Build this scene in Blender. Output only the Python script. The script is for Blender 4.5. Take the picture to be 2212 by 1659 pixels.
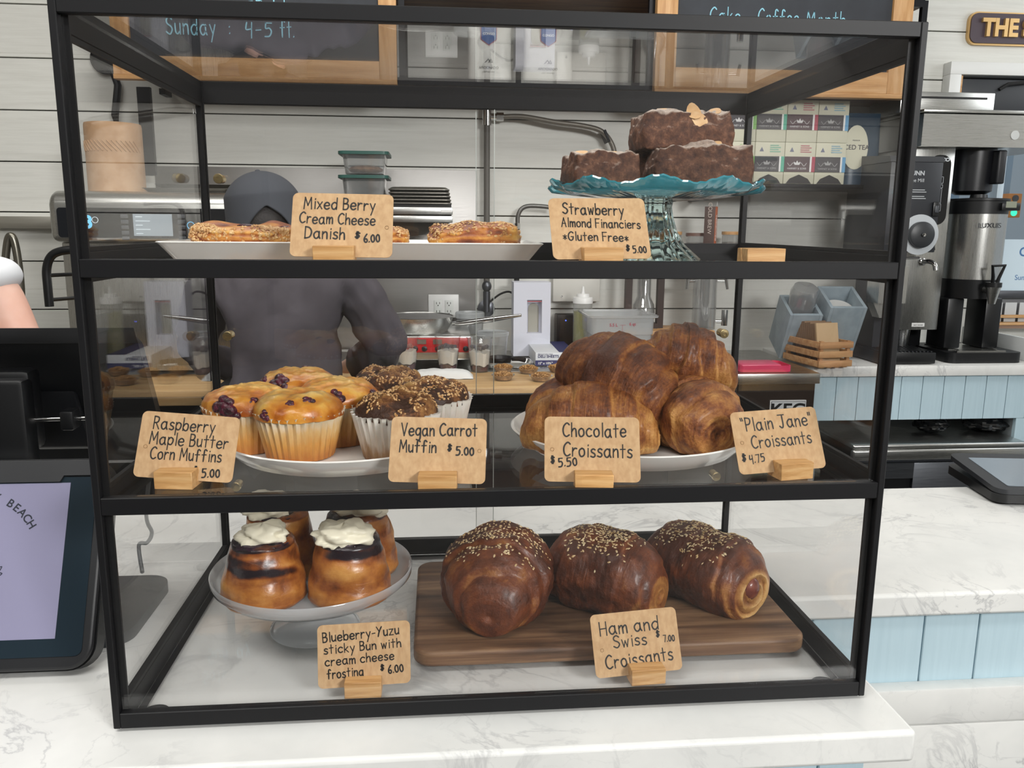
import bpy, bmesh, math, random
from mathutils import Vector as V, Matrix as M, noise
sc = bpy.context.scene
for _o in list(bpy.data.objects): bpy.data.objects.remove(_o)
COL = sc.collection
PI = math.pi
R = math.radians

# ---------------------------------------------------------------- camera, sky, large lights, exposure
cam_d = bpy.data.cameras.new('camera'); cam = bpy.data.objects.new('camera', cam_d); COL.objects.link(cam)
cam_d.sensor_width = 36.0; cam_d.lens = 1785.76 / 2212 * 36; cam_d.clip_start = .02; cam_d.clip_end = 200
_p, _r, _y = -0.18905, -0.00761, -0.09014
_R = M.Rotation(_y, 3, 'Z') @ M.Rotation(_p, 3, 'X') @ M.Rotation(_r, 3, 'Y')
cam.matrix_world = M.Translation((0.31723, -0.75558, 0.48274)) @ (_R @ M(((1, 0, 0), (0, 0, -1), (0, 1, 0)))).to_4x4()
sc.camera = cam
sc.view_settings.view_transform = 'Standard'; sc.view_settings.look = 'None'
sc.view_settings.gamma = 1.0; sc.view_settings.use_curve_mapping = False
sc.view_settings.exposure = 0.22
sc.cycles.transparent_max_bounces = 48
sc.cycles.max_bounces = 10
sc.cycles.sample_clamp_indirect = 6.0
w = bpy.data.worlds.new('daylight'); sc.world = w; w.use_nodes = True
_bg = w.node_tree.nodes['Background']
_bg.inputs[0].default_value = (.86, .94, 1.0, 1); _bg.inputs[1].default_value = .42

def area(name, loc, aim, sx, sy, power, col=(1, 1, 1)):
    d = bpy.data.lights.new(name, 'AREA'); d.shape = 'RECTANGLE'; d.size = sx; d.size_y = sy; d.energy = power; d.color = col
    o = bpy.data.objects.new(name, d); COL.objects.link(o); o.location = loc
    o.rotation_euler = (V(aim) - V(loc)).to_track_quat('-Z', 'Y').to_euler()
    return o
area('shopfront_window_light', (2.2, -2.95, 1.8), (.40, .2, .2), 1.2, .9, 195, (1, .995, .98))
area('street_window_light', (3.7, 1.5, 1.35), (2.3, 2.45, 1.0), .9, .9, 8, (.95, .98, 1))
area('front_counter_fill_light', (-.35, -1.0, 1.86), (-.25, -.5, 0), 1.6, .5, 34, (1, .99, .96))  # unseen overhead fill, added to brighten the counter at front left
area('room_fill_light', (.2, 1.1, 1.85), (.2, 1.2, 0), 3.2, .8, 31, (1, .98, .94))  # added fill with no visible fixture, lifts the room and back wall

# ---------------------------------------------------------------- helpers: meshes
ORG = {}
def hx(s):
    s = s.lstrip('#'); c = [int(s[i:i + 2], 16) / 255 for i in (0, 2, 4)]
    return tuple(x / 12.92 if x <= .04045 else ((x + .055) / 1.055) ** 2.4 for x in c) + (1,)
def bevelled(dx, dy, dz, b, seg=2):
    bm = bmesh.new(); bmesh.ops.create_cube(bm, size=1)
    for v in bm.verts: v.co = (v.co.x * dx, v.co.y * dy, v.co.z * dz)
    bmesh.ops.bevel(bm, geom=bm.edges[:], offset=b, segments=seg, profile=.5, affect='EDGES')
    bm.verts.index_update(); vs = [v.co.copy() for v in bm.verts]; fs = [[v.index for v in f.verts] for f in bm.faces]; bm.free()
    return vs, fs
def rrect(x0, x1, y0, y1, r, n=5):
    out = []
    for cx, cy, a in ((x1 - r, y1 - r, 0), (x0 + r, y1 - r, 90), (x0 + r, y0 + r, 180), (x1 - r, y0 + r, 270)):
        for i in range(n + 1):
            t = R(a + 90 * i / n); out.append((cx + r * math.cos(t), cy + r * math.sin(t)))
    return out
class MB:
    def __init__(s): s.v = []; s.f = []; s.mi = []; s.m = 0; s.xf = None; s.at = {}
    def add(s, vs, fs, xf=None):
        o = len(s.v)
        for p in vs:
            p = V(p)
            if xf is not None: p = xf @ p
            if s.xf is not None: p = s.xf @ p
            s.v.append(p)
        for f in fs: s.f.append(tuple(i + o for i in f)); s.mi.append(s.m)
        return s
    def mat(s, i): s.m = i; return s
    def box(s, x0, x1, y0, y1, z0, z1, b=0, seg=2, xf=None):
        dx, dy, dz = abs(x1 - x0), abs(y1 - y0), abs(z1 - z0); c = V(((x0 + x1) / 2, (y0 + y1) / 2, (z0 + z1) / 2))
        if b > 0:
            vs, fs = bevelled(dx, dy, dz, min(b, dx * .49, dy * .49, dz * .49), seg)
        else:
            vs = [V((i * dx / 2, j * dy / 2, k * dz / 2)) for i in (-1, 1) for j in (-1, 1) for k in (-1, 1)]
            fs = [(0, 1, 3, 2), (4, 6, 7, 5), (0, 4, 5, 1), (2, 3, 7, 6), (0, 2, 6, 4), (1, 5, 7, 3)]
        return s.add([v + c for v in vs], fs, xf)
    def grid(s, nu, nv, fn, wu=False, wv=False, cap0=False, cap1=False, xf=None):
        vs = [fn(i / (nu if wu else nu - 1), j / (nv if wv else nv - 1)) for j in range(nv) for i in range(nu)]
        fs = []
        for j in range(nv if wv else nv - 1):
            for i in range(nu if wu else nu - 1):
                a, b = i, (i + 1) % nu; c, d = j, (j + 1) % nv
                fs.append((c * nu + a, c * nu + b, d * nu + b, d * nu + a))
        if cap0: fs.append(tuple(reversed(range(nu))))
        if cap1: fs.append(tuple(range((nv - 1) * nu, nv * nu)))
        return s.add(vs, fs, xf)
    def lathe(s, prof, n=40, xf=None, wob=None, close=False):
        def fn(u, v):
            r, z = prof[min(int(round(v * (len(prof) - 1))), len(prof) - 1)]
            a = 2 * PI * u
            if wob: r, z = wob(a, r, z)
            return V((r * math.cos(a), r * math.sin(a), z))
        nv = len(prof)
        vs = [fn(i / n, j / (nv - 1)) for j in range(nv) for i in range(n)]; fs = []
        for j in range(nv if close else nv - 1):
            for i in range(n):
                k = (j + 1) % nv
                fs.append((j * n + i, j * n + (i + 1) % n, k * n + (i + 1) % n, k * n + i))
        if not close:
            if prof[0][0] > 1e-6: fs.append(tuple(reversed(range(n))))
            if prof[-1][0] > 1e-6: fs.append(tuple(range((nv - 1) * n, nv * n)))
        return s.add(vs, fs, xf)
    def tube(s, pts, r, n=10, closed=False, caps=True, xf=None):
        pts = [V(p) for p in pts]; N = len(pts)
        rs = r if isinstance(r, (list, tuple)) else [r] * N
        up = None; vs = []
        for i, p in enumerate(pts):
            a = pts[(i - 1) % N] if (closed or i > 0) else p; b = pts[(i + 1) % N] if (closed or i < N - 1) else p
            t = (b - a)
            t = t.normalized() if t.length > 1e-9 else V((0, 0, 1))
            if up is None: up = t.orthogonal().normalized()
            up = (up - t * up.dot(t))
            up = up.normalized() if up.length > 1e-6 else t.orthogonal().normalized()
            q = t.cross(up)
            for k in range(n):
                th = 2 * PI * k / n; vs.append(p + (up * math.cos(th) + q * math.sin(th)) * rs[i])
        fs = []
        for i in range(N if closed else N - 1):
            j = (i + 1) % N
            for k in range(n): fs.append((i * n + k, i * n + (k + 1) % n, j * n + (k + 1) % n, j * n + k))
        if caps and not closed:
            fs.append(tuple(reversed(range(n)))); fs.append(tuple(range((N - 1) * n, N * n)))
        return s.add(vs, fs, xf)
    def cyl(s, p0, p1, r0, r1=None, n=24): return s.tube([p0, p1], [r0, r0 if r1 is None else r1], n)
    def prism(s, poly, h0, h1, xf=None):
        n = len(poly); vs = [V((x, y, h0)) for x, y in poly] + [V((x, y, h1)) for x, y in poly]
        fs = [tuple(reversed(range(n))), tuple(range(n, 2 * n))] + [(i, (i + 1) % n, n + (i + 1) % n, n + i) for i in range(n)]
        return s.add(vs, fs, xf)
    def ball(s, c, rx, ry=None, rz=None, n=16, fn=None, xf=None):
        ry = ry or rx; rz = rz or rx; c = V(c)
        def g(u, v):
            a, b = 2 * PI * u, PI * (v - .5) * .9999
            d = V((math.cos(a) * math.cos(b), math.sin(a) * math.cos(b), math.sin(b)))
            k = fn(d) if fn else 1
            return c + V((d.x * rx, d.y * ry, d.z * rz)) * k
        return s.grid(n, max(6, n // 2 + 1), g, wu=True, xf=xf)
    def build(s, name, mats, parent=None, smooth=35, origin=None, label=None):
        org = ORG[parent.name] if parent is not None else V(origin if origin is not None else s.base())
        me = bpy.data.meshes.new(name); me.from_pydata([v - org for v in s.v], [], s.f)
        for m in (mats if isinstance(mats, (list, tuple)) else [mats]): me.materials.append(m)
        me.polygons.foreach_set('material_index', s.mi); me.validate(); me.update()
        bm = bmesh.new(); bm.from_mesh(me); bmesh.ops.recalc_face_normals(bm, faces=bm.faces[:]); bm.to_mesh(me); bm.free()
        if smooth:
            me.polygons.foreach_set('use_smooth', [True] * len(me.polygons)); me.set_sharp_from_angle(angle=R(smooth))
        o = bpy.data.objects.new(name, me); COL.objects.link(o)
        if parent is not None: o.parent = parent
        else: o.location = org
        ORG[o.name] = org
        if label: o['label'] = label
        for an, vals in s.at.items():
            if len(vals) == len(me.vertices): me.attributes.new(an, 'FLOAT', 'POINT').data.foreach_set('value', vals)
        return o
    def loft(s, rings, cap0=True, cap1=True, closed=False, xf=None):
        n = len(rings[0]); vs = [p for r in rings for p in r]; fs = []; N = len(rings)
        for j in range(N if closed else N - 1):
            k = (j + 1) % N
            for i in range(n): fs.append((j * n + i, j * n + (i + 1) % n, k * n + (i + 1) % n, k * n + i))
        if not closed:
            if cap0: fs.append(tuple(reversed(range(n))))
            if cap1: fs.append(tuple(range((N - 1) * n, N * n)))
        return s.add(vs, fs, xf)
    def base(s):
        xs = [v.x for v in s.v]; ys = [v.y for v in s.v]; zs = [v.z for v in s.v]
        return V(((min(xs) + max(xs)) / 2, (min(ys) + max(ys)) / 2, min(zs)))
def thing(name, label, cat, loc=(0, 0, 0), group=None):
    o = bpy.data.objects.new(name, None); COL.objects.link(o); o.empty_display_size = .02
    o.location = loc; ORG[o.name] = V(loc); o['label'] = label; o['category'] = cat
    if group: o['group'] = group
    return o
def tag(o, label, cat, group=None, kind=None):
    o['label'] = label; o['category'] = cat
    if group: o['group'] = group
    if kind: o['kind'] = kind
    return o
def struct(o): o['kind'] = 'structure'; return o
def stuff(o): o['kind'] = 'stuff'; return o
def dup(root, loc, rz=0, label=None, rx=0, ry=0, s=None):
    def cp(o, par):
        c = o.copy(); COL.objects.link(c)
        if par is not None: c.parent = par
        for ch in list(o.children): cp(ch, c)
        return c
    c = cp(root, None); c.location = loc; c.rotation_euler = (rx, ry, rz)
    if s: c.scale = (s, s, s) if not isinstance(s, (tuple, list)) else s
    if label: c['label'] = label
    return c
def basis(o, ex, ey, ez):
    m = M.Identity(4)
    for i, e in enumerate((ex, ey, ez)): m.col[i][:3] = e
    m.col[3][:3] = o
    return m
def fbm(p, sc_=1.0, o=3):
    return noise.fractal(V(p) * sc_, 1.0, 2.0, o)
WALLX = basis((0, 0, 0), (1, 0, 0), (0, 0, 1), (0, -1, 0))     # draws an xy outline in the xz plane, thickness towards the viewer
def frontxf(x, y, z): return M.Translation((x, y, z)) @ WALLX
def ptext(mb, s, size, xf, align='CENTER', ext=.0003, sx=1.0, bold=0.0):
    cu = bpy.data.curves.new('t', 'FONT'); cu.body = s; cu.size = size; cu.align_x = align; cu.extrude = ext; cu.offset = bold
    ob = bpy.data.objects.new('t', cu); COL.objects.link(ob)
    dg = bpy.context.evaluated_depsgraph_get(); me = bpy.data.meshes.new_from_object(ob.evaluated_get(dg))
    mb.add([V((v.co.x * sx, v.co.y, v.co.z)) for v in me.vertices], [tuple(p.vertices) for p in me.polygons], xf)
    bpy.data.objects.remove(ob); bpy.data.curves.remove(cu); bpy.data.meshes.remove(me)
    return mb
def catmull(p, k=5):
    if len(p) < 3: return p
    out = []
    for i in range(len(p) - 1):
        a = p[max(i - 1, 0)]; b = p[i]; c = p[i + 1]; d = p[min(i + 2, len(p) - 1)]
        for j in range(k):
            t = j / k; t2, t3 = t * t, t * t * t
            out.append(tuple(.5 * (2 * b[q] + (c[q] - a[q]) * t + (2 * a[q] - 5 * b[q] + 4 * c[q] - d[q]) * t2 + (3 * b[q] - a[q] - 3 * c[q] + d[q]) * t3) for q in range(len(b))))
    out.append(p[-1]); return out
GL = {
'a': "5,5 3,6 1,5 0,3 1,.5 3,0 5,2;5,6 5,2 6,0", 'b': "0,10 0,0;0,3 2,5.5 4.5,5 5,2.5 4,.3 2,0 0,1.5", 'c': "5,5 3,6 1,5 0,3 1,.7 3,0 5,.8",
'd': "5,5 3,6 1,5 0,3 1,.5 3,0 5,2;5.3,10 5,0", 'e': "0,3 4.8,3.3 4.5,5.2 2.7,6 .8,5 0,2.8 1,.6 3,0 5,1", 'f': "5,9 3.5,10 2.2,8.5 2,0;0,5.5 4.5,5.7",
'g': "5,5 3,6 1,5 0,3 1,.8 3,.5 5,2.5;5,6 5,-1.5 3.5,-3.8 1,-3.2", 'h': "0,10 0,0;0,3.5 2,5.8 4,5 4.5,0", 'i': "1,6 1,0;1,8.2 1.1,8.6",
'k': "0,10 0,0;4,6 .4,2.6;1,3.3 4.5,0", 'l': "1,10 1,0", 'm': "0,6 0,0;0,4 1.8,5.8 3,5 3.2,0;3.2,4 5,5.8 6.3,5 6.6,0", 'n': "0,6 0,0;0,3.8 2,5.8 4,5 4.4,0",
'o': "2.5,6 .5,4.8 0,2.8 1,.5 2.7,0 4.6,1.2 5,3.2 4.2,5.3 2.5,6", 'p': "0,6 0,-4;0,4 2,6 4.5,5 4.8,2.8 3.5,.5 1.5,.3 0,1.5", 'r': "0,6 0,0;0,3.5 1.8,5.6 3.8,5.5",
's': "4,5.3 2.3,6 .6,5 1,3.6 3.3,2.6 4,1.2 2.5,0 0,.6", 't': "2,9.4 2,0;0,6 4.2,6.2", 'u': "0,6 .2,1.5 1.8,0 4,1.5;4.4,6 4.4,0", 'v': "0,6 2.2,0;2.2,0 4.4,6",
'w': "0,6 1.5,0;1.5,0 3,5;3,5 4.5,0;4.5,0 6,6", 'x': "0,6 4.4,0;4.4,6 0,0", 'y': "0,6 2.4,1;4.8,6 1,-4", 'z': "0,6 4.4,6;4.4,6 0,0;0,0 4.6,0",
'A': "0,0 3,10;3,10 6,0;1,3.8 5.2,3.8", 'B': "0,10 0,0;0,10 3.5,9.5 4.3,7.5 3,5.5 .5,5.2;.5,5.2 4,4.8 5,2.8 3.5,.3 0,0", 'C': "6,8.7 3.8,10 1,8 0,5 .8,1.6 3.2,0 6,1.2",
'D': "0,10 0,0;0,10 4,9 6,5.5 4.5,1.3 0,0", 'E': "5,10 0,10;0,10 0,0;0,0 5,0;0,5.3 4,5.3", 'F': "0,10 0,0;0,10 5,10;0,5.3 4,5.3", 'G': "6,8.7 3.8,10 1,8 0,5 .8,1.6 3.2,0 5.5,1.5 6,4.3;3.5,4.3 6.2,4.3",
'H': "0,10 0,0;5.5,10 5.5,0;0,5 5.5,5.2", 'J': "0,10 6,10;4,10 4,2 2.5,0 .3,1.4", 'M': "0,0 .8,10;.8,10 3.8,3;3.8,3 6.8,10;6.8,10 7.6,0", 'P': "0,10 0,0;0,10 4,9.3 4.6,7 3.2,5 0,4.7",
'R': "0,10 0,0;0,10 4,9.3 4.4,6.8 3,5.2 .3,4.8;2,4.9 5.2,0", 'S': "5.3,8.6 3,10 .6,8.5 1,6.3 4.3,4.5 5.3,2.3 3,0 0,1.3", 'V': "0,10 3,0;3,0 6,10", 'Y': "0,10 3,5;6,10 3,5 1.5,0", 'O': "3,10 .6,8 0,5 1,1.4 3.2,0 5.8,1.8 6.4,5 5.4,8.6 3,10", 'N': "0,0 0,10;0,10 5.5,0;5.5,0 5.5,10",
'0': "2.2,7 .5,5.5 0,3 1,.6 2.4,0 4,1.4 4.2,4 3.6,6.3 2.2,7", '4': "1,8 .3,4 4,4.4;4.3,8 3.8,-1", '5': "4.6,8 .8,8;.8,8 .6,4.8 3,5 4.4,3 3,.3 0,0", '6': "4,8 1.2,5 .2,2.4 1.4,.3 3.2,.2 4.2,1.8 3,3.4 .6,2.8", '7': "0,8 4.4,8;4.4,8 2,0",
'$': "4,6.6 2.3,7.3 .8,6 3.2,4 3.4,2.3 1.8,1.4 .2,2;1.4,8.4 1.2,.4;2.6,8.4 2.4,.4", '.': "0,.2 .3,.5", ':': "0,1 .3,1.3;0,5 .3,5.3", '-': "0,3.5 3.2,3.8", '*': "2,6 2,1;0,5 4,2;4,5 0,2", '<': "0,10 .6,8;1.6,10 2.2,8", '>': "0,10 0,8;1.6,10 1.6,8", ' ': ""}
def hand(mb, s, size, xf, w=.09, space=.30, jit=.25, seed=1, sx=1.0):
    """hand lettering: every pen stroke is a thin flat ribbon lying on the card"""
    rnd = random.Random(seed); x = 0.0; k = size / 10; hw = w * size / 2
    for ch in s:
        g = GL.get(ch, ''); wd = 0
        if ch == ' ': x += size * .42 * sx; continue
        oy = rnd.uniform(-jit, jit) * k
        for st in g.split(';'):
            if not st: continue
            p = [tuple(float(q) for q in a.split(',')) for a in st.split()]; wd = max(wd, max(a[0] for a in p))
            p = [(x + a * k * sx, b * k + oy) for a, b in catmull(p)]
            vs = []; n = len(p)
            for i, (a, b) in enumerate(p):
                a0, b0 = p[max(i - 1, 0)]; a1, b1 = p[min(i + 1, n - 1)]; d = math.hypot(a1 - a0, b1 - b0) or 1
                tx, ty = (a1 - a0) / d, (b1 - b0) / d
                e = hw * .8 * (-1 if i == 0 else 1 if i == n - 1 else 0); h = hw * (.75 if i in (0, n - 1) else 1)
                a, b = a + tx * e, b + ty * e
                vs += [(a - ty * h, b + tx * h, .0002), (a + ty * h, b - tx * h, .0002)]
            mb.add(vs, [(2 * i, 2 * i + 1, 2 * i + 3, 2 * i + 2) for i in range(n - 1)], xf)
        x += (wd * k + size * space) * sx if False else wd * k * sx + size * space * sx
    return x

# ---------------------------------------------------------------- helpers: materials
def newmat(name):
    m = bpy.data.materials.new(name); m.use_nodes = True; nt = m.node_tree
    return m, nt, nt.nodes['Principled BSDF'], nt.nodes['Material Output']
def nd(nt, t, **k):
    n = nt.nodes.new(t)
    for a, v in k.items():
        if a in n.inputs: n.inputs[a].default_value = v
        else: setattr(n, a, v)
    return n
def coords(nt, kind='Object', s=(1, 1, 1), rot=(0, 0, 0)):
    tc = nd(nt, 'ShaderNodeTexCoord'); mp = nd(nt, 'ShaderNodeMapping'); mp.inputs['Scale'].default_value = s; mp.inputs['Rotation'].default_value = rot
    nt.links.new(tc.outputs[kind], mp.inputs[0]); return mp.outputs[0]
def ramp(nt, fac, stops):
    r = nd(nt, 'ShaderNodeValToRGB'); e = r.color_ramp.elements
    while len(e) < len(stops): e.new(.5)
    for i, (p, c) in enumerate(stops): e[i].position = p; e[i].color = hx(c) if isinstance(c, str) else c
    nt.links.new(fac, r.inputs[0]); return r.outputs[0]
def mix(nt, fac, a, b, mode='MIX'):
    m = nd(nt, 'ShaderNodeMix', data_type='RGBA', blend_type=mode)
    for i, x in ((0, fac), (6, a), (7, b)):
        if isinstance(x, (int, float)): m.inputs[i].default_value = x
        elif isinstance(x, str): m.inputs[i].default_value = hx(x)
        elif isinstance(x, tuple): m.inputs[i].default_value = x
        else: nt.links.new(x, m.inputs[i])
    return m.outputs[2]
def nz(nt, vec, scale, detail=4, rough=.55, dist=0):
    n = nd(nt, 'ShaderNodeTexNoise'); n.inputs['Scale'].default_value = scale; n.inputs['Detail'].default_value = detail
    n.inputs['Roughness'].default_value = rough; n.inputs['Distortion'].default_value = dist
    nt.links.new(vec, n.inputs['Vector']); return n.outputs['Fac']
def bumpn(nt, b, h, st, d=.002):
    n = nd(nt, 'ShaderNodeBump'); n.inputs['Strength'].default_value = st; n.inputs['Distance'].default_value = d
    nt.links.new(h, n.inputs['Height']); nt.links.new(n.outputs[0], b.inputs['Normal']); return n
MC = {}
def pm(name, col, rough=.5, metal=0, col2=None, ns=30, nd_=4, lo=.4, hi=.62, st=(1, 1, 1), bump=0, bs=None, bd=.002, spec=.5, coat=0, emit=0, alpha=1, trans=0, sss=0, dist=0):
    if name in MC: return MC[name]
    m, nt, b, out = newmat(name); b.inputs['Base Color'].default_value = hx(col); b.inputs['Roughness'].default_value = rough; b.inputs['Metallic'].default_value = metal
    b.inputs['Specular IOR Level'].default_value = spec; b.inputs['Coat Weight'].default_value = coat; b.inputs['Coat Roughness'].default_value = .12
    if col2 or bump:
        vec = coords(nt, s=st)
        f = nz(nt, vec, ns, nd_, dist=dist)
        if col2: nt.links.new(ramp(nt, f, [(lo, col), (hi, col2)]), b.inputs['Base Color'])
        if bump:
            g = nz(nt, vec, bs, 5) if bs else f
            bumpn(nt, b, g, bump, bd)
    if emit:
        b.inputs['Emission Color'].default_value = hx(col); b.inputs['Emission Strength'].default_value = emit
    if alpha < 1: b.inputs['Alpha'].default_value = alpha
    if trans: b.inputs['Transmission Weight'].default_value = trans
    if sss:
        b.inputs['Subsurface Weight'].default_value = sss; b.inputs['Subsurface Radius'].default_value = (.02, .01, .006); b.inputs['Subsurface Scale'].default_value = .3
    MC[name] = m; return m
def pane(name, tint=(1, 1, 1, 1), f0=.04, rough=0.0, gl=1.0, body=None, bodyw=0.0):
    """thin clear sheet: light goes straight through, the surface mirrors by Schlick's law"""
    if name in MC: return MC[name]
    m, nt, b, out = newmat(name); nt.nodes.remove(b); L = nt.links.new
    g = nd(nt, 'ShaderNodeNewGeometry'); dp = nd(nt, 'ShaderNodeVectorMath', operation='DOT_PRODUCT'); L(g.outputs['Incoming'], dp.inputs[0]); L(g.outputs['Normal'], dp.inputs[1])
    ab = nd(nt, 'ShaderNodeMath', operation='ABSOLUTE'); L(dp.outputs['Value'], ab.inputs[0])
    iv = nd(nt, 'ShaderNodeMath', operation='SUBTRACT'); iv.inputs[0].default_value = 1; L(ab.outputs[0], iv.inputs[1])
    pw = nd(nt, 'ShaderNodeMath', operation='POWER'); L(iv.outputs[0], pw.inputs[0]); pw.inputs[1].default_value = 5
    ml = nd(nt, 'ShaderNodeMath', operation='MULTIPLY_ADD'); L(pw.outputs[0], ml.inputs[0]); ml.inputs[1].default_value = (1 - f0) * gl; ml.inputs[2].default_value = f0 * gl
    tr = nd(nt, 'ShaderNodeBsdfTransparent'); tr.inputs[0].default_value = tint
    gs = nd(nt, 'ShaderNodeBsdfGlossy'); gs.inputs['Roughness'].default_value = rough
    base = tr.outputs[0]
    if body:
        df = nd(nt, 'ShaderNodeBsdfDiffuse'); df.inputs[0].default_value = hx(body); tl = nd(nt, 'ShaderNodeBsdfTranslucent'); tl.inputs[0].default_value = hx(body)
        am = nd(nt, 'ShaderNodeMixShader'); am.inputs[0].default_value = .5; L(df.outputs[0], am.inputs[1]); L(tl.outputs[0], am.inputs[2])
        bm_ = nd(nt, 'ShaderNodeMixShader'); bm_.inputs[0].default_value = bodyw; L(base, bm_.inputs[1]); L(am.outputs[0], bm_.inputs[2]); base = bm_.outputs[0]
    mx = nd(nt, 'ShaderNodeMixShader'); L(ml.outputs[0], mx.inputs[0]); L(base, mx.inputs[1]); L(gs.outputs[0], mx.inputs[2]); L(mx.outputs[0], out.inputs[0])
    MC[name] = m; return m
def wood(name, c1, c2, c3, axis='X', s=1.0, rough=.5, bump=.15):
    if name in MC: return MC[name]
    m, nt, b, out = newmat(name); k = {'X': (1.2, 14, 14), 'Y': (14, 1.2, 14), 'Z': (14, 14, 1.2)}[axis]
    vec = coords(nt, s=tuple(x * s for x in k)); f = nz(nt, vec, 3, 6, .6, .6); f2 = nz(nt, vec, 14, 3, .6)
    c = ramp(nt, f, [(.32, c1), (.5, c2), (.68, c3)])
    c = mix(nt, f2, c, mix(nt, .35, c, c1), 'MIX'); nt.links.new(c, b.inputs['Base Color']); b.inputs['Roughness'].default_value = rough
    if bump: bumpn(nt, b, f2, bump, .001)
    MC[name] = m; return m
def marble():
    m, nt, b, out = newmat('white_marble'); vec = coords(nt, s=(1, 1, 1))
    a = nz(nt, vec, 5.0, 7, .58, 1.1); v1 = ramp(nt, a, [(.482, (0, 0, 0, 1)), (.5, (1, 1, 1, 1)), (.518, (0, 0, 0, 1))])
    c = nz(nt, vec, 11, 6, .6, .7); v2 = ramp(nt, c, [(.485, (0, 0, 0, 1)), (.5, (.45, .45, .45, 1)), (.515, (0, 0, 0, 1))])
    gate = ramp(nt, nz(nt, vec, 3.2, 3), [(.42, (0, 0, 0, 1)), (.62, (1, 1, 1, 1))])
    cloud = ramp(nt, nz(nt, vec, 4, 5, .6), [(.3, '#d4d5d3'), (.62, '#e6e6e3')])
    vv = mix(nt, 1.0, mix(nt, 1.0, v1, v2, 'LIGHTEN'), gate, 'MULTIPLY')
    col = mix(nt, mix(nt, 1.0, vv, (.55, .55, .55, 1), 'MULTIPLY'), cloud, '#8f9094')
    nt.links.new(col, b.inputs['Base Color']); b.inputs['Roughness'].default_value = .3; return m
def shiplap_paint(name, c1, c2, axis='X', rough=.55):
    m, nt, b, out = newmat(name); k = {'X': (1.5, 16, 30), 'Z': (34, 16, 1.5)}[axis]; vec = coords(nt, s=k); f = nz(nt, vec, 3, 5, .65)
    g = nz(nt, coords(nt), 2.2, 3)
    c = mix(nt, g, ramp(nt, f, [(.3, c1), (.6, c2)]), c2); nt.links.new(c, b.inputs['Base Color']); b.inputs['Roughness'].default_value = rough; bumpn(nt, b, f, .12, .001); return m
def steel(name='brushed_steel', col='#b9b9b6', rough=.28, axis='X'):
    if name in MC: return MC[name]
    m, nt, b, out = newmat(name); k = {'X': (3, 260, 260), 'Z': (260, 260, 3)}[axis]; f = nz(nt, coords(nt, s=k), 4, 4, .6)
    nt.links.new(ramp(nt, f, [(.3, col), (.7, mixhex(col, '#ffffff', .10))]), b.inputs['Base Color']); b.inputs['Metallic'].default_value = 1
    r = ramp(nt, f, [(.3, (rough * .9,) * 3 + (1,)), (.7, (rough * 1.15,) * 3 + (1,))]); nt.links.new(r, b.inputs['Roughness']); MC[name] = m; return m
def mixhex(a, b, t):
    A = [int(a[i:i + 2], 16) for i in (1, 3, 5)]; B = [int(b[i:i + 2], 16) for i in (1, 3, 5)]
    return '#' + ''.join('%02x' % int(p + (q - p) * t) for p, q in zip(A, B))
GLASS = pane('case_glass')
BLACK = pm('black_powder_coat', '#131315', .5, bump=.05, bs=900, bd=.0003, spec=.28)
BLACK2 = pm('black_plastic', '#0e0f11', .38)
RUBBER = pm('black_rubber', '#0c0c0c', .7)
WHITE = pm('white_plastic', '#e6e6e4', .35)
CERAMIC = pm('white_ceramic', '#e9e7e2', .14, coat=.4)
MARBLE = marble(); STEEL = steel(); STEELV = steel('brushed_steel_upright', axis='Z')
DKSTEEL = steel('dark_steel', '#5d6066', .35)
CHROME = pm('chrome', '#d8d8d8', .08, 1); BRASS = pm('brass', '#dcc795', .25, 1)
KRAFT = pm('kraft_card', '#b9956c', .8, col2='#c8a67d', ns=220, nd_=5, lo=.35, hi=.65, st=(1, 1, .35))
INK = pm('black_marker', '#17130f', .6)
BAMBOO = wood('bamboo', '#b4854f', '#cfa067', '#dfb782', 'X', 3.2, .45)
OAK = wood('oak_frame', '#b0804e', '#c99c68', '#d9b184', 'X', 1.2, .5)
OAKV = wood('oak_frame_upright', '#b0804e', '#c99c68', '#d9b184', 'Z', 1.2, .5)
WALNUT = wood('acacia_board', '#3f2a1b', '#6d4e37', '#987757', 'X', 1.1, .55)
BUTCHER = wood('butcher_block', '#b48d5c', '#c7a473', '#d6b98a', 'X', .8, .5)
DKWOOD = wood('brown_shelf_wood', '#4a3527', '#6a4e3a', '#7d6047', 'X', 1, .6)
SLATE = pm('chalkboard', '#2c2f35', .7, col2='#363a41', ns=6, lo=.35, hi=.7)
CHALK = pm('blue_chalk', '#8cc4d6', .9)

# ---------------------------------------------------------------- the room
FLZ = -.92; YW = 2.5
def slab(name, x0, x1, y0, y1, z0, z1, mat, b=0):
    return struct(MB().box(x0, x1, y0, y1, z0, z1, b).build(name, mat))
floor_m = pm('grey_floor', '#6d6c6a', .45, col2='#7c7b78', ns=8)
slab('floor', -3.2, 4.2, -3.2, 3.2, FLZ - .05, FLZ, floor_m)
slab('ceiling', -3.2, 4.2, -3.2, 2.7, 1.9, 1.95, pm('ceiling_paint', '#d9d8d4', .8))
ROOMP = pm('room_paint', '#a9a49b', .8)
slab('wall_right', 4.2, 4.25, -3.2, .6, FLZ, 1.9, pm('room_paint_pale', '#dad7d0', .8))
slab('wall_left', -3.25, -3.2, -3.2, 2.56, FLZ, 1.9, ROOMP); slab('wall_front', -3.2, 4.2, -3.25, -3.2, FLZ, 1.9, pm('room_paint_dark', '#6f6b66', .8))
WALLP = shiplap_paint('whitewashed_boards', '#c8c7c0', '#dcdcd6')
mb = MB(); WX0, WX1 = 2.349, 3.4                                   # window opening in the back wall
z = 1.9
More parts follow.
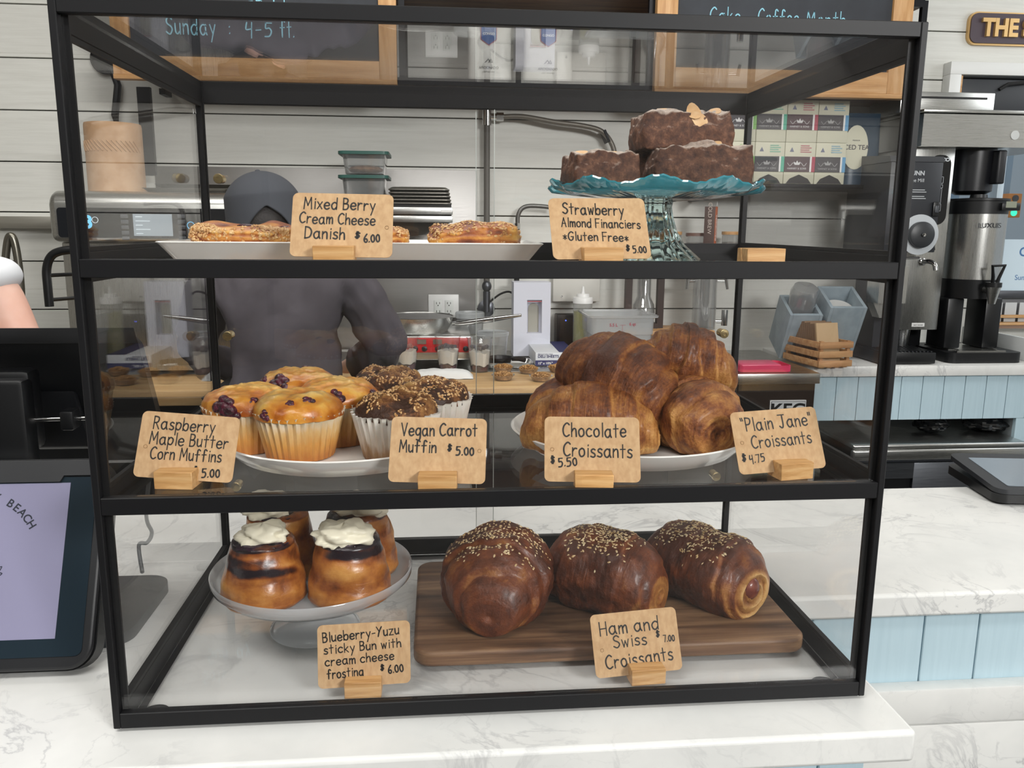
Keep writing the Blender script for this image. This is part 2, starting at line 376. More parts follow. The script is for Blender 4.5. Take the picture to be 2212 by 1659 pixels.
lines = [1.6, 1.419, 1.2385, 1.0585, .8795, .6995, .5195, .34, .16, -.02, -.2, -.38, -.56, -.74, FLZ]
top = 1.9
for zl in lines:
    def boards(xa, xb, za, zb):
        if zb - za > .004 and xb - xa > .01: mb.box(xa, xb, YW, YW + .02, za, zb, .0012, 1)
    za, zb = zl + .0022, top - .0022
    wz0, wz1 = .235, 1.073
    lo, hi = max(za, wz0), min(zb, wz1)
    if hi > lo:
        boards(-3.2, WX0, lo, hi); boards(WX1, 4.2, lo, hi)
        boards(-3.2, 4.2, za, lo); boards(-3.2, 4.2, hi, zb)
    else: boards(-3.2, 4.2, za, zb)
    top = zl
mb.mat(1)
for xa, xb, za, zb in ((-3.2, WX0, FLZ, 1.9), (WX1, 4.2, FLZ, 1.9), (WX0, WX1, FLZ, .235), (WX0, WX1, 1.073, 1.9)):
    mb.box(xa, xb, YW + .0205, YW + .06, za, zb)
struct(mb.build('wall_back', [WALLP, pm('board_gap', '#3a3833', .9)], smooth=0))
# window trim, oak reveal, glass
mb = MB(); t = .047
mb.box(WX0 - t, WX1 + t, YW - .05, YW - .001, 1.073, 1.073 + t, .002); mb.box(WX0 - t, WX0, YW - .05, YW - .001, .94, 1.073, .002)
wf = struct(mb.build('window_1', pm('white_trim', '#e4e5e3', .4)))
MB().box(WX0 + .001, WX0 + .012, YW - .04, YW + .1, .932, 1.07).box(WX0 + .001, WX1, YW - .04, YW + .1, .905, .932, .002).build('reveal', OAK, wf)
MB().box(2.585, 2.612, YW + .002, YW + .05, .24, .904, .002).box(2.36, WX1, YW + .002, YW + .05, .236, .262, .002).build('jamb', pm('pale_blue_jamb', '#c9d8e2', .3), wf)
MB().box(2.612, WX1, YW + .02, YW + .024, .262, .9).build('pane', GLASS, wf)
# ---------------------------------------------------------------- service counter
top_poly = [(-1.3, -.058), (.785, -.058), (.785, .24), (3.3, .24), (3.3, .69), (-1.3, .69)]
def slabprism(name, poly, z0, z1, mat, bw=.005, parent=None):
    o = MB().prism(poly, z0, z1).build(name, mat, parent)
    m = o.modifiers.new('edge', 'BEVEL'); m.width = bw; m.segments = 3; m.limit_method = 'ANGLE'
    return o
o = slabprism('marble_countertop', top_poly, -.0385, -.0042, MARBLE)
tag(o, 'white veined marble countertop under the display case, stepping back at right', 'countertop')
BLUE = shiplap_paint('pale_blue_boards', '#a9c2cd', '#b9d0da', 'Z')
cb = thing('service_counter_base', 'pale blue planked counter base below the front marble top, with a marble ledge', 'counter', (1.3, .4, FLZ))
mb = MB(); x = -1.25
while x < .755: mb.box(x, min(x + .0795, .755), -.02, -.005, FLZ, -.039, .001, 1); x += .0815
x = .79 - .042
while x < 3.25: mb.box(x, x + .0795, .262, .277, FLZ, -.039, .001, 1); x += .0815
MB_ = mb.build('plank_panel', BLUE, cb, smooth=0)
MB().box(-1.25, .755, -.004, .68, FLZ, -.0395).box(.756, 3.25, .2775, .68, FLZ, -.0395).build('carcass', pm('panel_gap', '#4c4a44', .9), cb)
mb = MB().box(.76, 3.25, .237, .2615, -.2, -.146, .003).box(.76, 3.25, .239, .2615, -.6, -.2025, .002).box(.76, 3.25, .239, .2615, FLZ, -.603, .002)
mb.build('marble_ledge', MARBLE, cb)

# ---------------------------------------------------------------- the display case
CW, CD, CH = .76, .4257, .666
RZ = [(0, .0158), (.2172, .2337), (.4353, .4515), (.6527, .666)]
SH1, SH2, SH3 = .004, .2285, .446                                   # glass floors of the three tiers
case = thing('display_case', 'large black framed three tier glass pastry display case on the marble countertop', 'display case', (CW / 2, CD / 2, -.004))
pw = .0065; EDGE = pm('glass_edge', '#cfd6d2', .3)
for i, x in enumerate((0, CW - pw)):
    for y in (0, CD - pw):
        fx = x + pw if i == 0 else x - .006
        fy = .009 if y == 0 else CD - .012
        MB().box(x, x + pw, y, y + .0135 if y == 0 else CD, 0, CH, .0008, 1).box(min(fx, fx + .006), max(fx, fx + .006), fy, fy + .003, .001, CH - .001).build('post', BLACK, case)
for za, zb in RZ:
    MB().box(pw, CW - pw, .0004, .0109, za, zb, .0007, 1).build('front_rail', BLACK, case)
    MB().box(pw, CW - pw, CD - .0109, CD - .0004, za if za < .6 else .638, zb + (.0085 if za < .6 else 0), .0007, 1).build('back_rail', BLACK, case)
    for x in (.0004, CW - .0109): MB().box(x, x + .0105, .0136, CD - pw - .0004, za if za < .6 else .6385, zb + (.006 if za < .6 else 0), .0007, 1).build('side_rail', BLACK, case)
for k in range(3):
    z0, z1 = RZ[k][1], RZ[k + 1][0]; zs_, ze_ = z0 + .0062, (z1 if k < 2 else .6383); zd_ = z0 + .0088
    MB().box(pw, CW - pw, .0050, .0075, z0 + .0003, z1 - .0003).build('front_pane', GLASS, case)
    for x in (.0035, CW - .0060):
        MB().box(x, x + .0025, .0138, CD - pw - .0006, zs_, ze_ - .0003).build('side_pane', GLASS, case)
        xi = x + (.0027 if x < .1 else -.0047); f = MB()            # slim inner glazing lip round each side pane
        f.box(xi, xi + .0045, .014, CD - .012, zs_, zs_ + .004).box(xi, xi + .0045, .014, CD - .012, ze_ - .0045, ze_ - .0002).box(xi, xi + .0045, CD - .017, CD - .0125, zs_ + .004, ze_ - .0045)
        f.build('glazing_lip', BLACK, case)
    for a, b, y, kx in ((pw, .3965, CD - .0098, .030), (.3715, CW - pw, CD - .0058, CW - .030)):
        d = MB().box(a, b, y, y + .0022, zd_, ze_ - .0003).build('sliding_door', GLASS, case)
        zk = (z0 + z1) / 2 + (-.003 if k == 1 else -.011 if k == 2 else 0)
        kn = MB(); xf = basis((kx, y + .0001, zk), (1, 0, 0), (0, 0, 1), (0, -1, 0))
        kn.lathe([(.0058, 0), (.0058, .014), (.0066, .0145), (.0066, .019), (.006, .0205), (.0025, .0208), (.0025, .02)], 20, xf=xf)
        kn.build('door_knob', BRASS, d)
        xe = b if a < .1 else a; MB().box(xe - .0005, xe + .0005, y - .0001, y + .0023, zd_, ze_ - .0004).build('polished_edge', EDGE, d)
for z in (SH1, SH2, SH3):
    MB().box(.0112, CW - .0112, .0112, CD - .0112, z - .004, z).build('glass_shelf', GLASS, case)
    l = MB()
    for x in (.0112, CW - .0187): l.box(x, x + .0075, .0112, CD - .0112, z - .0062 if z > .1 else z - .0046, z - .0042)
    l.box(.0187, CW - .0187, .0112, .016, z - .0062 if z > .1 else z - .0046, z - .0042).box(.0187, CW - .0187, CD - .0187, CD - .0112, z - .0062 if z > .1 else z - .0046, z - .0042)
    l.build('shelf_lip', BLACK, case)
MB().box(.0112, CW - .0112, .0112, CD - .0112, .6555, .6585).build('top_pane', GLASS, case)
for x in (.03, CW - .03):
    for y in (.028, CD - .028): MB().lathe([(.011, -.0042), (.0135, -.003), (.0135, -.0003)], 24, xf=M.Translation((x, y, 0))).build('foot', RUBBER, case)

# ---------------------------------------------------------------- price cards in bamboo blocks
def price_card(pos, yaw, lean, roll, lines, label, hole=None, block=None, blabel='', seed=1, w=.095, h=.066):
    cy, sy = math.cos(yaw), math.sin(yaw); ex = V((cy, sy, 0)); n = V((-sy, cy, 0))
    up = V((0, 0, 1)) * math.cos(lean) + n * math.sin(lean)
    e1 = ex * math.cos(roll) + up * math.sin(roll); e2 = -ex * math.sin(roll) + up * math.cos(roll); ez = e1.cross(e2)
    xf = basis(pos, e1, e2, ez)
    c = thing('price_card', label, 'price card', pos, 'handwritten price cards')
    MB().prism(rrect(-w / 2, w / 2, 0, h, .0055), -.0003, .0003, xf=xf).build('card', KRAFT, c)
    mb = MB()
    for i, (s, u0, u1, v, sz, pen, rot) in enumerate(lines):
        fit = (u1 - u0) * w / hand(MB(), s, h * sz, None, pen, .24, .25, seed + i, 1.0)
        hand(mb, s, h * sz, xf @ M.Translation((-w / 2 + u0 * w, v * h, .0003)) @ M.Rotation(R(rot), 4, 'Z'), pen, .24, .25, seed + i, fit)
    mb.build('lettering', INK, c, smooth=0, label='black handwriting')
    if hole:
        MB().lathe([(.0016, 0), (.0019, 0), (.0019, .0002), (.0016, .0002)], 20, xf=xf @ M.Translation((-w / 2 + hole[0] * w, hole[1] * h, .0004)), close=True).build('punch_mark', pm('punch_ring', '#7d5a35', .8), c)
    if block:
        bamboo_block(pos, block[0], block[1], yaw + block[2], blabel, lean)
    return c
def bamboo_block(pos, off, zbase, yaw, label, lean=.35, W=.0375):
    """slotted block: back slab, front slab and a floor joined in one outline, the slot leaning like the card"""
    cx = V(pos) + V((math.cos(yaw), math.sin(yaw), 0)) * off
    a = math.tan(lean); zs = pos[2] - .0006 - zbase; H = .0175; g = .0009
    def sl(z): return (z - zs) * a
    prof = [(-.013, 0), (.013, 0), (.013, H), (sl(H) + g, H), (g, zs), (-g, zs), (sl(H) - g, H), (-.013, H)]
    xf = basis((cx.x, cx.y, zbase), (-math.sin(yaw), math.cos(yaw), 0), (0, 0, 1), (math.cos(yaw), math.sin(yaw), 0))
    o = MB().prism(prof, -W / 2, W / 2, xf=xf).build('card_block', BAMBOO, origin=(cx.x, cx.y, zbase))
    m = o.modifiers.new('edge', 'BEVEL'); m.width = .0006; m.segments = 1; m.limit_method = 'ANGLE'
    tag(o, label, 'card holder', 'bamboo card blocks'); return o
S1, S2, S3 = SH1, SH2, SH3
D = R
price_card((.2273, .0379, S3 + .0068), D(-.5), D(27), D(-.7), [('Mixed Berry', .115, .84, .75, .18, .135, -.5), ('Cream Cheese', .08, .84, .52, .17, .135, -1), ('Danish', .14, .55, .285, .18, .135, -1), ('$', .63, .70, .29, .13, .2, -2), ('6.00', .72, .89, .23, .16, .15, 3)],
  'brown card reading Mixed Berry Cream Cheese Danish', (.94, .47), (-.0055, S3, 0), 'bamboo block holding the Mixed Berry Danish card', 1)
price_card((.4733, .0251, S3 + .0064), D(1.6), D(30), D(.8), [('Strawberry', .14, .79, .74, .18, .135, -2), ('Almond Financiers', .115, .94, .53, .145, .145, -2), ('*Gluten Free*', .12, .80, .31, .14, .15, -2), ('$', .75, .80, .12, .12, .2, -2), ('5.00', .82, .97, .09, .14, .15, 2)],
  'brown card reading Strawberry Almond Financiers', None, (-.002, S3, 0), 'bamboo block holding the Strawberry Almond Financiers card', 2)
price_card((.065, .0523, S2 + .006), D(1.7), D(24), D(-5.6), [('Raspberry', .13, .775, .74, .19, .12, 0), ('Maple Butter', .115, .93, .51, .185, .12, 0), ('Corn Muffins', .145, .88, .28, .18, .12, 1), ('$', .60, .66, .10, .13, .2, 2), ('5.00', .69, .885, .055, .16, .15, 5)],
  'brown card reading Raspberry Maple Butter Corn Muffins', (.08, .46), (-.004, S2, D(-8)), 'bamboo block holding the Raspberry Maple Butter card', 3)
price_card((.3143, .0237, S2 + .0066), D(-3.6), D(28), D(-1.5), [('Vegan Carrot', .11, .92, .71, .19, .135, 1), ('Muffin', .10, .50, .455, .18, .14, 0), ('$', .60, .66, .48, .13, .2, 0), ('5.00', .69, .89, .43, .16, .16, 1)],
  'brown card reading Vegan Carrot Muffin', (.93, .5), (.0015, S2, 0), 'bamboo block holding the Vegan Carrot Muffin card', 4)
price_card((.4676, .0167, S2 + .0066), D(-6), D(27), D(0), [('Chocolate', .195, .88, .69, .21, .12, 0), ('Croissants', .20, .94, .39, .21, .12, -1), ('$', .07, .125, .27, .14, .2, 4), ('5.50', .15, .36, .225, .16, .15, 5)],
  'brown card reading Chocolate Croissants', (.08, .49), (.0005, S2, 0), 'bamboo block holding the Chocolate Croissants card', 5)
price_card((.6731, .0422, S2 + .006), D(1.7), D(26), D(3.1), [('<Plain Jane>', .11, .95, .68, .21, .115, 1), ('Croissants', .195, .91, .40, .20, .115, 1), ('$', .055, .12, .20, .15, .17, 0), ('4.75', .14, .33, .17, .15, .14, 3)],
  'brown card reading Plain Jane Croissants', (.085, .5), (.008, S2, D(8)), 'bamboo block holding the Plain Jane card', 6)
price_card((.2377, .0420, S1 + .0066), D(3.9), D(10), D(-.4), [('Blueberry-Yuzu', .06, .90, .73, .15, .15, 3), ('sticky Bun with', .07, .92, .545, .14, .15, 2), ('cream cheese', .08, .84, .355, .14, .15, 2), ('frosting', .10, .50, .15, .145, .15, 2), ('$', .675, .73, .22, .12, .2, 3), ('6.00', .76, .94, .17, .16, .14, 6)],
  'brown card reading Blueberry Yuzu Sticky Bun', None, (-.001, S1, D(-4)), 'bamboo block holding the Blueberry Yuzu Sticky Bun card', 7)
price_card((.5299, .0440, S1 + .006), D(-.9), D(22), D(4.1), [('Ham and', .10, .81, .66, .21, .12, 1), ('Swiss', .24, .65, .445, .19, .12, 1), ('$', .74, .80, .54, .13, .17, 0), ('7.00', .82, .96, .46, .13, .15, 0), ('Croissants', .13, .93, .13, .21, .12, 2)],
  'brown card reading Ham and Swiss Croissants', (.10, .43), (.006, S1, D(5)), 'bamboo block holding the Ham and Swiss Croissants card', 8)
bamboo_block((.626, .021, S3 + .0068), 0, S3, D(1), 'empty bamboo block without a card on the top shelf', .3)

# ---------------------------------------------------------------- pastry materials
def baked(name, stops, rough=.42, coat=.15, lines=(1, 60, 60), lsc=2.2, bump=.5, fleck=.0, attr='tone', namp=.55, bs=160):
    m, nt, b, out = newmat(name); L = nt.links.new
    at = nd(nt, 'ShaderNodeAttribute', attribute_name=attr); oc = coords(nt); n1 = nz(nt, oc, 38, 5, .62); n2 = nz(nt, coords(nt, s=lines), lsc, 5, .62, .8)
    ad = nd(nt, 'ShaderNodeMath', operation='MULTIPLY_ADD'); L(n1, ad.inputs[0]); ad.inputs[1].default_value = namp; L(at.outputs['Fac'], ad.inputs[2])
    ad2 = nd(nt, 'ShaderNodeMath', operation='MULTIPLY_ADD'); L(n2, ad2.inputs[0]); ad2.inputs[1].default_value = namp * .8; L(ad.outputs[0], ad2.inputs[2])
    n3 = nz(nt, oc, bs, 5, .6); ad3 = nd(nt, 'ShaderNodeMath', operation='MULTIPLY_ADD'); L(n3, ad3.inputs[0]); ad3.inputs[1].default_value = namp * .7; L(ad2.outputs[0], ad3.inputs[2])
    sb = nd(nt, 'ShaderNodeMath', operation='SUBTRACT'); L(ad3.outputs[0], sb.inputs[0]); sb.inputs[1].default_value = namp * 1.25
    L(ramp(nt, sb.outputs[0], stops), b.inputs['Base Color']); b.inputs['Roughness'].default_value = rough; b.inputs['Coat Weight'].default_value = coat; b.inputs['Coat Roughness'].default_value = .25
    b.inputs['Specular IOR Level'].default_value = .4
    sm = nd(nt, 'ShaderNodeMath', operation='ADD'); L(n2, sm.inputs[0]); L(n3, sm.inputs[1])
    bumpn(nt, b, sm.outputs[0], bump, .0016); return m
CRUST = baked('croissant_crust', [(0, '#4f260f'), (.25, '#7b431c'), (.5, '#a26a32'), (.78, '#c4904f'), (1, '#d6aa68')], .46, .12, (150, 16, 16), 2.6, 1.0, namp=.75, bs=300)
HAMCRUST = baked('glazed_crust', [(0, '#4c2412'), (.3, '#713a1d'), (.55, '#97602f'), (.8, '#bd894c'), (1, '#d6aa6c')], .4, .2, (130, 14, 14), 2.4, .7, namp=.55, bs=280)
CORN = baked('corn_muffin_top', [(0, '#93480f'), (.25, '#b96d1d'), (.5, '#d09036'), (.75, '#dcae58'), (1, '#e3c27c')], .3, .35, (18, 18, 18), 2.2, .45, namp=.5)
CARROT = baked('carrot_muffin_top', [(0, '#3a2010'), (.25, '#6a4020'), (.5, '#936536'), (.75, '#b58d54'), (1, '#cfae78')], .6, .05, (70, 70, 70), 2.4, 1.0, namp=1.0, bs=320)
BUN = baked('sticky_bun_side', [(0, '#1c1018'), (.16, '#4a2211'), (.38, '#87481b'), (.65, '#b06f30'), (1, '#cc9550')], .3, .45, (16, 16, 60), 2.0, .4, namp=.5)
DANISH = baked('danish_pastry', [(0, '#5b2610'), (.3, '#934b1a'), (.55, '#bf7d33'), (.8, '#d9a655'), (1, '#e8c684')], .45, .2, (8, 60, 90), 2.0, .8, namp=.6)
BERRY = pm('baked_berry', '#2b0a18', .25, col2='#5c1630', ns=140, lo=.4, hi=.62, bump=.8, bs=260, coat=.3)
JAM = pm('blueberry_jam', '#140b14', .22, col2='#33142a', ns=120, bump=.9, bs=200, coat=.4)
FROST = pm('cream_cheese_frosting', '#f3edd6', .38, bump=.25, bs=30)
SEED = pm('sesame', '#e6d5ad', .5, col2='#caa873', ns=140)
CRUMB = pm('sugar_crumb', '#b3824d', .45, col2='#dfba84', ns=160, coat=.2)
ALMOND = pm('almond_slice', '#cda271', .6, col2='#dcb98c', ns=60)
def cocoa():
    m, nt, b, out = newmat('cocoa_cake'); L = nt.links.new; oc = coords(nt)
    f = nz(nt, oc, 120, 5, .7); big = nz(nt, oc, 26, 4, .6)
    c = ramp(nt, f, [(.3, '#321b13'), (.52, '#593726'), (.72, '#855d45')])
    g = nd(nt, 'ShaderNodeNewGeometry'); sp = nd(nt, 'ShaderNodeSeparateXYZ'); L(g.outputs['Normal'], sp.inputs[0])
    a = nd(nt, 'ShaderNodeMath', operation='MULTIPLY_ADD'); L(sp.outputs['Z'], a.inputs[0]); a.inputs[1].default_value = 1.0; L(f, a.inputs[2])
    a2 = nd(nt, 'ShaderNodeMath', operation='MULTIPLY_ADD'); L(big, a2.inputs[0]); a2.inputs[1].default_value = .5; L(a.outputs[0], a2.inputs[2])
    sc2 = nd(nt, 'ShaderNodeMath', operation='MULTIPLY'); L(a2.outputs[0], sc2.inputs[0]); sc2.inputs[1].default_value = .56
    dust = ramp(nt, sc2.outputs[0], [(.62, (0, 0, 0, 1)), (.98, (.8, .8, .8, 1))])
    L(mix(nt, dust, c, '#cdbfb2'), b.inputs['Base Color']); b.inputs['Roughness'].default_value = .75; bumpn(nt, b, f, .9, .0015); return m
COCOA = cocoa()
def liner(name, c0, c1, zlo, zhi):
    m, nt, b, out = newmat(name); oc = coords(nt); sp = nd(nt, 'ShaderNodeSeparateXYZ'); nt.links.new(oc, sp.inputs[0])
    f = nz(nt, coords(nt, s=(60, 60, 14)), 2.0, 4, .6)
    mr = nd(nt, 'ShaderNodeMapRange'); mr.inputs[1].default_value = zlo; mr.inputs[2].default_value = zhi; nt.links.new(sp.outputs['Z'], mr.inputs[0])
    a = nd(nt, 'ShaderNodeMath', operation='MULTIPLY_ADD'); nt.links.new(f, a.inputs[0]); a.inputs[1].default_value = .7; nt.links.new(mr.outputs[0], a.inputs[2])
    s = nd(nt, 'ShaderNodeMath', operation='SUBTRACT'); nt.links.new(a.outputs[0], s.inputs[0]); s.inputs[1].default_value = .35
    nt.links.new(ramp(nt, s.outputs[0], c0), b.inputs['Base Color']); b.inputs['Roughness'].default_value = c1; b.inputs['Subsurface Weight'].default_value = .1; b.inputs['Subsurface Scale'].default_value = .004; return m
LINER_C = liner('corn_muffin_liner', [(0, '#a8672a'), (.3, '#c68f47'), (.62, '#d6b27a'), (.95, '#e6dbc6')], .38, .004, .052)
LINER_K = liner('carrot_muffin_liner', [(0, '#6b4526'), (.22, '#93714f'), (.45, '#c0b2a3'), (.9, '#dbd5cc')], .5, .0, .05)

# ---------------------------------------------------------------- croissants
def smooth(a, b, x):
    t = max(0, min(1, (x - a) / (b - a))); return t * t * (3 - 2 * t)
def croissant(name, mat, L, Rr, seed, steps=(.2, .48, .74), amt=.1, p=2.4, br=.42, sq=.92, bend=0, flat=.72, nu=84, nv=120, tone0=.12, endtone=.3, droop=.75, taper=0.0, swirl=4.2, sw_amp=.45):
    rnd = random.Random(seed); ph = [rnd.uniform(0, 6.28) for _ in range(8)]; mb = MB(); tone = []
    off = V((rnd.uniform(0, 50), rnd.uniform(0, 50), rnd.uniform(0, 50))); e = .13
    def fn(u, v):
        th = 2 * PI * u; s = 2 * v - 1; a = abs(s); sg = 1 if s >= 0 else -1
        if a < 1 - e:
            t = a / (1 - e); r = br + (1 - br) * max(0, 1 - t ** p) ** .62; x = sg * t; tn = tone0
            for k, q in enumerate(steps):
                edge = q + .10 * math.sin(th + ph[k] + (1.3 if sg > 0 else 0)) + .03 * math.sin(3 * th + ph[k + 3]) + .012 * math.sin(7 * th + ph[k]); d = t - edge
                r -= amt * smooth(0, .03, d) * (1 - .5 * smooth(.03, .22, d)); tn += .34 * math.exp(-((d - .02) / .03) ** 2) * (.5 + .5 * math.sin(2 * th + ph[k] * 3)) + .08 * smooth(0, .05, d)
            r += .035 * math.sin(t * 5 + ph[6])
        else:
            q = (1 - a) / e; r0 = br - amt * .55 * len(steps); r = r0 * q; spiral = math.sin(th + swirl * 2 * PI * q + ph[7])
            x = sg * (1 + .05 * (1 - q) - .07 * smooth(.35, 0, q) + sw_amp * .03 * spiral * smooth(0, .2, q) * smooth(1, .8, q)); tn = tone0 + endtone + .28 * spiral * sw_amp
        if taper: r *= 1 + taper * s
        rr_ = r if a < 1 - e else max(r, br - amt * .55 * len(steps)); y, z = r * math.cos(th), r * math.sin(th) * sq; fl_ = flat * (1 - droop) + droop * min(flat, rr_ * sq * .86)
        if z < -fl_: z = -fl_ + (z + fl_) * .15
        p3 = V((x * L / 2, y * Rr, z * Rr)); nn = fbm(p3 + off, 14, 2) * .09 + fbm(p3 + off, 40, 3) * .05 + fbm(p3 + off, 130, 2) * .022; k = 1 + nn
        tn += .18 * max(0, -z) + .3 * fbm(p3 + off, 45, 2)
        p3 = V((p3.x, p3.y * k, p3.z * k))
        if bend: p3.y += bend * (x * x) * Rr
        p3.z += fl_ * Rr
        tone.append(tn); return p3
    mb.grid(nu, nv, fn, wu=True); mb.at['tone'] = tone
    return mb
def place(mb, loc, rz=0, ry=0, rx=0):
    return M.Translation(loc) @ M.Rotation(rz, 4, 'Z') @ M.Rotation(ry, 4, 'Y') @ M.Rotation(rx, 4, 'X')
def croi_obj(label, loc, rz, ry, rx, mat, group, *a, **k):
    mb = croissant('croissant', mat, *a, **k); o = mb.build('croissant', mat, origin=(0, 0, 0), smooth=60)
    o.location = loc; o.rotation_euler = (rx, ry, rz); tag(o, label, 'croissant', group); return o, mb
def sprinkle(mb, o, n, seed, name, mat, size, cond, kind=True):
    """individual seeds lying on the crust"""
    rnd = random.Random(seed); me = o.data; out = MB(); fl = [f for f in me.polygons if cond(f.center, f.normal)]; c = 0
    while c < n and fl:
        f = rnd.choice(fl)
        if rnd.random() > cond(f.center, f.normal): continue
        q = f.normal.to_track_quat('Z', 'Y').to_matrix().to_4x4(); vs = [me.vertices[i].co for i in f.vertices]
        w = [rnd.random() for _ in vs]; t = sum(w); pnt = sum((v * (b / t) for v, b in zip(vs, w)), V()) + ORG[o.name]
        a, b_, h = size; k = rnd.uniform(.75, 1.2)
        out.add([V((math.cos(i * PI / 3) * a * k * (1.25 if i == 0 else 1), math.sin(i * PI / 3) * b_ * k, h * .2)) for i in range(6)] + [V((0, 0, h * k))], [(i, (i + 1) % 6, 6) for i in range(6)],
                M.Translation(pnt) @ q @ M.Rotation(rnd.uniform(0, 6.28), 4, 'Z') @ M.Rotation(rnd.uniform(-.4, .4), 4, 'X')); c += 1
    ch = out.build(name, mat, o, smooth=0); return stuff(ch) if kind else ch
# lower tier: board and ham croissants
mb = MB().prism(rrect(.2865, .7365, .083, .337, .022, 8), SH1 + .0005, .0225); o = mb.build('serving_board', WALNUT)
m = o.modifiers.new('edge', 'BEVEL'); m.width = .004; m.segments = 3; m.limit_method = 'ANGLE'
tag(o, 'dark brown wooden serving board with rounded corners under the seeded croissants', 'board')
BZ = .0222
HG = 'ham and swiss croissants on the wooden board'
def onplane(u, v): pass
seedc = lambda hw, lo: (lambda c, n: (max(0, 1 - (abs(c.x) / hw) ** 2) * max(0, n.z - lo) * 1.6 if n.z > lo else 0))
for (lab, loc, rz, L, Rr, sd, kw, hw) in (
    ('rounded seeded croissant at the left end of the wooden board', (.386, .182, BZ), R(-101), .150, .064, 3, dict(br=.5, amt=.075, steps=(.38, .72), p=2.2, taper=-.06, flat=.70, sw_amp=.1, endtone=.04), .056),
    ('seeded croissant in the middle of the wooden board, behind the card', (.520, .197, BZ), R(-40), .150, .055, 5, dict(br=.56, amt=.05, steps=(.42, .8), p=3, flat=.72, sw_amp=.3, endtone=.45), .052),
    ('seeded croissant at the right end of the board with its rolled end open', (.650, .206, BZ), R(-58), .150, .0525, 9, dict(br=.70, amt=.045, steps=(.62, .84), p=3.6, flat=.74, endtone=.62, swirl=2.6, sw_amp=1.0), .056)):
    o, mb = croi_obj(lab, loc, rz, 0, 0, HAMCRUST, HG, L, Rr, sd, tone0=.08, **kw)
    sprinkle(mb, o, 420, sd, 'sesame_topping', SEED, (.0018, .0011, .0010), seedc(hw, .55))
    if sd == 9:
        MB().ball((.0745, -.002, .036), .008, .013, .014, 14).build('ham_filling', pm('ham', '#8a4a3a', .35, col2='#6b2f26', ns=60, coat=.3), o)
# middle tier: two white plates
def plate(name, cx, cy, z, Rr, h, mat, label):
    pr = [(.0, 0), (Rr * .8, 0), (Rr * .86, .0012), (Rr * .97, h * .75), (Rr, h), (Rr - .0018, h + .0012), (Rr - .0045, h), (Rr * .93, h * .62), (Rr * .84, .0062), (Rr * .5, .006), (0, .006)]
    o = MB().lathe(pr, 96, xf=M.Translation((cx, cy, z))).build(name, mat, smooth=50); tag(o, label, 'plate', 'round white plates in the display case'); return o
PLZ = SH2 + .0062
plate('plate', .209, .187, SH2 + .0002, .1395, .0215, CERAMIC, 'round white rimmed plate under the muffins')
plate('plate', .5445, .188, SH2 + .0002, .1425, .0215, CERAMIC, 'round white rimmed plate under the plain and chocolate croissants')
KG = 'croissants piled on the right plate'
for (lab, loc, rz, ry, rx, L, Rr, sd, kw) in (
    ('croissant lying low at the front of the plate behind the Chocolate card', (.486, .135, PLZ), R(-14), 0, 0, .150, .047, 11, dict(br=.42, amt=.06, steps=(.3, .62, .85), tone0=.3, bend=-.1)),
    ('croissant at the back left of the plate, under the large top one', (.470, .215, PLZ), R(62), 0, 0, .125, .043, 12, dict(br=.45, amt=.07, steps=(.34, .7))),
    ('large croissant resting on top of the pile at left', (.518, .183, PLZ + .039), R(-42), R(17), 0, .142, .055, 13, dict(br=.55, amt=.07, steps=(.30, .64), p=2.6, taper=.05, tone0=.10, sq=.9)),
    ('croissant at the right front of the plate facing its rolled end forward', (.600, .152, PLZ), R(-72), 0, 0, .128, .0525, 14, dict(br=.62, amt=.065, steps=(.25, .6), p=2.6, tone0=.22, endtone=.2, sq=.9)),
    ('croissant at the back right of the plate, mostly hidden under the pile', (.625, .235, PLZ), R(10), 0, 0, .12, .042, 15, dict(br=.45, amt=.08)),
    ('banded croissant resting on top of the pile at right', (.604, .190, PLZ + .060), R(-12), R(8), R(-8), .122, .047, 16, dict(br=.42, amt=.09, steps=(.16, .44, .72), p=2.2, tone0=.16, bend=-.12))):
    croi_obj(lab, loc, rz, ry, rx, CRUST, KG, L, Rr, sd, **kw)
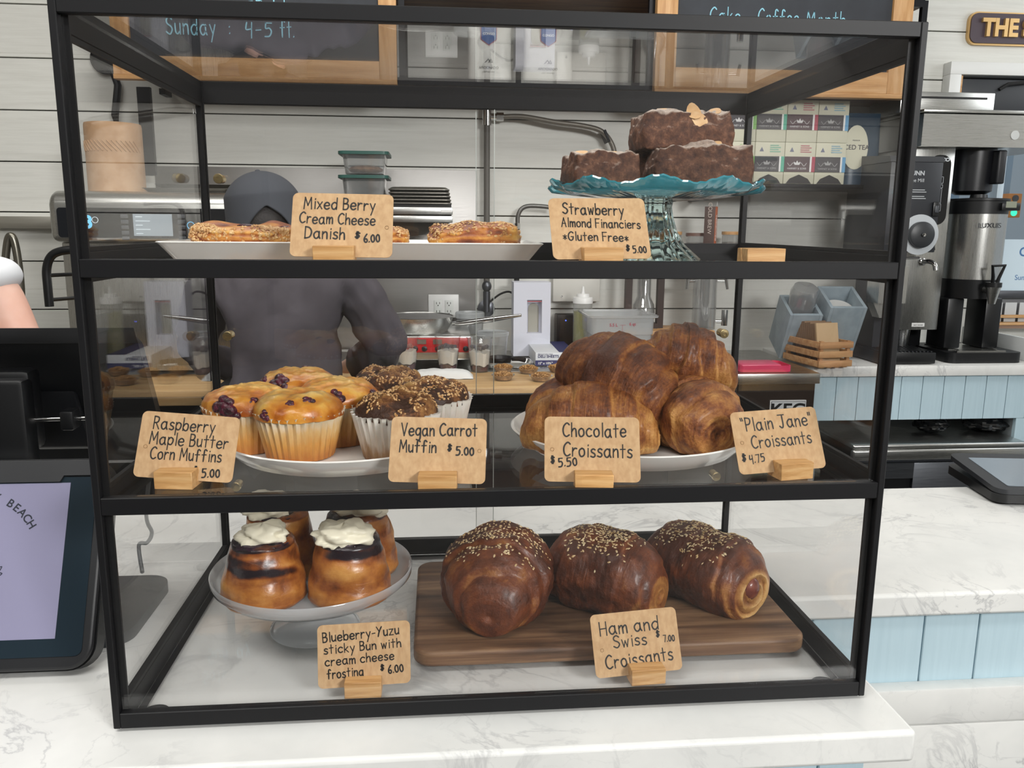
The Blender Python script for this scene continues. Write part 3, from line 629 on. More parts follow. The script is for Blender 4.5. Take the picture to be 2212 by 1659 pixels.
# muffins
def muffin(label, loc, kind, seed, r0=.0365, r1=.0465, h=.05, dome=.021, berries=(), rz=0):
    t = thing('muffin', label, 'muffin', loc, 'corn muffins with berries' if kind == 'corn' else 'carrot muffins')
    n = 34; rnd = random.Random(seed); P = V(loc)
    prof = [(0, .0004), (r0 * .97, .0004), (r0, .0015)] + [(r0 + (r1 - r0) * k / 8, .0015 + (h - .0015) * k / 8) for k in range(1, 9)]
    prof += [(r1 + .0012, h + .0012), (r1 - .0004, h), (r1 - .004, h * .8)]
    def wob(a, r, z):
        k = max(0, z - .001) / h; q = abs(((a * n / (2 * PI)) % 1) - .5) * 4 - 1
        return r * (1 + (.010 + .034 * k) * q) + .0006 * math.sin(3 * a + seed) * k, z + .0012 * math.sin(5 * a + seed) * max(0, k - .8) * 5
    MB().lathe(prof, n * 8, xf=M.Translation(loc), wob=wob).build('paper_liner', LINER_C if kind == 'corn' else LINER_K, t, smooth=25)
    off = V((seed * 7.3, seed * 3.1, 0)); tone = []; mb = MB()
    ov = .0015 if kind == 'corn' else -.002
    def fn(u, v):
        a = 2 * PI * u; q = v; rr = (r1 + ov) * math.sin(min(1, q * 1.02) * PI / 2) ** .8; zz = h - .004 + (dome + .004) * max(0, math.cos(q * PI / 2)) ** .75
        d = V((rr * math.cos(a), rr * math.sin(a), zz)); f = fbm(d + off, 42, 3); f2 = fbm(d + off, 150, 2)
        d.z += (.0038 if kind == 'corn' else .006) * f * (1 - q ** 4) + (.0012 if kind == 'corn' else .0028) * f2; tone.append((.28 if kind == 'corn' else .1) + .42 * (1 - q) * (1 if kind == 'corn' else .5) + .5 * f + .25 * (f2 if kind != 'corn' else 0))
        return P + d
    mb.grid(64, 34, lambda u, v: fn(u, 1 - v), wu=True); mb.at['tone'] = tone
    mb.build('muffin_top', CORN if kind == 'corn' else CARROT, t, smooth=70)
    for (a, q, s) in berries:
        rr = r1 * math.sin(q * PI / 2) ** .8; zz = h - .003 + (dome + .003) * max(0, math.cos(q * PI / 2)) ** .75; a = R(a)
        ctr = P + V((rr * math.cos(a), rr * math.sin(a), zz - s * .15)); nrm = V((math.cos(a) * q, math.sin(a) * q, 1.1 - q)).to_track_quat('Z', 'Y').to_matrix().to_4x4()
        b = MB()
        for k in range(7):
            th = k * 2.4; d = s * .62 * math.sqrt(k / 7)
            b.ball((d * math.cos(th), d * math.sin(th) * .8, rnd.uniform(-.1, .12) * s), s * rnd.uniform(.34, .5), s * rnd.uniform(.3, .45), s * .3, 10, xf=M.Translation(ctr) @ nrm)
        b.build('baked_raspberry', BERRY, t, smooth=70)
    if kind != 'corn':
        src = [o for o in t.children if o.name.startswith('muffin_top')][0]
        stuff(sprinkle(None, src, 620, seed, 'sugar_topping', CRUMB, (.0015, .0012, .0012), lambda c, nn: .9 if nn.z > .35 and fbm(c + off, 60, 2) > -.12 else 0))
    return t
def mp(p): return (p[0], p[1], PLZ)
muffin('front corn muffin with small raspberries in a pleated paper liner', mp((0.1662, 0.1364, 0.2847)), 'corn', 1, berries=((-128, .88, .009), (-62, .42, .0085), (-95, .5, .006)))
muffin('leftmost corn muffin with a big dark raspberry stain', mp((0.1033, 0.1706, 0.2847)), 'corn', 2, berries=((-108, .74, .017), (-96, .93, .011), (-66, .66, .007)))
muffin('corn muffin at the back of the plate, highest in view', mp((0.1425, 0.2808, 0.2847)), 'corn', 3, berries=((-112, .66, .016), (-150, .75, .012), (60, .2, .009)))
muffin('corn muffin between the front corn muffin and the carrot muffins', mp((0.2004, 0.1958, 0.2847)), 'corn', 4, berries=((-85, .70, .012), (-20, .85, .011)), h=.052)
muffin('front carrot muffin beside the Vegan Carrot card', mp((0.2718, 0.1259, 0.2847)), 'carrot', 5)
muffin('right carrot muffin with a cracked sugary top', mp((0.3082, 0.198, 0.2847)), 'carrot', 6)
muffin('back carrot muffin behind the other two', mp((0.2524, 0.2784, 0.2847)), 'carrot', 7)
# lower tier: glass stand and sticky buns
stand = thing('cake_stand', 'clear swirled glass cake stand holding the sticky buns', 'cake stand', (.166, .19, SH1))
GST = pane('stand_glass', (.95, .97, .98, 1), .05, .05, 1.6, '#f2f6f9', .55)
PT = .0655
pr = [(.0, PT - .006), (.085, PT - .006), (.106, PT - .002), (.1165, PT + .008), (.1175, PT + .0165), (.1165, PT + .018), (.1145, PT + .0165), (.112, PT + .009), (.103, PT + .001), (.085, PT), (0, PT)]
MB().lathe(pr, 96, xf=M.Translation((.166, .19, 0))).build('plate', GST, stand, smooth=60)
pr = [(.053, SH1 + .0003), (.053, SH1 + .003), (.046, SH1 + .008), (.032, SH1 + .014), (.024, SH1 + .022), (.022, SH1 + .034), (.027, SH1 + .046), (.036, PT - .0062)]
MB().lathe(pr, 64, xf=M.Translation((.166, .19, 0))).build('pedestal', GST, stand, smooth=60)
def bun(label, loc, seed, dark, frost, r0=.048, r1=.035, h=.068, tilt=0):
    t = thing('sticky_bun', label, 'sticky bun', loc, 'blueberry sticky buns on the glass stand'); P = V(loc); tone = []; mb = MB(); off = V((seed * 5.7, 1, seed * 2.2))
    prof = [(0, 0), (r0 * .93, 0), (r0, .006)] + [(r0 + (r1 - r0) * (k / 14) ** 1.3, .006 + (h - .006) * k / 14) for k in range(1, 15)] + [(r1 * .88, h + .0035), (r1 * .6, h + .005), (r1 * .3, h + .0045), (.0005, h + .004)]
    nv = len(prof)
    def fn(u, v):
        j = v * (nv - 1); i = int(j); f = j - i; r, z = prof[i] if i >= nv - 1 else tuple(a + (b - a) * f for a, b in zip(prof[i], prof[i + 1]))
        a = 2 * PI * u; d = V((r * math.cos(a), r * math.sin(a), z)); n1 = fbm(d + off, 30, 3)
        zz = z + .004 * math.sin(a + seed) + .002 * math.sin(2 * a); lay = math.sin(zz / h * 15 + a * .5 + seed); k = 1 + .018 * lay * (1 if .006 < z < h else 0) + .05 * n1
        tn = .58 + .12 * lay + .35 * n1
        for (lo, hi, a0, wd) in dark:
            da = abs((a - R(a0) + PI) % (2 * PI) - PI); zc = zz / h
            tn -= .62 * smooth(lo - .04, lo + .04, zc) * (1 - smooth(hi - .04, hi + .04, zc)) * (1 - smooth(wd * .6, wd, da))
        if z > h * .97: tn -= .4
        tone.append(tn); return P + V((d.x * k, d.y * k, d.z * (1 + .03 * n1)))
    mb.grid(72, nv * 3, fn, wu=True); mb.at['tone'] = tone; mb.build('bun_body', BUN, t, smooth=70)
    j = MB(); j.ball(P + V((0, 0, h + .001)), r1 * .93, r1 * .93, .0065, 30, fn=lambda d: 1 + .14 * fbm(d + off, 3, 3)); j.build('blueberry_jam', JAM, t, smooth=70)
    fx, fy, fs, fz = frost; off2 = off * 1.7
    f = MB(); f.ball(P + V((fx, fy, h + .0085 + fz)), fs, fs * .82, fs * .5, 48, fn=lambda d: 1 + .30 * fbm(d + off2, 1.8, 3) + .07 * math.sin(4 * math.atan2(d.y, d.x) + 6 * d.z))
    f.build('frosting', FROST, t, smooth=80); return t
def bp(p): return (p[0], p[1], PT + .0004)
bun('front left sticky bun with a dark berry band and cream frosting', bp((0.1192, 0.143, 0.066)), 1, ((.62, .84, -130, 1.5), (.56, .68, -75, 1.1)), (.001, -.004, .027, 0))
bun('front right sticky bun with frosting sliding forward over the jam', bp((0.2142, 0.1433, 0.066)), 2, ((.86, 1.1, -60, 1.4),), (-.004, -.010, .031, 0))
bun('back left sticky bun, its frosting tilted and tall', bp((0.124, 0.2105, 0.066)), 3, ((.74, .95, -150, 1.3),), (-.010, -.004, .033, .002), h=.076)
bun('back right sticky bun half hidden by the front ones', bp((0.2176, 0.2149, 0.066)), 4, ((.82, 1.1, -150, 1.2),), (.006, -.006, .032, .002), h=.073)
# top tier: platter, danishes
PX0, PX1, PY0, PY1 = (0.0409, 0.13, 0.4605)[0], (0.4259, 0.13, 0.4543)[0], .085, .265
def rr(i, z, r): return [(x, y, z) for x, y in rrect(PX0 + i, PX1 - i, PY0 + i, PY1 - i, r, 6)]
o = MB().loft([rr(.017, SH3 + .0003, .006), rr(.014, SH3 + .0012, .009), rr(.0025, SH3 + .0165, .012), rr(0, SH3 + .0185, .013), rr(.0012, SH3 + .0195, .012), rr(.004, SH3 + .0188, .01), rr(.016, SH3 + .0062, .008), rr(.02, SH3 + .0052, .006)]).build('platter', CERAMIC, smooth=50)
tag(o, 'long white rectangular platter under the danishes', 'platter')
def danish(label, loc, rz, L, W_, H, seed, sugar, fill):
    t = thing('danish', label, 'danish', (0, 0, 0), 'mixed berry danishes on the platter'); off = V((seed * 3.3, seed, 0)); tone = []; mb = MB()
    def fn(u, v):
        a = 2 * PI * u; b = (v - .5) * PI * .9999; d = V((math.cos(a) * math.cos(b), math.sin(a) * math.cos(b), math.sin(b)))
        e = V([abs(c) ** .62 * (1 if c > 0 else -1) for c in d]); p = V((e.x * L / 2, e.y * W_ / 2, e.z * H * .5 + H * .5)); f = fbm(p + off, 40, 3)
        lay = math.sin(p.z / H * 26 + 3 * f); k = 1 + .06 * f + (.02 * lay if abs(d.z) < .75 else 0); tone.append(.42 + .2 * lay * (1 - abs(d.z)) + .5 * f)
        zz = p.z * (1 + .25 * fbm(p + off, 22, 2)); return V((p.x * k, p.y * k, max(0, zz)))
    mb.grid(90, 54, fn, wu=True); mb.at['tone'] = tone; b = mb.build('pastry', DANISH, t, smooth=70)
    sprinkle(None, b, 700, seed, 'sugar_crumbs', CRUMB, (.0016, .0013, .0014), sugar)
    for (x, y, z, s) in fill:
        MB().ball((x, y, z), s * 1.6, s, s * .45, 16, fn=lambda d: 1 + .25 * fbm(d, 4, 2)).build('berry_filling', BERRY, t, smooth=70)
    t.location = loc; t.rotation_euler = (0, 0, rz); return t
DZ = SH3 + .0056
danish('danish at the left end of the platter with berry filling showing', ((0.1173, 0.165, 0.4649)[0], .168, DZ), R(2), .118, .085, .034, 1, lambda c, n: 1 if c.y < -.012 and n.z > -.3 and c.z < .031 and c.y < -.02 + .02 * math.sin(c.x * 90) else 0, ((.0, -.022, .0285, .006), (.040, -.018, .0275, .004)))
danish('danish in the middle of the platter behind the Mixed Berry card', ((0.2365, 0.175, 0.4655)[0], .178, DZ), R(-4), .100, .072, .031, 2, lambda c, n: 1 if n.z > .3 else 0, ((.0, .0, .027, .006),))
danish('danish at the right end of the platter with a sugar crust on top', ((0.3582, 0.16, 0.4665)[0], .163, DZ), R(-3), .100, .075, .033, 3, lambda c, n: 1 if n.z > .25 and c.z > .012 else 0, ())
# top tier: teal stand with chocolate cakes
CXS, CYS = .5545, .155
ts = thing('cake_stand', 'teal pressed glass cake stand with a ruffled rim holding chocolate cakes', 'cake stand', (CXS, CYS, SH3))
TEAL = pane('teal_glass', (.50, .86, .92, 1), .06, .06, 1.7, '#4cc0d2', .5)
def ruf(a, r, z):
    k = smooth(.085, .115, r); return r * (1 + .018 * k * math.sin(20 * a)), z + .0035 * k * math.sin(10 * a + .6) + .0007 * k * math.sin(60 * a)
TZ = .5215
pr = [(0, TZ - .011), (.03, TZ - .011), (.06, TZ - .0085), (.095, TZ - .004), (.111, TZ + .001), (.1155, TZ + .0058), (.1148, TZ + .0075), (.108, TZ + .0055), (.095, TZ + .001), (.06, TZ - .0005), (0, TZ - .0005)]
MB().lathe(pr, 200, xf=M.Translation((CXS, CYS, 0)), wob=ruf).build('plate', TEAL, ts, smooth=60)
STEMG = pm('pale_teal_glass', '#d9f5f3', .03, trans=1.0)
def rib(a, r, z): return r * (1 + .055 * abs(math.sin(8 * a))), z
pr = [(.049, SH3 + .0004), (.0505, SH3 + .002), (.044, SH3 + .008), (.033, SH3 + .018), (.025, SH3 + .032), (.0205, SH3 + .047), (.0185, SH3 + .058), (.0195, SH3 + .0635), (.024, TZ - .0112)]
MB().lathe(pr, 160, xf=M.Translation((CXS, CYS, 0)), wob=rib).build('pedestal', STEMG, ts, smooth=40)
def cake(label, loc, rz, L, W_, H, seed, alm, ry=0):
    t = thing('almond_cake', label, 'cake', (0, 0, 0), 'chocolate almond cakes on the teal stand'); off = V((seed * 4.1, seed, 3)); mb = MB()
    def fn(u, v):
        a = 2 * PI * u; b = (v - .5) * PI * .9999; d = V((math.cos(a) * math.cos(b), math.sin(a) * math.cos(b), math.sin(b)))
        q = max(abs(d.x), abs(d.y), abs(d.z)); e = d / q; e = e.lerp(d * 1.15, .18); tp = max(0, e.z)
        p = V((e.x * L / 2 * (1 - .06 * tp), e.y * W_ / 2 * (1 - .06 * tp), e.z * H / 2 + H / 2)); f = fbm(p + off, 36, 3); g = fbm(p + off, 130, 2)
        if e.z > .6: p.z += H * .16 * (1 - (d.x ** 2 + d.y ** 2)) + .006 * f
        k = 1 + .05 * f + .02 * g; return V((p.x * k, p.y * k, max(0, p.z + .002 * g)))
    mb.grid(110, 70, fn, wu=True); b = mb.build('cake_body', COCOA, t, smooth=70)
    for (x, y, z, ay_, s) in alm:
        MB().prism([(s * .009 * math.cos(i * PI / 6), s * .006 * math.sin(i * PI / 6) * (1 - .3 * math.cos(i * PI / 6))) for i in range(12)], 0, .0009, xf=M.Translation((x, y, z)) @ M.Rotation(ay_, 4, 'X') @ M.Rotation(ay_ * 1.7, 4, 'Z')).build('almond_slice', ALMOND, t)
    t.location = loc; t.rotation_euler = (0, ry, rz); return t
CZ = TZ + .0004
cake('left chocolate cake, smallest and plain topped', (.489, .135, CZ), R(8), .074, .062, .033, 1, ((-.02, .0, .036, .4, 1.1), (.01, -.01, .037, .2, .8)))
cake('front right chocolate cake dusted with powdered sugar', (.594, .130, CZ), R(-4), .108, .062, .040, 2, ((.005, -.005, .047, .3, 1.2), (.018, .0, .047, .5, 1)))
cake('chocolate cake on top of the others, with almond slices', (.583, .165, CZ + .0425), R(3), .102, .066, .036, 3, ((.006, -.026, .039, .9, 1.3), (.010, -.031, .030, 1.4, 1.2), (-.02, -.01, .043, .2, 1), (.035, -.015, .04, .5, 1)), R(-2))
cake('chocolate cake at the back of the teal stand, under the top one', (.578, .195, CZ), R(3), .1, .055, .042, 4, ())

# ---------------------------------------------------------------- staff side: prep table and what stands on it
def rect(mb, A, B, y0, y1, b=0, seg=2):
    return mb.box(min(A[0], B[0]), max(A[0], B[0]), y0, y1, min(A[2], B[2]), max(A[2], B[2]), b, seg)
CLEARP = pane('clear_plastic', (.97, .97, .97, 1), .05, .08, 1.5, '#e8ecee', .12)
MILKY = pane('milky_plastic', (.95, .95, .95, 1), .05, .2, 1.2, '#dfe4e6', .5)
BLKM = pm('black_metal', '#15161a', .45, .6)
pt = thing('prep_table', 'steel prep table along the back wall with a dark front, under the cooktop and cups', 'prep table', (.1, 2.1, FLZ))
MB().box(-1.05, 1.06, 1.985, 2.47, -.03, -.002, .003).build('table_top', STEEL, pt)
MB().box(-1.05, 1.06, 1.78, 2.47, FLZ + .12, -.047).build('cabinet', pm('dark_front', '#1b1c1f', .4), pt)
for x in (-1.0, .1, .98): MB().box(x, x + .05, 1.82, 1.87, FLZ, FLZ + .119).build('leg', BLKM, pt)
o = MB().box(-.95, 1.06, 1.70, 1.982, -.046, 0, .004).build('butcher_block_worktop', BUTCHER); tag(o, 'pale butcher block worktop along the front of the prep table', 'worktop')
# red cooktop, pan
ct = thing('induction_cooktop', 'red fronted countertop induction cooktop under the frying pan', 'cooktop', (.3, 2.2, 0))
rect(MB(), (0.1706, 2.03, 0.1139), (0.4289, 2.03, 0.0317), 2.035, 2.40, .004).build('body', STEEL, ct)
RED = pm('red_panel', '#b01f24', .3)
pn = rect(MB(), (0.1705, 2.03, 0.1092), (0.4274, 2.03, 0.0588), 2.028, 2.0345, .002).build('control_panel', RED, ct)
for p in ((0.2397, 2.03, 0.0742), (0.2708, 2.03, 0.074), (0.316, 2.03, 0.0738), (0.4101, 2.03, 0.0733)):
    x = p[0]; MB().lathe([(.0095, 0), (.0095, .003), (.008, .004), (0, .004)], 16, xf=basis((x, 2.028, p[2] - .002), (1, 0, 0), (0, 0, 1), (0, -1, 0))).build('button', BLACK2, pn)
for p in ((0.2617, 2.03, 0.0962), (0.3147, 2.03, 0.0959)): x = p[0]; MB().box(x - .015, x + .015, 2.026, 2.028, p[2] - .008, p[2] + .008).build('display', pm('lcd_grey', '#6d6259', .3), pn)
fp = thing('frying_pan', 'steel frying pan with dark nonstick inside and long handle, on the red cooktop', 'frying pan', (.29, 2.19, .09))
PZ = (0.2655, 2.19, 0.1006)[2]; PT_ = (0.2663, 2.19, 0.1668)[2]; PCX = (0.2465, 2.19, 0.1536)[0]; hh = PT_ - PZ
pr = [(0, 0), (.085, 0), (.10, .006), (.118, hh * .6), (.126, hh), (.124, hh + .001)]
MB().lathe(pr + [(.123, hh - .001), (.115, hh * .6), (.098, .009), (0, .007)], 56, xf=M.Translation((PCX, 2.19, PZ))).build('pan_body', STEEL, fp)
MB().lathe([(0, .0085), (.096, .0102), (.1135, hh * .6), (.1215, hh - .002)], 56, xf=M.Translation((PCX, 2.19, PZ + .0006))).build('nonstick_lining', pm('nonstick', '#191a1c', .3), fp)
a = (0.3785, 2.15, 0.1414); b_ = (0.5007, 2.12, 0.1608); c_ = (0.6038, 2.08, 0.1795)
MB().tube([(PCX + .123, 2.17, a[2]), (a[0] + .02, 2.15, a[2] + .003), b_, c_], [.008, .009, .011, .005], 12).build('handle', CHROME, fp)
# parfait cups
CUPM = pane('clear_cup', (.97, .97, .97, 1), .05, .03, 1.6, '#eef0f2', .06)
CREAM = pm('yogurt', '#e7e4da', .45); BERRYD = pm('berry_compote', '#2d0d18', .2, col2='#52152a', ns=60, coat=.3)
def parfait(label, x, y, seed, red=False):
    t = thing('parfait_cup', label, 'parfait', (x, y, .0004), 'yogurt parfait cups on the prep table'); rnd = random.Random(seed); T = M.Translation((x, y, .0004)); H = .113
    MB().lathe([(0, 0), (.029, 0), (.030, .002), (.0425, H), (.0445, H + .001), (.0445, H + .003), (.0435, H + .003), (.0415, H), (.029, .003), (0, .003)], 40, xf=T).build('cup', CUPM, t)
    rad = lambda z: .0287 + .0122 * z / H
    w1 = lambda a, r, z: (r, z + (.003 * math.sin(3 * a + seed) if z > .012 else 0))
    MB().lathe([(0, .0034), (rad(.0034) - .0002, .0034), (rad(.02), .02), (0, .021)], 40, xf=T, wob=w1).build('berry_layer', BERRYD, t)
    MB().lathe([(0, .0215), (rad(.02), .0235), (rad(.068), .068), (0, .074)], 40, xf=T, wob=lambda a, r, z: (r, z + .003 * math.sin(3 * a + seed) + .002 * math.sin(7 * a))).build('yogurt_layer', CREAM, t)
    m = MB()
    for k in range(11):
        a = k * 2.4; d = .030 * math.sqrt(k / 11); m.ball((d * math.cos(a), d * math.sin(a), .080 + rnd.uniform(-.002, .006)), .0075, .0075, .007, 10, xf=T)
    m.build('berries', pm('blueberries', '#1d2030', .4, col2='#31354a', ns=80) if not red else pm('strawberries', '#9c3a36', .35, col2='#c26a5c', ns=80), t)
p = (0.3495, 1.9951, 0); parfait('parfait cup in the middle, in front of the red cooktop', p[0], p[1] + .025, 1)
p = (0.4555, 1.9633, 0); parfait('parfait cup at the right end, by the granola cups', p[0], p[1] + .025, 2)
p = (0.2109, 2.0196, 0); parfait('parfait cup with strawberry, at the staff member\'s sleeve', p[0], p[1] + .02, 3, True)
# towel
mb = MB()
TC = (0.3285, 1.8669, 0)
def tw(u, v):
    x = (u - .5) * .20; y = (v - .5) * .075; f = fbm((x * 1.0, y, 3), 24, 3); return V((TC[0] + x + .02 * y, TC[1] + .01 + y + .05 * x * x, .003 + .024 * (1 - abs(2 * v - 1) ** 4) * (1 - abs(2 * u - 1) ** 8) + .004 * f * (1 - abs(2 * u - 1) ** 6)))
mb.grid(60, 30, tw); mb.add([(TC[0] + x, TC[1] + .01 + y, .0006) for x, y in ((-.1, -.037), (.1, -.037), (.1, .037), (-.1, .037))], [(0, 1, 2, 3)])
o = mb.build('folded_towel', pm('terry_white', '#dedfdd', .9, bump=.9, bs=700, bd=.001), smooth=80); tag(o, 'folded white terry towel on the butcher block', 'towel')
# granola cups
GRAN = pm('granola', '#7c5227', .8, col2='#c59a62', ns=110, lo=.35, hi=.65, bump=1.0, bs=120, bd=.004)
def granola(label, p, seed):
    t = thing('granola_cup', label, 'granola cup', (p[0], p[1], .0004), 'small granola cups on the butcher block'); T = M.Translation((p[0], p[1], .0004)); rnd = random.Random(seed)
    MB().lathe([(0, 0), (.026, 0), (.034, .016), (.0375, .0165), (.0375, .018), (.0335, .0175), (.025, .0015), (0, .0015)], 32, xf=T).build('cup', CUPM, t)
    m = MB().lathe([(0, .002), (.0245, .002), (.0322, .0155), (0, .024)], 32, xf=T)
    for k in range(60):
        a = k * 2.4; d = .030 * math.sqrt(k / 60); s = rnd.uniform(.003, .005); m.ball((d * math.cos(a), d * math.sin(a), .0245 - 8 * d * d + rnd.uniform(-.001, .002)), s, s * .8, s * .7, 6, xf=T)
    stuff(m.build('granola', GRAN, t))
for i, (lab, p) in enumerate((('granola cup at the front left, nearest the towel', (0.5218, 1.8011, 0)), ('granola cup behind the front left one', (0.5337, 1.9508, 0)), ('granola cup in the back row, second from the left', (0.6158, 1.9207, 0)),
                              ('granola cup in the front row at right', (0.6399, 1.7795, 0)), ('granola cup in front of the deli sheets box, partly behind the croissants', (0.7178, 1.9422, -0)))):
    granola(lab, (p[0], p[1] + .025, 0), i)
# deli sheets box, white carton, bottle, bin
A = (0.6566, 2.09, 0.0467); B = (0.7988, 2.09, -0.007)
db = thing('deli_sheet_box', 'open white and navy box of deli sheets beside the granola cups', 'box', ((A[0] + B[0]) / 2, 2.2, 0))
MB().box(A[0], B[0], 2.09, 2.37, .0004, A[2], .001).build('carton', pm('white_carton', '#d9dce0', .5), db)
NAVY = pm('navy_print', '#272b5e', .5)
MB().box(A[0] - .0004, B[0] + .0004, 2.0892, 2.0899, .001, A[2] * .42).box(A[0] + .085, B[0] + .0003, 2.1, 2.369, A[2] + .0002, A[2] + .001).build('printed_band', NAVY, db)
mb = MB(); ptext(mb, 'DELI SHEETS', .0135, frontxf(A[0] + .008, 2.0895, A[2] * .62), 'LEFT', bold=.0003); ptext(mb, 'PRE-CUT DRY WAX', .006, frontxf(A[0] + .008, 2.0895, A[2] * .84), 'LEFT'); mb.build('print', NAVY, db, smooth=0)
mb = MB(); ptext(mb, '15" x 10\u00be"', .0115, frontxf(A[0] + .008, 2.0889, A[2] * .12), 'LEFT', bold=.0003); mb.build('size_print', WHITE, db, smooth=0)
A = (0.5983, 2.31, 0.277); B = (0.7371, 2.31, 0.0374); wx0, wx1 = A[0], B[0]; wz1 = A[2]
wb = thing('glove_carton', 'tall white cardboard carton with an arched tear-out window, against the wall', 'box', ((wx0 + wx1) / 2, 2.36, 0))
cx = (wx0 + wx1) / 2; w0, w1, zb, zt = cx - .019, cx + .037, (0.6697, 2.31, 0.0869)[2], (0.6681, 2.31, 0.2119)[2]
CART = pm('white_card', '#d5d7e2', .55)
mb = MB().box(wx0, w0, 2.31, 2.40, .0004, wz1).box(w1, wx1, 2.31, 2.40, .0004, wz1).box(w0, w1, 2.31, 2.40, .0004, zb).box(w0, w1, 2.31, 2.40, zt, wz1).box(w0, w1, 2.35, 2.40, zb, zt)
mb.build('carton', CART, wb)
MB().prism([(w0 + .008, zb), (w1 - .008, zb), (w1 - .008, zt - .035)] + [((w0 + w1) / 2 + (w1 - w0 - .016) / 2 * math.cos(t), zt - .035 + .02 * math.sin(t)) for t in [PI * k / 10 for k in range(1, 10)]] + [(w0 + .008, zt - .035)], 0, .002, xf=frontxf(0, 2.35, 0)).build('inner_film', pm('inner_grey', '#aaa89c', .5), wb)
MB().box(w0 + .001, w1 - .001, 2.3095, 2.3105, zt - .007, zt - .004).build('tear_line', pm('red_perforation', '#b5555a', .6), wb)
def squeeze(loc, H, r, fill):
    t = thing('squeeze_bottle', 'clear squeeze bottle of yellow green oil with a white pointed cap', 'bottle', loc); T = M.Translation(loc)
    MB().lathe([(0, 0), (r * .96, 0), (r, .004), (r, H * .76), (r * .97, H * .775), (r * .94, H * .77), (r * .95, .004), (0, .003)], 36, xf=T).build('bottle', CLEARP, t)
    MB().lathe([(0, .0035), (r * .93, .0045), (r * .93, fill), (0, fill)], 36, xf=T).build('oil', pm('olive_oil', '#a9a758', .25, coat=.2), t)
    MB().lathe([(r * .98, H * .757), (r * 1.02, H * .76), (r * 1.02, H * .835), (r * .98, H * .845), (r * .66, H * .85), (r * .66, H * .885), (r * .62, H * .895), (r * .2, H * .9), (r * .11, H), (0, H)], 36, xf=T).build('cap', WHITE, t)
p = (0.8623, 2.33, 0.1189); zt = (0.8589, 2.33, 0.2605)[2]; squeeze((p[0], 2.33, .0004), zt, .0365, (0.8611, 2.33, 0.1681)[2])
A = (0.848, 2.06, 0.1763); B = (1.0696, 2.06, 0.0224)
cb_ = thing('food_storage_bin', 'translucent square food bin with red volume marks, behind the croissants', 'food bin', ((A[0] + B[0]) / 2, 2.16, 0))
x0, x1 = A[0], B[0]; zt = A[2]; d = .01
def rr2(i, z, y0=2.06, y1=2.27): return [(x, y, z) for x, y in rrect(x0 + i, x1 - i, y0 + i, y1 - i, .022, 5)]
MB().loft([rr2(d, .0004), rr2(.004, zt * .62), rr2(.0, zt * .64), rr2(-.002, zt - .008), rr2(-.014, zt - .004), rr2(-.015, zt + .003), rr2(-.012, zt + .004), rr2(.002, zt - .002), rr2(.004, zt * .64), rr2(d + .003, .004)]).build('bin', MILKY, cb_)
MB().loft([rr2(d + .004, .005), rr2(.0075, zt * .40), rr2(.05, zt * .44)]).build('contents', pm('pink_mix', '#a98f8e', .8, col2='#cbb8b4', ns=120), cb_)
mb = MB(); q = frontxf((x0 + x1) / 2, 2.0575, zt - .034)
ptext(mb, '5.5 L', .0145, q @ M.Translation((-.035, .0, 0)), bold=.0003); ptext(mb, '6 qt', .0145, q @ M.Translation((.032, .003, 0)), bold=.0003); mb.box((x0 + x1) / 2 - .012, (x0 + x1) / 2 + .008, 2.0573, 2.0577, zt - .030, zt - .029); mb.box((x0 + x1) / 2 - .004, (x0 + x1) / 2 - .003, 2.0573, 2.0577, zt - .055, zt - .029)
q = frontxf((x0 + x1) / 2, 2.0595, zt * .56); ptext(mb, '4 L', .0145, q @ M.Translation((-.035, 0, 0)), bold=.0003); ptext(mb, '4 qt', .0145, q @ M.Translation((.032, 0, 0)), bold=.0003)
mb.build('volume_marks', pm('red_print', '#a34a5a', .6), cb_, smooth=0)
MB().box((x0 + x1) / 2 + .01, (x0 + x1) / 2 + .035, 2.0605, 2.0612, zt * .36, zt * .50).build('blue_label', pm('blue_tape', '#2f6fae', .6), cb_)
# round deli containers, skillet on a tray
def deli(label, u, v, w, vb, Y, fillc):
    p = (u, v, Y); return p
def delitub(label, cx, Y, zt, r, fill):
    t = thing('deli_container', label, 'food container', (cx, Y, .0004), 'clear lidded deli containers'); T = M.Translation((cx, Y, .0004))
    MB().lathe([(0, 0), (r * .82, 0), (r * .95, zt * .86), (r * .93, zt * .86), (r * .8, .002), (0, .002)], 36, xf=T).build('tub', CLEARP, t)
    MB().lathe([(0, .003), (r * .79, .003), (r * .86, zt * .45), (0, zt * .47)], 30, xf=T).build('food', fill, t)
    MB().lathe([(r * .9, zt * .865), (r, zt * .87), (r * 1.01, zt * .98), (r * .96, zt), (r * .9, zt * .96), (0, zt * .95)], 36, xf=T).build('lid', MILKY, t)
q = (0.4372, 2.36, 0.1622); delitub('taller deli container of herbs behind the pan handle', q[0], 2.36, q[2], .055, pm('herbs', '#6d6a4a', .8, col2='#8d8a78', ns=60))
q = (0.5139, 2.22, 0.1058); delitub('lower deli container in front, right of the cooktop', q[0], 2.22, q[2], .059, pm('grey_filling', '#9a9890', .7))
sk = thing('tray', 'shallow steel tray holding the small black skillet', 'tray', (.62, 2.13, 0))
A = (0.4806, 2.05, 0.0249); B = (0.6409, 2.05, 0.0238)
def rr3(i, z): return [(x, y, z) for x, y in rrect(A[0] + i, B[0] - i, 2.04 + i, 2.135 - i, .012, 4)]
MB().loft([rr3(.008, .0004), rr3(.001, .018), rr3(-.003, .0185), rr3(-.003, .0195), rr3(.002, .019), rr3(.010, .002)]).build('tray_body', STEEL, sk)
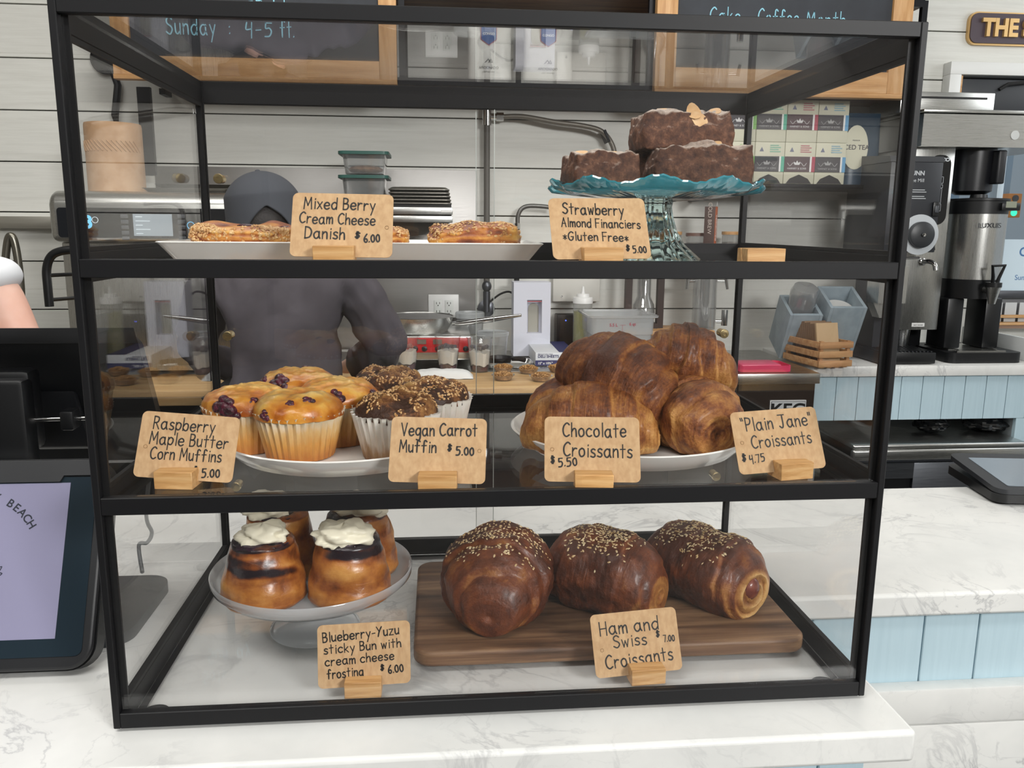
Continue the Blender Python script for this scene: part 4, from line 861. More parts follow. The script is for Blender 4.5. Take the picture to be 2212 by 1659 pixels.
q = (0.5314, 2.09, 0.0507); s2 = thing('skillet', 'small black skillet with its handle pointing right', 'skillet', (q[0], 2.088, .0025)); T = M.Translation((q[0], 2.088, .0025))
MB().lathe([(0, 0), (.034, 0), (.043, .03), (.045, .031), (.041, .03), (.032, .004), (0, .004)], 40, xf=T).build('pan_body', BLACK2, s2)
MB().tube([(q[0] + .042, 2.085, .025), (q[0] + .065, 2.075, .028), (q[0] + .085, 2.06, .026)], [.006, .008, .0085], 10).build('handle', RUBBER, s2)
# ---------------------------------------------------------------- back wall fittings
A = (-0.56, 2.497, 0.6895); B = (0.4701, 2.497, 0.6897)
o = MB().box(-.72, B[0], 2.4935, 2.4995, .004, B[2], .001).build('steel_backsplash', steel('wall_steel', '#8b8986', .4)); tag(o, 'grey stainless steel wall panel behind the prep table', 'wall panel')
A = (0.2801, 2.49, 0.2177); B = (0.3985, 2.49, 0.127)
ot = thing('wall_outlet', 'white double outlet cover plate on the steel wall panel', 'outlet', ((A[0] + B[0]) / 2, 2.49, B[2]))
rect(MB(), A, B, 2.488, 2.493, .002).build('cover_plate', WHITE, ot)
for k in (0, 1):
    xc = A[0] + (B[0] - A[0]) * (.32 + .36 * k); zc = (A[2] + B[2]) / 2 - .004
    r_ = MB().box(xc - .0155, xc + .0155, 2.485, 2.4879, zc - .035, zc + .028, .002).build('receptacle', pm('outlet_white', '#d9dcd8', .4), ot)
    m = MB()
    for s in (1, -1): m.box(xc - .007, xc - .005, 2.4842, 2.4851, zc + s * .016 - .004, zc + s * .016 + .004).box(xc + .005, xc + .007, 2.4842, 2.4851, zc + s * .016 - .004, zc + s * .016 + .004).box(xc - .002, xc + .002, 2.4842, 2.4851, zc + s * .016 - .011, zc + s * .016 - .007)
    m.build('slots', BLACK2, r_, smooth=0)
A = (0.766, 2.49, 0.3104); B = (0.9517, 2.49, 0.1922)
jb = thing('junction_box', 'white electrical box on the wall above the oil bottle', 'electrical box', ((A[0] + B[0]) / 2, 2.45, B[2]))
rect(MB(), A, B, 2.46, 2.499, .003).build('cover', pm('box_white', '#cfcdc6', .45), jb); MB().lathe([(.004, 0), (.004, .002), (0, .002)], 12, xf=basis((A[0] + .035, 2.46, B[2] + .02), (1, 0, 0), (0, 0, 1), (0, -1, 0))).build('screw', CHROME, jb)
A = (0.7773, 2.42, 0.1447); B = (0.8875, 2.42, 0.0262)
bd = thing('black_device', 'black boxed device with a small blue light, behind the oil bottle', 'device', ((A[0] + B[0]) / 2, 2.44, 0))
MB().box(A[0], B[0], 2.42, 2.488, .0004, A[2], .004).build('housing', BLACK2, bd); MB().box(A[0] + .012, B[0] - .004, 2.4175, 2.4199, .02, A[2] - .014, .001).build('front_panel', pm('dark_grille', '#1d1713', .6), bd)
MB().ball((A[0] + .035, 2.417, A[2] - .022), .0025).build('indicator_light', pm('blue_led', '#4a62ff', .3, emit=3), bd)
# pipe with tee, hose and valve
pp = thing('water_pipe', 'grey vertical water pipe with a chrome tee and a hose arching right', 'pipe', (.5, 2.46, .15))
p = (0.5065, 2.46, 0.8658); q = (0.5075, 2.46, 0.3555); px_ = p[0]
MB().cyl((px_, 2.46, (0.5077, 2.46, 0.2131)[2]), (px_, 2.46, p[2]), .0115).build('riser', pm('grey_pipe', '#5a5752', .5), pp)
z_ = (0.5065, 2.46, 0.8824)[2]; MB().cyl((px_, 2.46, p[2] - .015), (px_, 2.46, z_ + .035), .018).cyl((px_, 2.46, z_), (px_ + .05, 2.46, z_), .013).cyl((px_ + .035, 2.46, z_), (px_ + .062, 2.46, z_), .016, n=6).build('tee', CHROME, pp)
MB().tube(catmull([(px_ + .06, 2.455, z_), (0.641, 2.45, 0.8837), (0.7621, 2.44, 0.8647), (0.8675, 2.44, 0.8533), (0.9385, 2.44, 0.8344), (0.9789, 2.44, 0.7879), (0.9949, 2.44, 0.7322)], 6), .0095, 12).build('hose', pm('braided_hose', '#77726a', .45, .5), pp)
c0 = (0.9548, 2.44, 0.8212); MB().box(c0[0] - .005, c0[0] + .005, 2.425, 2.499, c0[2] - .028, c0[2] + .02, .002, xf=M.Translation(c0) @ M.Rotation(R(-25), 4, 'Y') @ M.Translation(-V(c0))).build('hose_clamp', BLKM, pp)
zv = (0.5041, 2.46, 0.2525)[2]; MB().ball((px_, 2.455, zv), .019, .018, .022).cyl((px_, 2.46, zv - .07), (px_, 2.46, zv - .02), .014).lathe([(.032, 0), (.034, .004), (.02, .01), (0, .01)], 24, xf=basis((px_, 2.492, zv - .09), (1, 0, 0), (0, 0, 1), (0, -1, 0))).build('valve', DKSTEEL, pp)
MB().cyl((px_, 2.46, zv - .10), (px_, 2.46, zv - .068), .012).build('lower_pipe', DKSTEEL, pp)
MB().tube(catmull([(px_ + .012, 2.45, zv - .06), (px_ + .05, 2.44, zv - .03), (px_ + .085, 2.44, zv - .02), (px_ + .11, 2.44, zv - .035)], 6), .004, 8).build('valve_cable', RUBBER, pp)
# pot filler tap
tp = thing('tap', 'curved grey tap with a dark stem, right of the water pipe', 'tap', (0.6235, 2.44, 0.3919))
MB().tube(catmull([(0.6226, 2.44, 0.493), (0.6242, 2.44, 0.5206), (0.6381, 2.44, 0.5466), (0.6663, 2.44, 0.5572), (0.7177, 2.44, 0.556), (0.7587, 2.44, 0.5512)], 6), .0085, 12).build('spout', pm('satin_grey', '#6f6e6b', .35, .8), tp)
a = (0.6209, 2.44, 0.4929); MB().cyl((a[0], 2.44, a[2] - .022), (a[0], 2.44, a[2]), .0125, n=8).build('nut', CHROME, tp)
MB().cyl((a[0], 2.44, .004), (a[0], 2.44, a[2] - .022), .0105).build('stem', BLACK2, tp)
# wall mounted warmer with drawers, sheet pans, lidded tubs
A = (-0.0616, 2.14, 0.5543); B = (0.3707, 2.14, 0.4918)
wr = thing('drawer_warmer', 'wall mounted steel unit with two flat drawer fronts under the sheet pans', 'warmer', ((A[0] + B[0]) / 2, 2.3, B[2]))
zt, zb = A[2], B[2]; hz = zt - zb
MB().box(A[0], B[0] - .004, 2.16, 2.49, zb, zt).build('housing', BLACK2, wr)
MB().box(A[0], B[0], 2.14, 2.1595, zb + hz * .42, zt - hz * .18, .002).build('drawer', STEEL, wr); MB().box(A[0], B[0], 2.14, 2.1595, zb, zb + hz * .36, .002).build('drawer', STEEL, wr)
MB().box(B[0] - .04, B[0] - .003, 2.1385, 2.1399, zb + hz * .55, zb + hz * .68).build('label', WHITE, wr)
SP0 = (0.1518, 2.14, 0.5595)
for k in range(5):
    def rs(i, z): return [(x, y, z) for x, y in rrect(SP0[0] + i, B[0] - .002 - i - .002 * k, 2.15 + i, 2.47 - i, .02, 4)]
    z0 = zt + .0008 + k * .0115
    o = MB().loft([rs(0, z0), rs(0, z0 + .002), rs(.012, z0 + .0095), rs(.02, z0 + .0102), rs(.022, z0 + .0085), rs(.014, z0 + .001), rs(.004, z0)]).build('sheet_pan', steel('aluminium', '#a8a49c', .4)); 
    tag(o, 'upside down sheet pan, %s of the stack on the warmer' % ('lowest', 'second from the bottom', 'middle', 'second from the top', 'topmost')[k], 'sheet pan', 'stacked sheet pans')
GREEN = pm('green_lid', '#1f4f47', .4)
for k, (A2, B2, zt_, lab) in enumerate((((-0.0093, 2.18, 0.6497), (0.1448, 2.18, 0.5589), 0, 'lower green lidded tub, half empty, on the warmer'), ((-0.0068, 2.18, 0.7288), (0.1467, 2.18, 0.6532), 0, 'upper green lidded tub with a brown cookie, topmost of the stack'))):
    zt2, zb2 = A2[2], (zt + .0008 if k == 0 else (0.1467, 2.18, 0.6532)[2] + .001)
    t = thing('lidded_tub', lab, 'food container', ((A2[0] + B2[0]) / 2, 2.26, zb2), 'green lidded tubs')
    def rq(i, z): return [(x, y, z) for x, y in rrect(A2[0] + i, B2[0] - i, 2.18 + i, 2.36 - i, .02, 4)]
    MB().loft([rq(.012, zb2), rq(.004, zt2 - .012), rq(.007, zt2 - .012), rq(.015, zb2 + .003)]).build('tub', CLEARP, t)
    MB().loft([rq(-.002, zt2 - .0115), rq(-.009, zt2 - .011), rq(-.009, zt2 - .001), rq(-.002, zt2)]).build('lid', GREEN, t)
    f = MB(); f.ball(((A2[0] + B2[0]) / 2, 2.27, zb2 + .004 + (.014 if k else .010)), .060, .06, .014 if k else .009, 24, fn=lambda d: 1 + .1 * fbm(d, 3, 2)); f.build('food', pm('cookie', '#8a5a33', .8, col2='#b5855a', ns=60) if k else pm('grain', '#b7b19a', .8), t)
# oven with control panel, paper roll, pans
OX0 = (-0.8517, 1.9, 0.4967)[0]; OX1 = -.12; OZ1 = (-0.8083, 1.9, 0.5774)[2]; OZM = (-0.8492, 1.9, 0.4238)[2]
ov = thing('oven', 'stainless countertop oven with a dark touch panel and a black door handle', 'oven', ((OX0 + OX1) / 2, 2.15, .0))
hd = [( -0.0, OZM), (0.0, OZ1 - .04), (.012, OZ1 - .012), (.04, OZ1), (.52, OZ1), (.52, OZM)]
xf = basis((OX0, 1.9, 0), (0, 1, 0), (0, 0, 1), (1, 0, 0)); o = MB().prism([(a, b) for a, b in hd], 0, OX1 - OX0, xf=xf).build('control_head', STEEL, ov); m = o.modifiers.new('edge', 'BEVEL'); m.width = .022; m.segments = 4; m.limit_method = 'ANGLE'
MB().box(OX0 + .02, OX1 - .02, 1.93, 2.40, .02, OZM - .001, .004).build('oven_door', STEELV, ov)
for x in (OX0 + .06, OX1 - .06):
    MB().cyl((x, 2.0, -.0015), (x, 2.0, .0205), .02).cyl((x, 2.38, -.0015), (x, 2.38, .0205), .02).build('foot', RUBBER, ov)
A = (-0.8236, 1.897, 0.5269); B = (-0.1043, 1.897, 0.4381); PNL = pm('touch_panel', '#1a1c20', .22)
pn = MB().prism(rrect(A[0], OX1 - .02, B[2], A[2], .01, 4), 0, .004, xf=frontxf(0, 1.9005, 0)).build('touch_panel', PNL, ov)
LIT = pm('blue_display', '#5fb4e0', .4, emit=.9); LITW = pm('white_display', '#8f9aa2', .4, emit=.45)
mb = MB(); p = (-0.7337, 1.89, 0.4674); ptext(mb, '3', .052, frontxf(p[0], 1.8955, p[2]), bold=.002); ptext(mb, '1', .052, frontxf(p[0] - .03, 1.8955, p[2]), bold=.002)
for p in ((-0.4332, 1.895, 0.4765), (-0.3602, 1.895, 0.4771)): mb.lathe([(.0095, 0), (.0115, 0), (.0115, .0006), (.0095, .0006)], 24, xf=frontxf(p[0], 1.896, p[2]), close=True)
mb.build('blue_digits', LIT, pn, smooth=0)
mb = MB(); p = (-0.7135, 1.895, 0.4909); mb.lathe([(.008, 0), (.0095, 0), (.0095, .0006), (.008, .0006)], 24, xf=frontxf(p[0], 1.896, p[2]), close=True)
for p in ((-0.4084, 1.895, 0.4767), (-0.385, 1.895, 0.4769)): mb.prism([(-.004, .003), (.004, .003), (0, -.003)], 0, .0006, xf=frontxf(p[0], 1.896, p[2]))
for k in range(5): p = (-0.5842, 1.895, 0.503); mb.box(p[0] - .011 + .0, p[0] + .009 + .022 * (k % 2), 1.8952, 1.8958, p[2] - .003 - .0125 * k, p[2] - .0005 - .0125 * k)
mb.build('white_symbols', pm('panel_text', '#c8d4da', .4, emit=.5), pn, smooth=0)
A = (-0.6027, 1.895, 0.5097); B = (-0.4875, 1.895, 0.4441); rect(MB(), A, B, 1.896, 1.8967).build('display', LITW, pn)
mb = MB()
for p in ((-0.6275, 1.895, 0.504), (-0.4601, 1.895, 0.5054)):
    for k in range(5): mb.box(p[0] - .011, p[0] + .011, 1.8945, 1.8964, p[2] - .007 - .0165 * k, p[2] + .004 - .0165 * k, .001)
mb.build('soft_keys', pm('key_grey', '#53575c', .4), pn)
hp = [(-0.726, 1.84, 0.4026), (-0.7856, 1.84, 0.4009), (-0.8239, 1.84, 0.3858), (-0.8419, 1.84, 0.3476), (-0.8444, 1.84, 0.2926), (-0.8446, 1.84, 0.2345)]
hb = MB().tube(catmull(hp, 6), .0125, 14).build('door_handle', BLACK2, ov)
mb = MB()
for p in ((-0.8373, 1.84, 0.327), (-0.8441, 1.84, 0.2539)): mb.cyl((p[0], 1.84, p[2]), (p[0] + .05, 1.925, p[2]), .006, n=10)
mb.cyl(hp[0], (hp[0][0] + .05, 1.93, hp[0][2]), .0125, n=10); mb.build('handle_mount', BLACK2, hb)
A = (-0.8081, 2.06, 0.7949); B = (-0.6343, 2.06, 0.5858); r_ = (B[0] - A[0]) / 2; h_ = A[2] - OZ1 - .001
pr_ = thing('paper_towel_roll', 'standing roll of brown paper towel on top of the oven', 'paper towel', ((A[0] + B[0]) / 2, 2.12, OZ1 + .001)); T = M.Translation(pr_.location)
BRN = pm('brown_paper', '#b9936f', .85, col2='#c7a482', ns=20, bump=.2, bs=60)
mb = MB().lathe([(.02, 0), (r_ - .003, 0), (r_, .004), (r_ - .001, h_ * .96), (r_ - .003, h_), (.02, h_ - .001), (.02, 0)], 64, xf=T); mb.build('roll', BRN, pr_)
mb = MB()
for k in range(16):
    a0 = R(-165 + 9 * k); mb.tube([V((pr_.location.x + (r_ + .0005) * math.cos(a0 + j * .16), 2.12 + (r_ + .0005) * math.sin(a0 + j * .16), OZ1 + h_ * (.74 - .075 * j))) for j in range(3)], .0018, 5)
mb.build('embossed_lines', BRN, pr_)
for k, (u0, u1, Y, nm) in enumerate(((305, 500, 2.0, 'lower dark baking tray lying on the oven'), (318, 520, 2.03, 'upper bent baking tray lying on the oven'))):
    A = (-0.6062, 2, 0.5936); B = (-0.3301, 2, 0.5967); z0 = OZ1 + .001 + k * .014
    def rt(i, z): return [(x, y, z) for x, y in rrect(A[0] + i + .03 * k, B[0] - i + .02 * k, Y + i, Y + .3 - i, .02, 4)]
    o = MB().loft([rt(.012, z0), rt(0, z0 + .012), rt(-.003, z0 + .0122), rt(-.003, z0 + .0132), rt(.002, z0 + .013), rt(.014, z0 + .0015)]).build('baking_tray', steel('worn_steel', '#6b6761', .5)); tag(o, nm, 'baking tray')
# hanging black pan, faucet at far left, rail on the wall
hpn = thing('hanging_paddle', 'round black pan with a straight handle hanging on the left wall', 'pan', (-0.8768, 2.46, 0.8409))
c = (-0.859, 2.46, 1.0572); r_ = .052
MB().lathe([(0, .0), (r_ * .9, 0), (r_, .008), (r_ * .97, .009), (r_ * .86, .003), (0, .003)], 40, xf=frontxf(c[0], 2.488, c[2])).build('pan_disc', BLKM, hpn)
e = (-0.8367, 2.46, 0.8416); MB().tube([(c[0] + .02, 2.478, c[2] - .03), (c[0] + .04, 2.472, c[2] - .09), (e[0], 2.47, e[2] + .02), (e[0] + .003, 2.47, e[2])], [.011, .013, .013, .009], 10).build('handle', BLKM, hpn)
ft = thing('spray_faucet', 'tall grey arched faucet at the far left behind the staff member', 'faucet', (-1.0057, 1.95, 0.169))
MB().tube(catmull([(-0.9794, 1.95, 0.1835), (-0.9734, 1.95, 0.2988), (-0.9752, 1.95, 0.3911), (-0.9827, 1.95, 0.4375), (-0.9955, 1.95, 0.4318), (-1.01, 1.95, 0.3698), (-1.0271, 1.95, 0.2558)], 8), .0115, 14).build('spout', pm('satin_nickel', '#7d7a70', .3, .9), ft)
q = (-0.9794, 1.95, 0.1835); MB().cyl((q[0], 1.95, -.03), (q[0], 1.95, q[2]), .014).lathe([(.03, -.035), (.03, -.025), (.016, -.02)], 24, xf=M.Translation((q[0], 1.95, 0))).build('base', STEEL, ft)
A = (-1.2684, 2.47, 0.5033); B = (-1.095, 2.47, 0.4598)
o = MB().box(-1.6, -.86, 2.455, 2.4985, B[2], A[2], .001).build('wall_rail', steel('pale_steel', '#b5b2a8', .45)); tag(o, 'flat steel rail on the left wall beside the oven', 'rail')
# ---------------------------------------------------------------- wall shelves, chalkboards, coffee bags, tea
ZS0 = (0.5671, 2.2, 0.9501)[2]; ZS1 = 1.247
su = thing('wall_shelf_unit', 'black framed wall shelf with brown boards between the two chalkboards', 'shelf', (.6, 2.35, ZS0))
for z in (ZS0, ZS1): MB().box(-.62, 2.02, 2.222, 2.49, z, z + .022).build('shelf_board', DKWOOD, su)
for z in (ZS0, ZS1): MB().box(-.66, 2.04, 2.20, 2.2215, z, z + .022).build('front_bar', BLKM, su)
for x in (-.655, .195, 1.045, 2.02):
    MB().box(x, x + .02, 2.2, 2.22, ZS0 + .0222, ZS1).box(x, x + .02, 2.478, 2.498, ZS0, ZS1 + .3).box(x, x + .02, 2.222, 2.478, ZS1 + .0222, ZS1 + .04).box(x, x + .02, 2.4, 2.478, ZS0 - .0205, ZS0 - .0005).build('frame_post', BLKM, su)
A = (-0.7254, 2.4, 0.98); MB().box(A[0], A[0] + .045, 2.38, 2.40, (-0.6812, 2.4, 0.6492)[2], ZS0).build('bracket', BLKM, su)
def chalkboard(label, x0, x1, z0, z1, bw, rows):
    t = thing('chalkboard', label, 'chalkboard', ((x0 + x1) / 2, 2.18, z0), 'oak framed chalkboards')
    y0, y1 = 2.165, 2.1985
    for x_ in (x0, x1 - bw): MB().box(x_, x_ + bw, y0, y1, z0, z1, .002).build('side_frame', OAKV, t)
    for z_ in (z0, z1 - bw): MB().box(x0 + bw, x1 - bw, y0, y1, z_, z_ + bw, .002).build('rail_frame', OAK, t)
    MB().box(x0, x1, y0 - .004, y1, z0 - .016, z0 - .0003, .002).build('chalk_ledge', OAK, t)
    s = MB().box(x0 + bw + .0003, x1 - bw - .0003, y0 + .012, y1 - .002, z0 + bw + .0003, z1 - bw - .0003).build('slate', SLATE, t)
    for (tx, a_, b_, z, sz, k) in rows:
        mb = MB(); hand(mb, tx, sz, frontxf(a_[0], y0 + .0115, z), .085, .28, .2, k, (b_[0] - a_[0]) / hand(MB(), tx, sz, None, .085, .28, .2, k))
        mb.build('chalk_writing', CHALK, s, smooth=0)
    return t
a = (-0.7221, 2.165, 1.0965); b = (0.1891, 2.165, 1.1212); zb = (-0.6423, 2.165, 0.9574)[2]
zl_ = (-0.547, 2.177, 1.0856)[2]
chalkboard('left oak framed chalkboard reading Sunday 4-5 ft', a[0], b[0], zb, zb + .55, .058, [('Sunday', (-0.5499, 2.177, 1.0855), (-0.3862, 2.177, 1.0898), zl_, .052, 1), (':', (-0.3508, 2.177, 1.0908), (-0.3405, 2.177, 1.091), zl_, .05, 2), ('4-5', (-0.2992, 2.177, 1.0921), (-0.2029, 2.177, 1.0947), zl_, .052, 3), ('ft.', (-0.188, 2.177, 1.0951), (-0.1374, 2.177, 1.0964), zl_, .052, 4),
  ('Saturday', (-0.5717, 2.177, 1.0849), (-0.3862, 2.177, 1.0898), zl_ + .088, .052, 5), (':', (-0.3597, 2.177, 1.0905), (-0.3494, 2.177, 1.0908), zl_ + .088, .05, 6), ('3-4 ft.', (-0.2992, 2.177, 1.0921), (-0.1374, 2.177, 1.0964), zl_ + .088, .052, 7)])
a = (1.0637, 2.165, 1.0857); b = (1.9684, 2.165, 1.0319); zb = (1.5343, 2.165, 0.9485)[2]; zl_ = (1.3563, 2.177, 1.2193)[2] - .05
chalkboard('right oak framed chalkboard with blue chalk lettering', a[0], b[0], zb, zb + .6, .072, [('Cake', (1.2513, 2.177, 1.1823), (1.3649, 2.177, 1.1854), zl_, .05, 1), ('Coffee', (1.4204, 2.177, 1.187), (1.5713, 2.177, 1.1912), zl_ - .001, .05, 2), ('Month', (1.5928, 2.177, 1.1918), (1.7402, 2.177, 1.1959), zl_ - .003, .05, 3)])
BAGW = pm('white_foil_bag', '#d4d4cf', .32, bump=.35, bs=22, bd=.006); SHIELD = pm('blue_shield', '#33558f', .5); REDL = pm('red_edge', '#b5464f', .5); INKG = pm('grey_print', '#5a5a58', .6)
for k, (u0, u1) in enumerate(((1010, 1108), (1148, 1250))):
    A = (0.4271, 2.25, 1.1463); A1 = (0.5827, 2.25, 1.1505); A2 = (0.6227, 2.25, 1.1516); A3 = (0.7995, 2.25, 1.1564)
    x0, x1 = (A[0], A1[0]) if k == 0 else (A2[0], A3[0]); z0 = ZS0 + .0225; H = .215; cx = (x0 + x1) / 2; w2 = (x1 - x0) / 2
    t = thing('coffee_bag', 'white foil coffee bag with a blue shield label, %s on the wall shelf' % ('left one' if k == 0 else 'right one'), 'coffee bag', (cx, 2.3, z0), 'white coffee bags on the wall shelf')
    def fb(u, v):
        a = 2 * PI * u; th = .040 * (1 - v ** 7) + .002; c_, s_ = math.cos(a), math.sin(a); sx = abs(c_) ** .45 * (1 if c_ > 0 else -1); sy = abs(s_) ** .6 * (1 if s_ > 0 else -1)
        return V((cx + w2 * sx * (1 - .04 * math.sin(v * PI)), 2.295 + th * sy, z0 + v * H))
    MB().grid(48, 24, fb, wu=True, cap0=True, cap1=True).build('bag', BAGW, t, smooth=60)
    sh = lambda s, o=0: [(-.026 * s, .045 * s), (.026 * s, .045 * s), (.026 * s, -.018 * s), (0, -.036 * s), (-.026 * s, -.018 * s)]
    zc = (0.4905, 2.25, 1.1256)[2]
    xf = frontxf(cx - .005, 2.2518, zc + .004) @ M.Rotation(R(-2), 4, 'X')
    s_ = MB().prism(sh(1.0), 0, .0006, xf=xf).build('shield_label', SHIELD, t); MB().prism(sh(1.06), -.0012, -.0001, xf=xf).build('shield_border', REDL, s_)
    mb = MB(); ptext(mb, 'CONGO', .0105, xf @ M.Translation((0, -.004, .0008)), bold=.0003); mb.build('shield_text', WHITE, s_, smooth=0)
    mb = MB(); zt = (0.4907, 2.25, 1.0157)[2]; xf2 = frontxf(cx - .005, 2.2522, zt); ptext(mb, 'AFICIONADO', .011, xf2 @ M.Translation((0, 0, .0)), bold=.0002); ptext(mb, 'CRAFT ROASTERS', .0055, xf2 @ M.Translation((0, -.012, 0)))
    for s in (0, 1): mb.prism([(-.014 + .012 * s, .02), (-.002 + .010 * s, .034 + .0 * s), (.010 + .004 * s, .02), (.006 + .004 * s, .02), (-.002 + .010 * s, .03), (-.010 + .012 * s, .02)], 0, .0005, xf=xf2)
    mb.build('bag_print', INKG, t, smooth=0)
# tea boxes
ZT = (1.5929, 2.25, 0.6412)[2]
tsf = thing('tea_shelf', 'dark narrow shelf holding the tea boxes under the right chalkboard', 'shelf', (1.75, 2.35, ZT - .02)); MB().box(1.25, 2.03, 2.24, 2.49, ZT - .016, ZT - .0004, .002).build('shelf_board', BLKM, tsf)
MB().box(1.3, 1.32, 2.3, 2.498, ZT - .06, ZT - .0165).box(1.98, 2.0, 2.3, 2.498, ZT - .06, ZT - .0165).build('bracket', BLKM, tsf)
TEAC = pm('cream_card', '#cfcdb8', .6); TEAD = pm('dark_band', '#3b373d', .5); TEAD2 = pm('plum_band', '#4a3038', .5); SILV = pm('silver_print', '#a3a3a3', .4); 
accents = ['#7fb562', '#4fae92', '#a8324c', '#5d9cc6']
XT = [(1.3515, 2.25, 0.7875)[0], (1.4647, 2.25, 0.7893)[0], (1.5769, 2.25, 0.7911)[0], (1.6933, 2.25, 0.793)[0], (1.8087, 2.25, 0.7948)[0]]
HT = ((1.5717, 2.25, 0.9351)[2] - ZT) / 2
cols = ('leftmost column, behind the cakes', 'second column, green stripe', 'third column, red stripe', 'rightmost column, blue stripe')
for r in (0, 1):
    for c in range(4):
        x0, x1 = XT[c] + .001, XT[c + 1] - .001; z0 = ZT + .0002 + r * HT; z1 = z0 + HT - .001; cx = (x0 + x1) / 2; w2 = (x1 - x0); h2 = z1 - z0
        t = thing('tea_box', 'cream tea box with a dark logo band, %s row, %s' % (('lower', 'upper')[r], cols[c]), 'tea box', (cx, 2.3, z0), 'tea boxes on the shelf')
        MB().box(x0, x1, 2.25, 2.36, z0, z1, .001).build('carton', TEAC, t)
        bd_ = MB().box(x0 - .0004, x1 - w2 * .17, 2.2488, 2.2497, z0 + h2 * .29, z0 + h2 * .66).build('logo_band', TEAD2 if c == 2 else TEAD, t)
        mb = MB(); bx_ = cx - w2 * .09; bz = z0 + h2 * .35; ptext(mb, 'HARNEY & SONS', .0095, frontxf(bx_, 2.2487, bz)); 
        for s in (-1, 1): mb.tube([V((bx_ + s * (.008 + .028 * k / 6), 2.2486, bz + .018 + .006 * math.sin(k * 1.2))) for k in range(7)], .0009, 5)
        mb.prism([(-.009, 0), (-.012, .012), (-.005, .007), (0, .016), (.005, .007), (.012, .012), (.009, 0)], 0, .0004, xf=frontxf(bx_, 2.2487, bz + .016)); mb.build('logo', pm('white_print', '#d9d9d9', .5) if c in (0, 2) else SILV, bd_, smooth=0)
        MB().box(x1 - w2 * .17, x1 - w2 * .11, 2.2488, 2.2497, z0 + h2 * .29, z0 + h2 * .66).build('white_stripe', WHITE, t)
        MB().box(x1 - w2 * .11, x1 + .0004, 2.2488, 2.2497, z0 + h2 * .29, z0 + h2 * .66).build('colour_stripe', pm('accent_%d' % c, accents[c], .5), t)
        mb = MB(); mb.prism([(-.008, -.008), (.008, -.008), (0, .008)], 0, .0004, xf=frontxf(x0 + w2 * .22, 2.2497, z0 + h2 * .83)); mb.build('tea_bag_picture', pm('slate_print', '#70748a', .6), t, smooth=0)
        mb = MB()
        for k in range(4): mb.box(x0 + w2 * .5, x0 + w2 * (.86 - .07 * (k % 2)), 2.2489, 2.2497, z0 + h2 * (.76 + .05 * k), z0 + h2 * (.785 + .05 * k))
        mb.build('flavour_text', pm('accent_pale_%d' % c, mixhex(accents[c], '#cfcdb8', .45), .6), t, smooth=0)
        if r == 0: MB().prism([(-w2 * .42, 0), (w2 * .42, 0), (w2 * .3, h2 * .12), (0, h2 * .22), (-w2 * .3, h2 * .12)], 0, .0004, xf=frontxf(cx, 2.2497, z0 + .001)).build('pyramid_picture', pm('dark_print', '#2d2b2c', .6), t)
A = (1.8048, 2.25, 0.8998); B = (1.955, 2.25, 0.6488); cx = (A[0] + B[0]) / 2
t = thing('iced_tea_pouch', 'dark blue pouch with a cream ICED TEA label, right of the tea boxes', 'tea pouch', (cx, 2.3, ZT)); w2 = (B[0] - A[0]) / 2; H = A[2] - ZT
MB().grid(40, 20, lambda u, v: V((cx + w2 * (abs(math.cos(2 * PI * u)) ** .5) * (1 if math.cos(2 * PI * u) > 0 else -1), 2.30 + (.035 * (1 - v ** 3) + .002) * math.sin(2 * PI * u), ZT + .0002 + v * H)), wu=True, cap0=True, cap1=True).build('pouch', pm('dark_blue_foil', '#22394c', .35), t, smooth=60)
p = (1.8496, 2.25, 0.771); lab = [(.05 * math.cos(a), .075 * math.sin(a) * (1 if math.sin(a) < 0 else 1.1)) for a in [2 * PI * k / 24 for k in range(24)]]
l_ = MB().prism([(x * .95, y) for x, y in lab], 0, .0008, xf=frontxf(p[0], 2.2635, p[2])).build('pouch_label', TEAC, t)
mb = MB(); ptext(mb, 'ICED TEA', .024, frontxf(p[0], 2.2625, p[2] - .004), bold=.0003); ptext(mb, 'PREMIUM', .007, frontxf(p[0], 2.2625, p[2] + .026)); mb.build('label_text', TEAD, l_, smooth=0)
# lower wall shelf with jars and a cold brew box
ZL = .395
ls = thing('wall_shelf', 'plain shelf hidden behind the case rail, holding jars and the cold brew box', 'shelf', (1.35, 2.38, ZL - .022)); MB().box(.98, 1.56, 2.27, 2.498, ZL - .02, ZL - .0003, .002).build('shelf_board', DKWOOD, ls)
A = (1.3051, 2.28, 0.558); M_ = (1.3383, 2.28, 0.5584); B = (1.3646, 2.28, 0.5586)
t = thing('cold_brew_box', 'tall narrow box lettered COLD BREW with an orange side', 'box', ((A[0] + B[0]) / 2, 2.3, ZL)); xm = M_[0]; ztop = A[2]
bx_ = basis((xm, 2.275, ZL + .0003), (math.cos(.38), math.sin(.38), 0), (0, 0, 1), (math.sin(.38), -math.cos(.38), 0)); wl, wr_ = .052, .026
lx = basis((xm, 2.275, ZL + .0003), (math.cos(.6), -math.sin(.6), 0), (math.sin(.6), math.cos(.6), 0), (0, 0, 1))
MB().box(-.04, 0, 0, .027, 0, ztop - ZL, .0006, xf=lx).build('carton', pm('brown_box', '#54433f', .6), t)
MB().box(.0002, .0012, .0003, .0267, .0005, ztop - ZL - .0005, xf=lx).build('orange_side', pm('orange_card', '#bf6a47', .6), t)
mb = MB(); q = lx @ basis((-.02, -.0006, .125), (0, 0, -1), (1, 0, 0), (0, -1, 0)); ptext(mb, 'COLD BREW', .020, q @ M.Translation((0.005, -.006, 0))); mb.build('lettering', pm('pale_print', '#c6b9b0', .6), t, smooth=0)
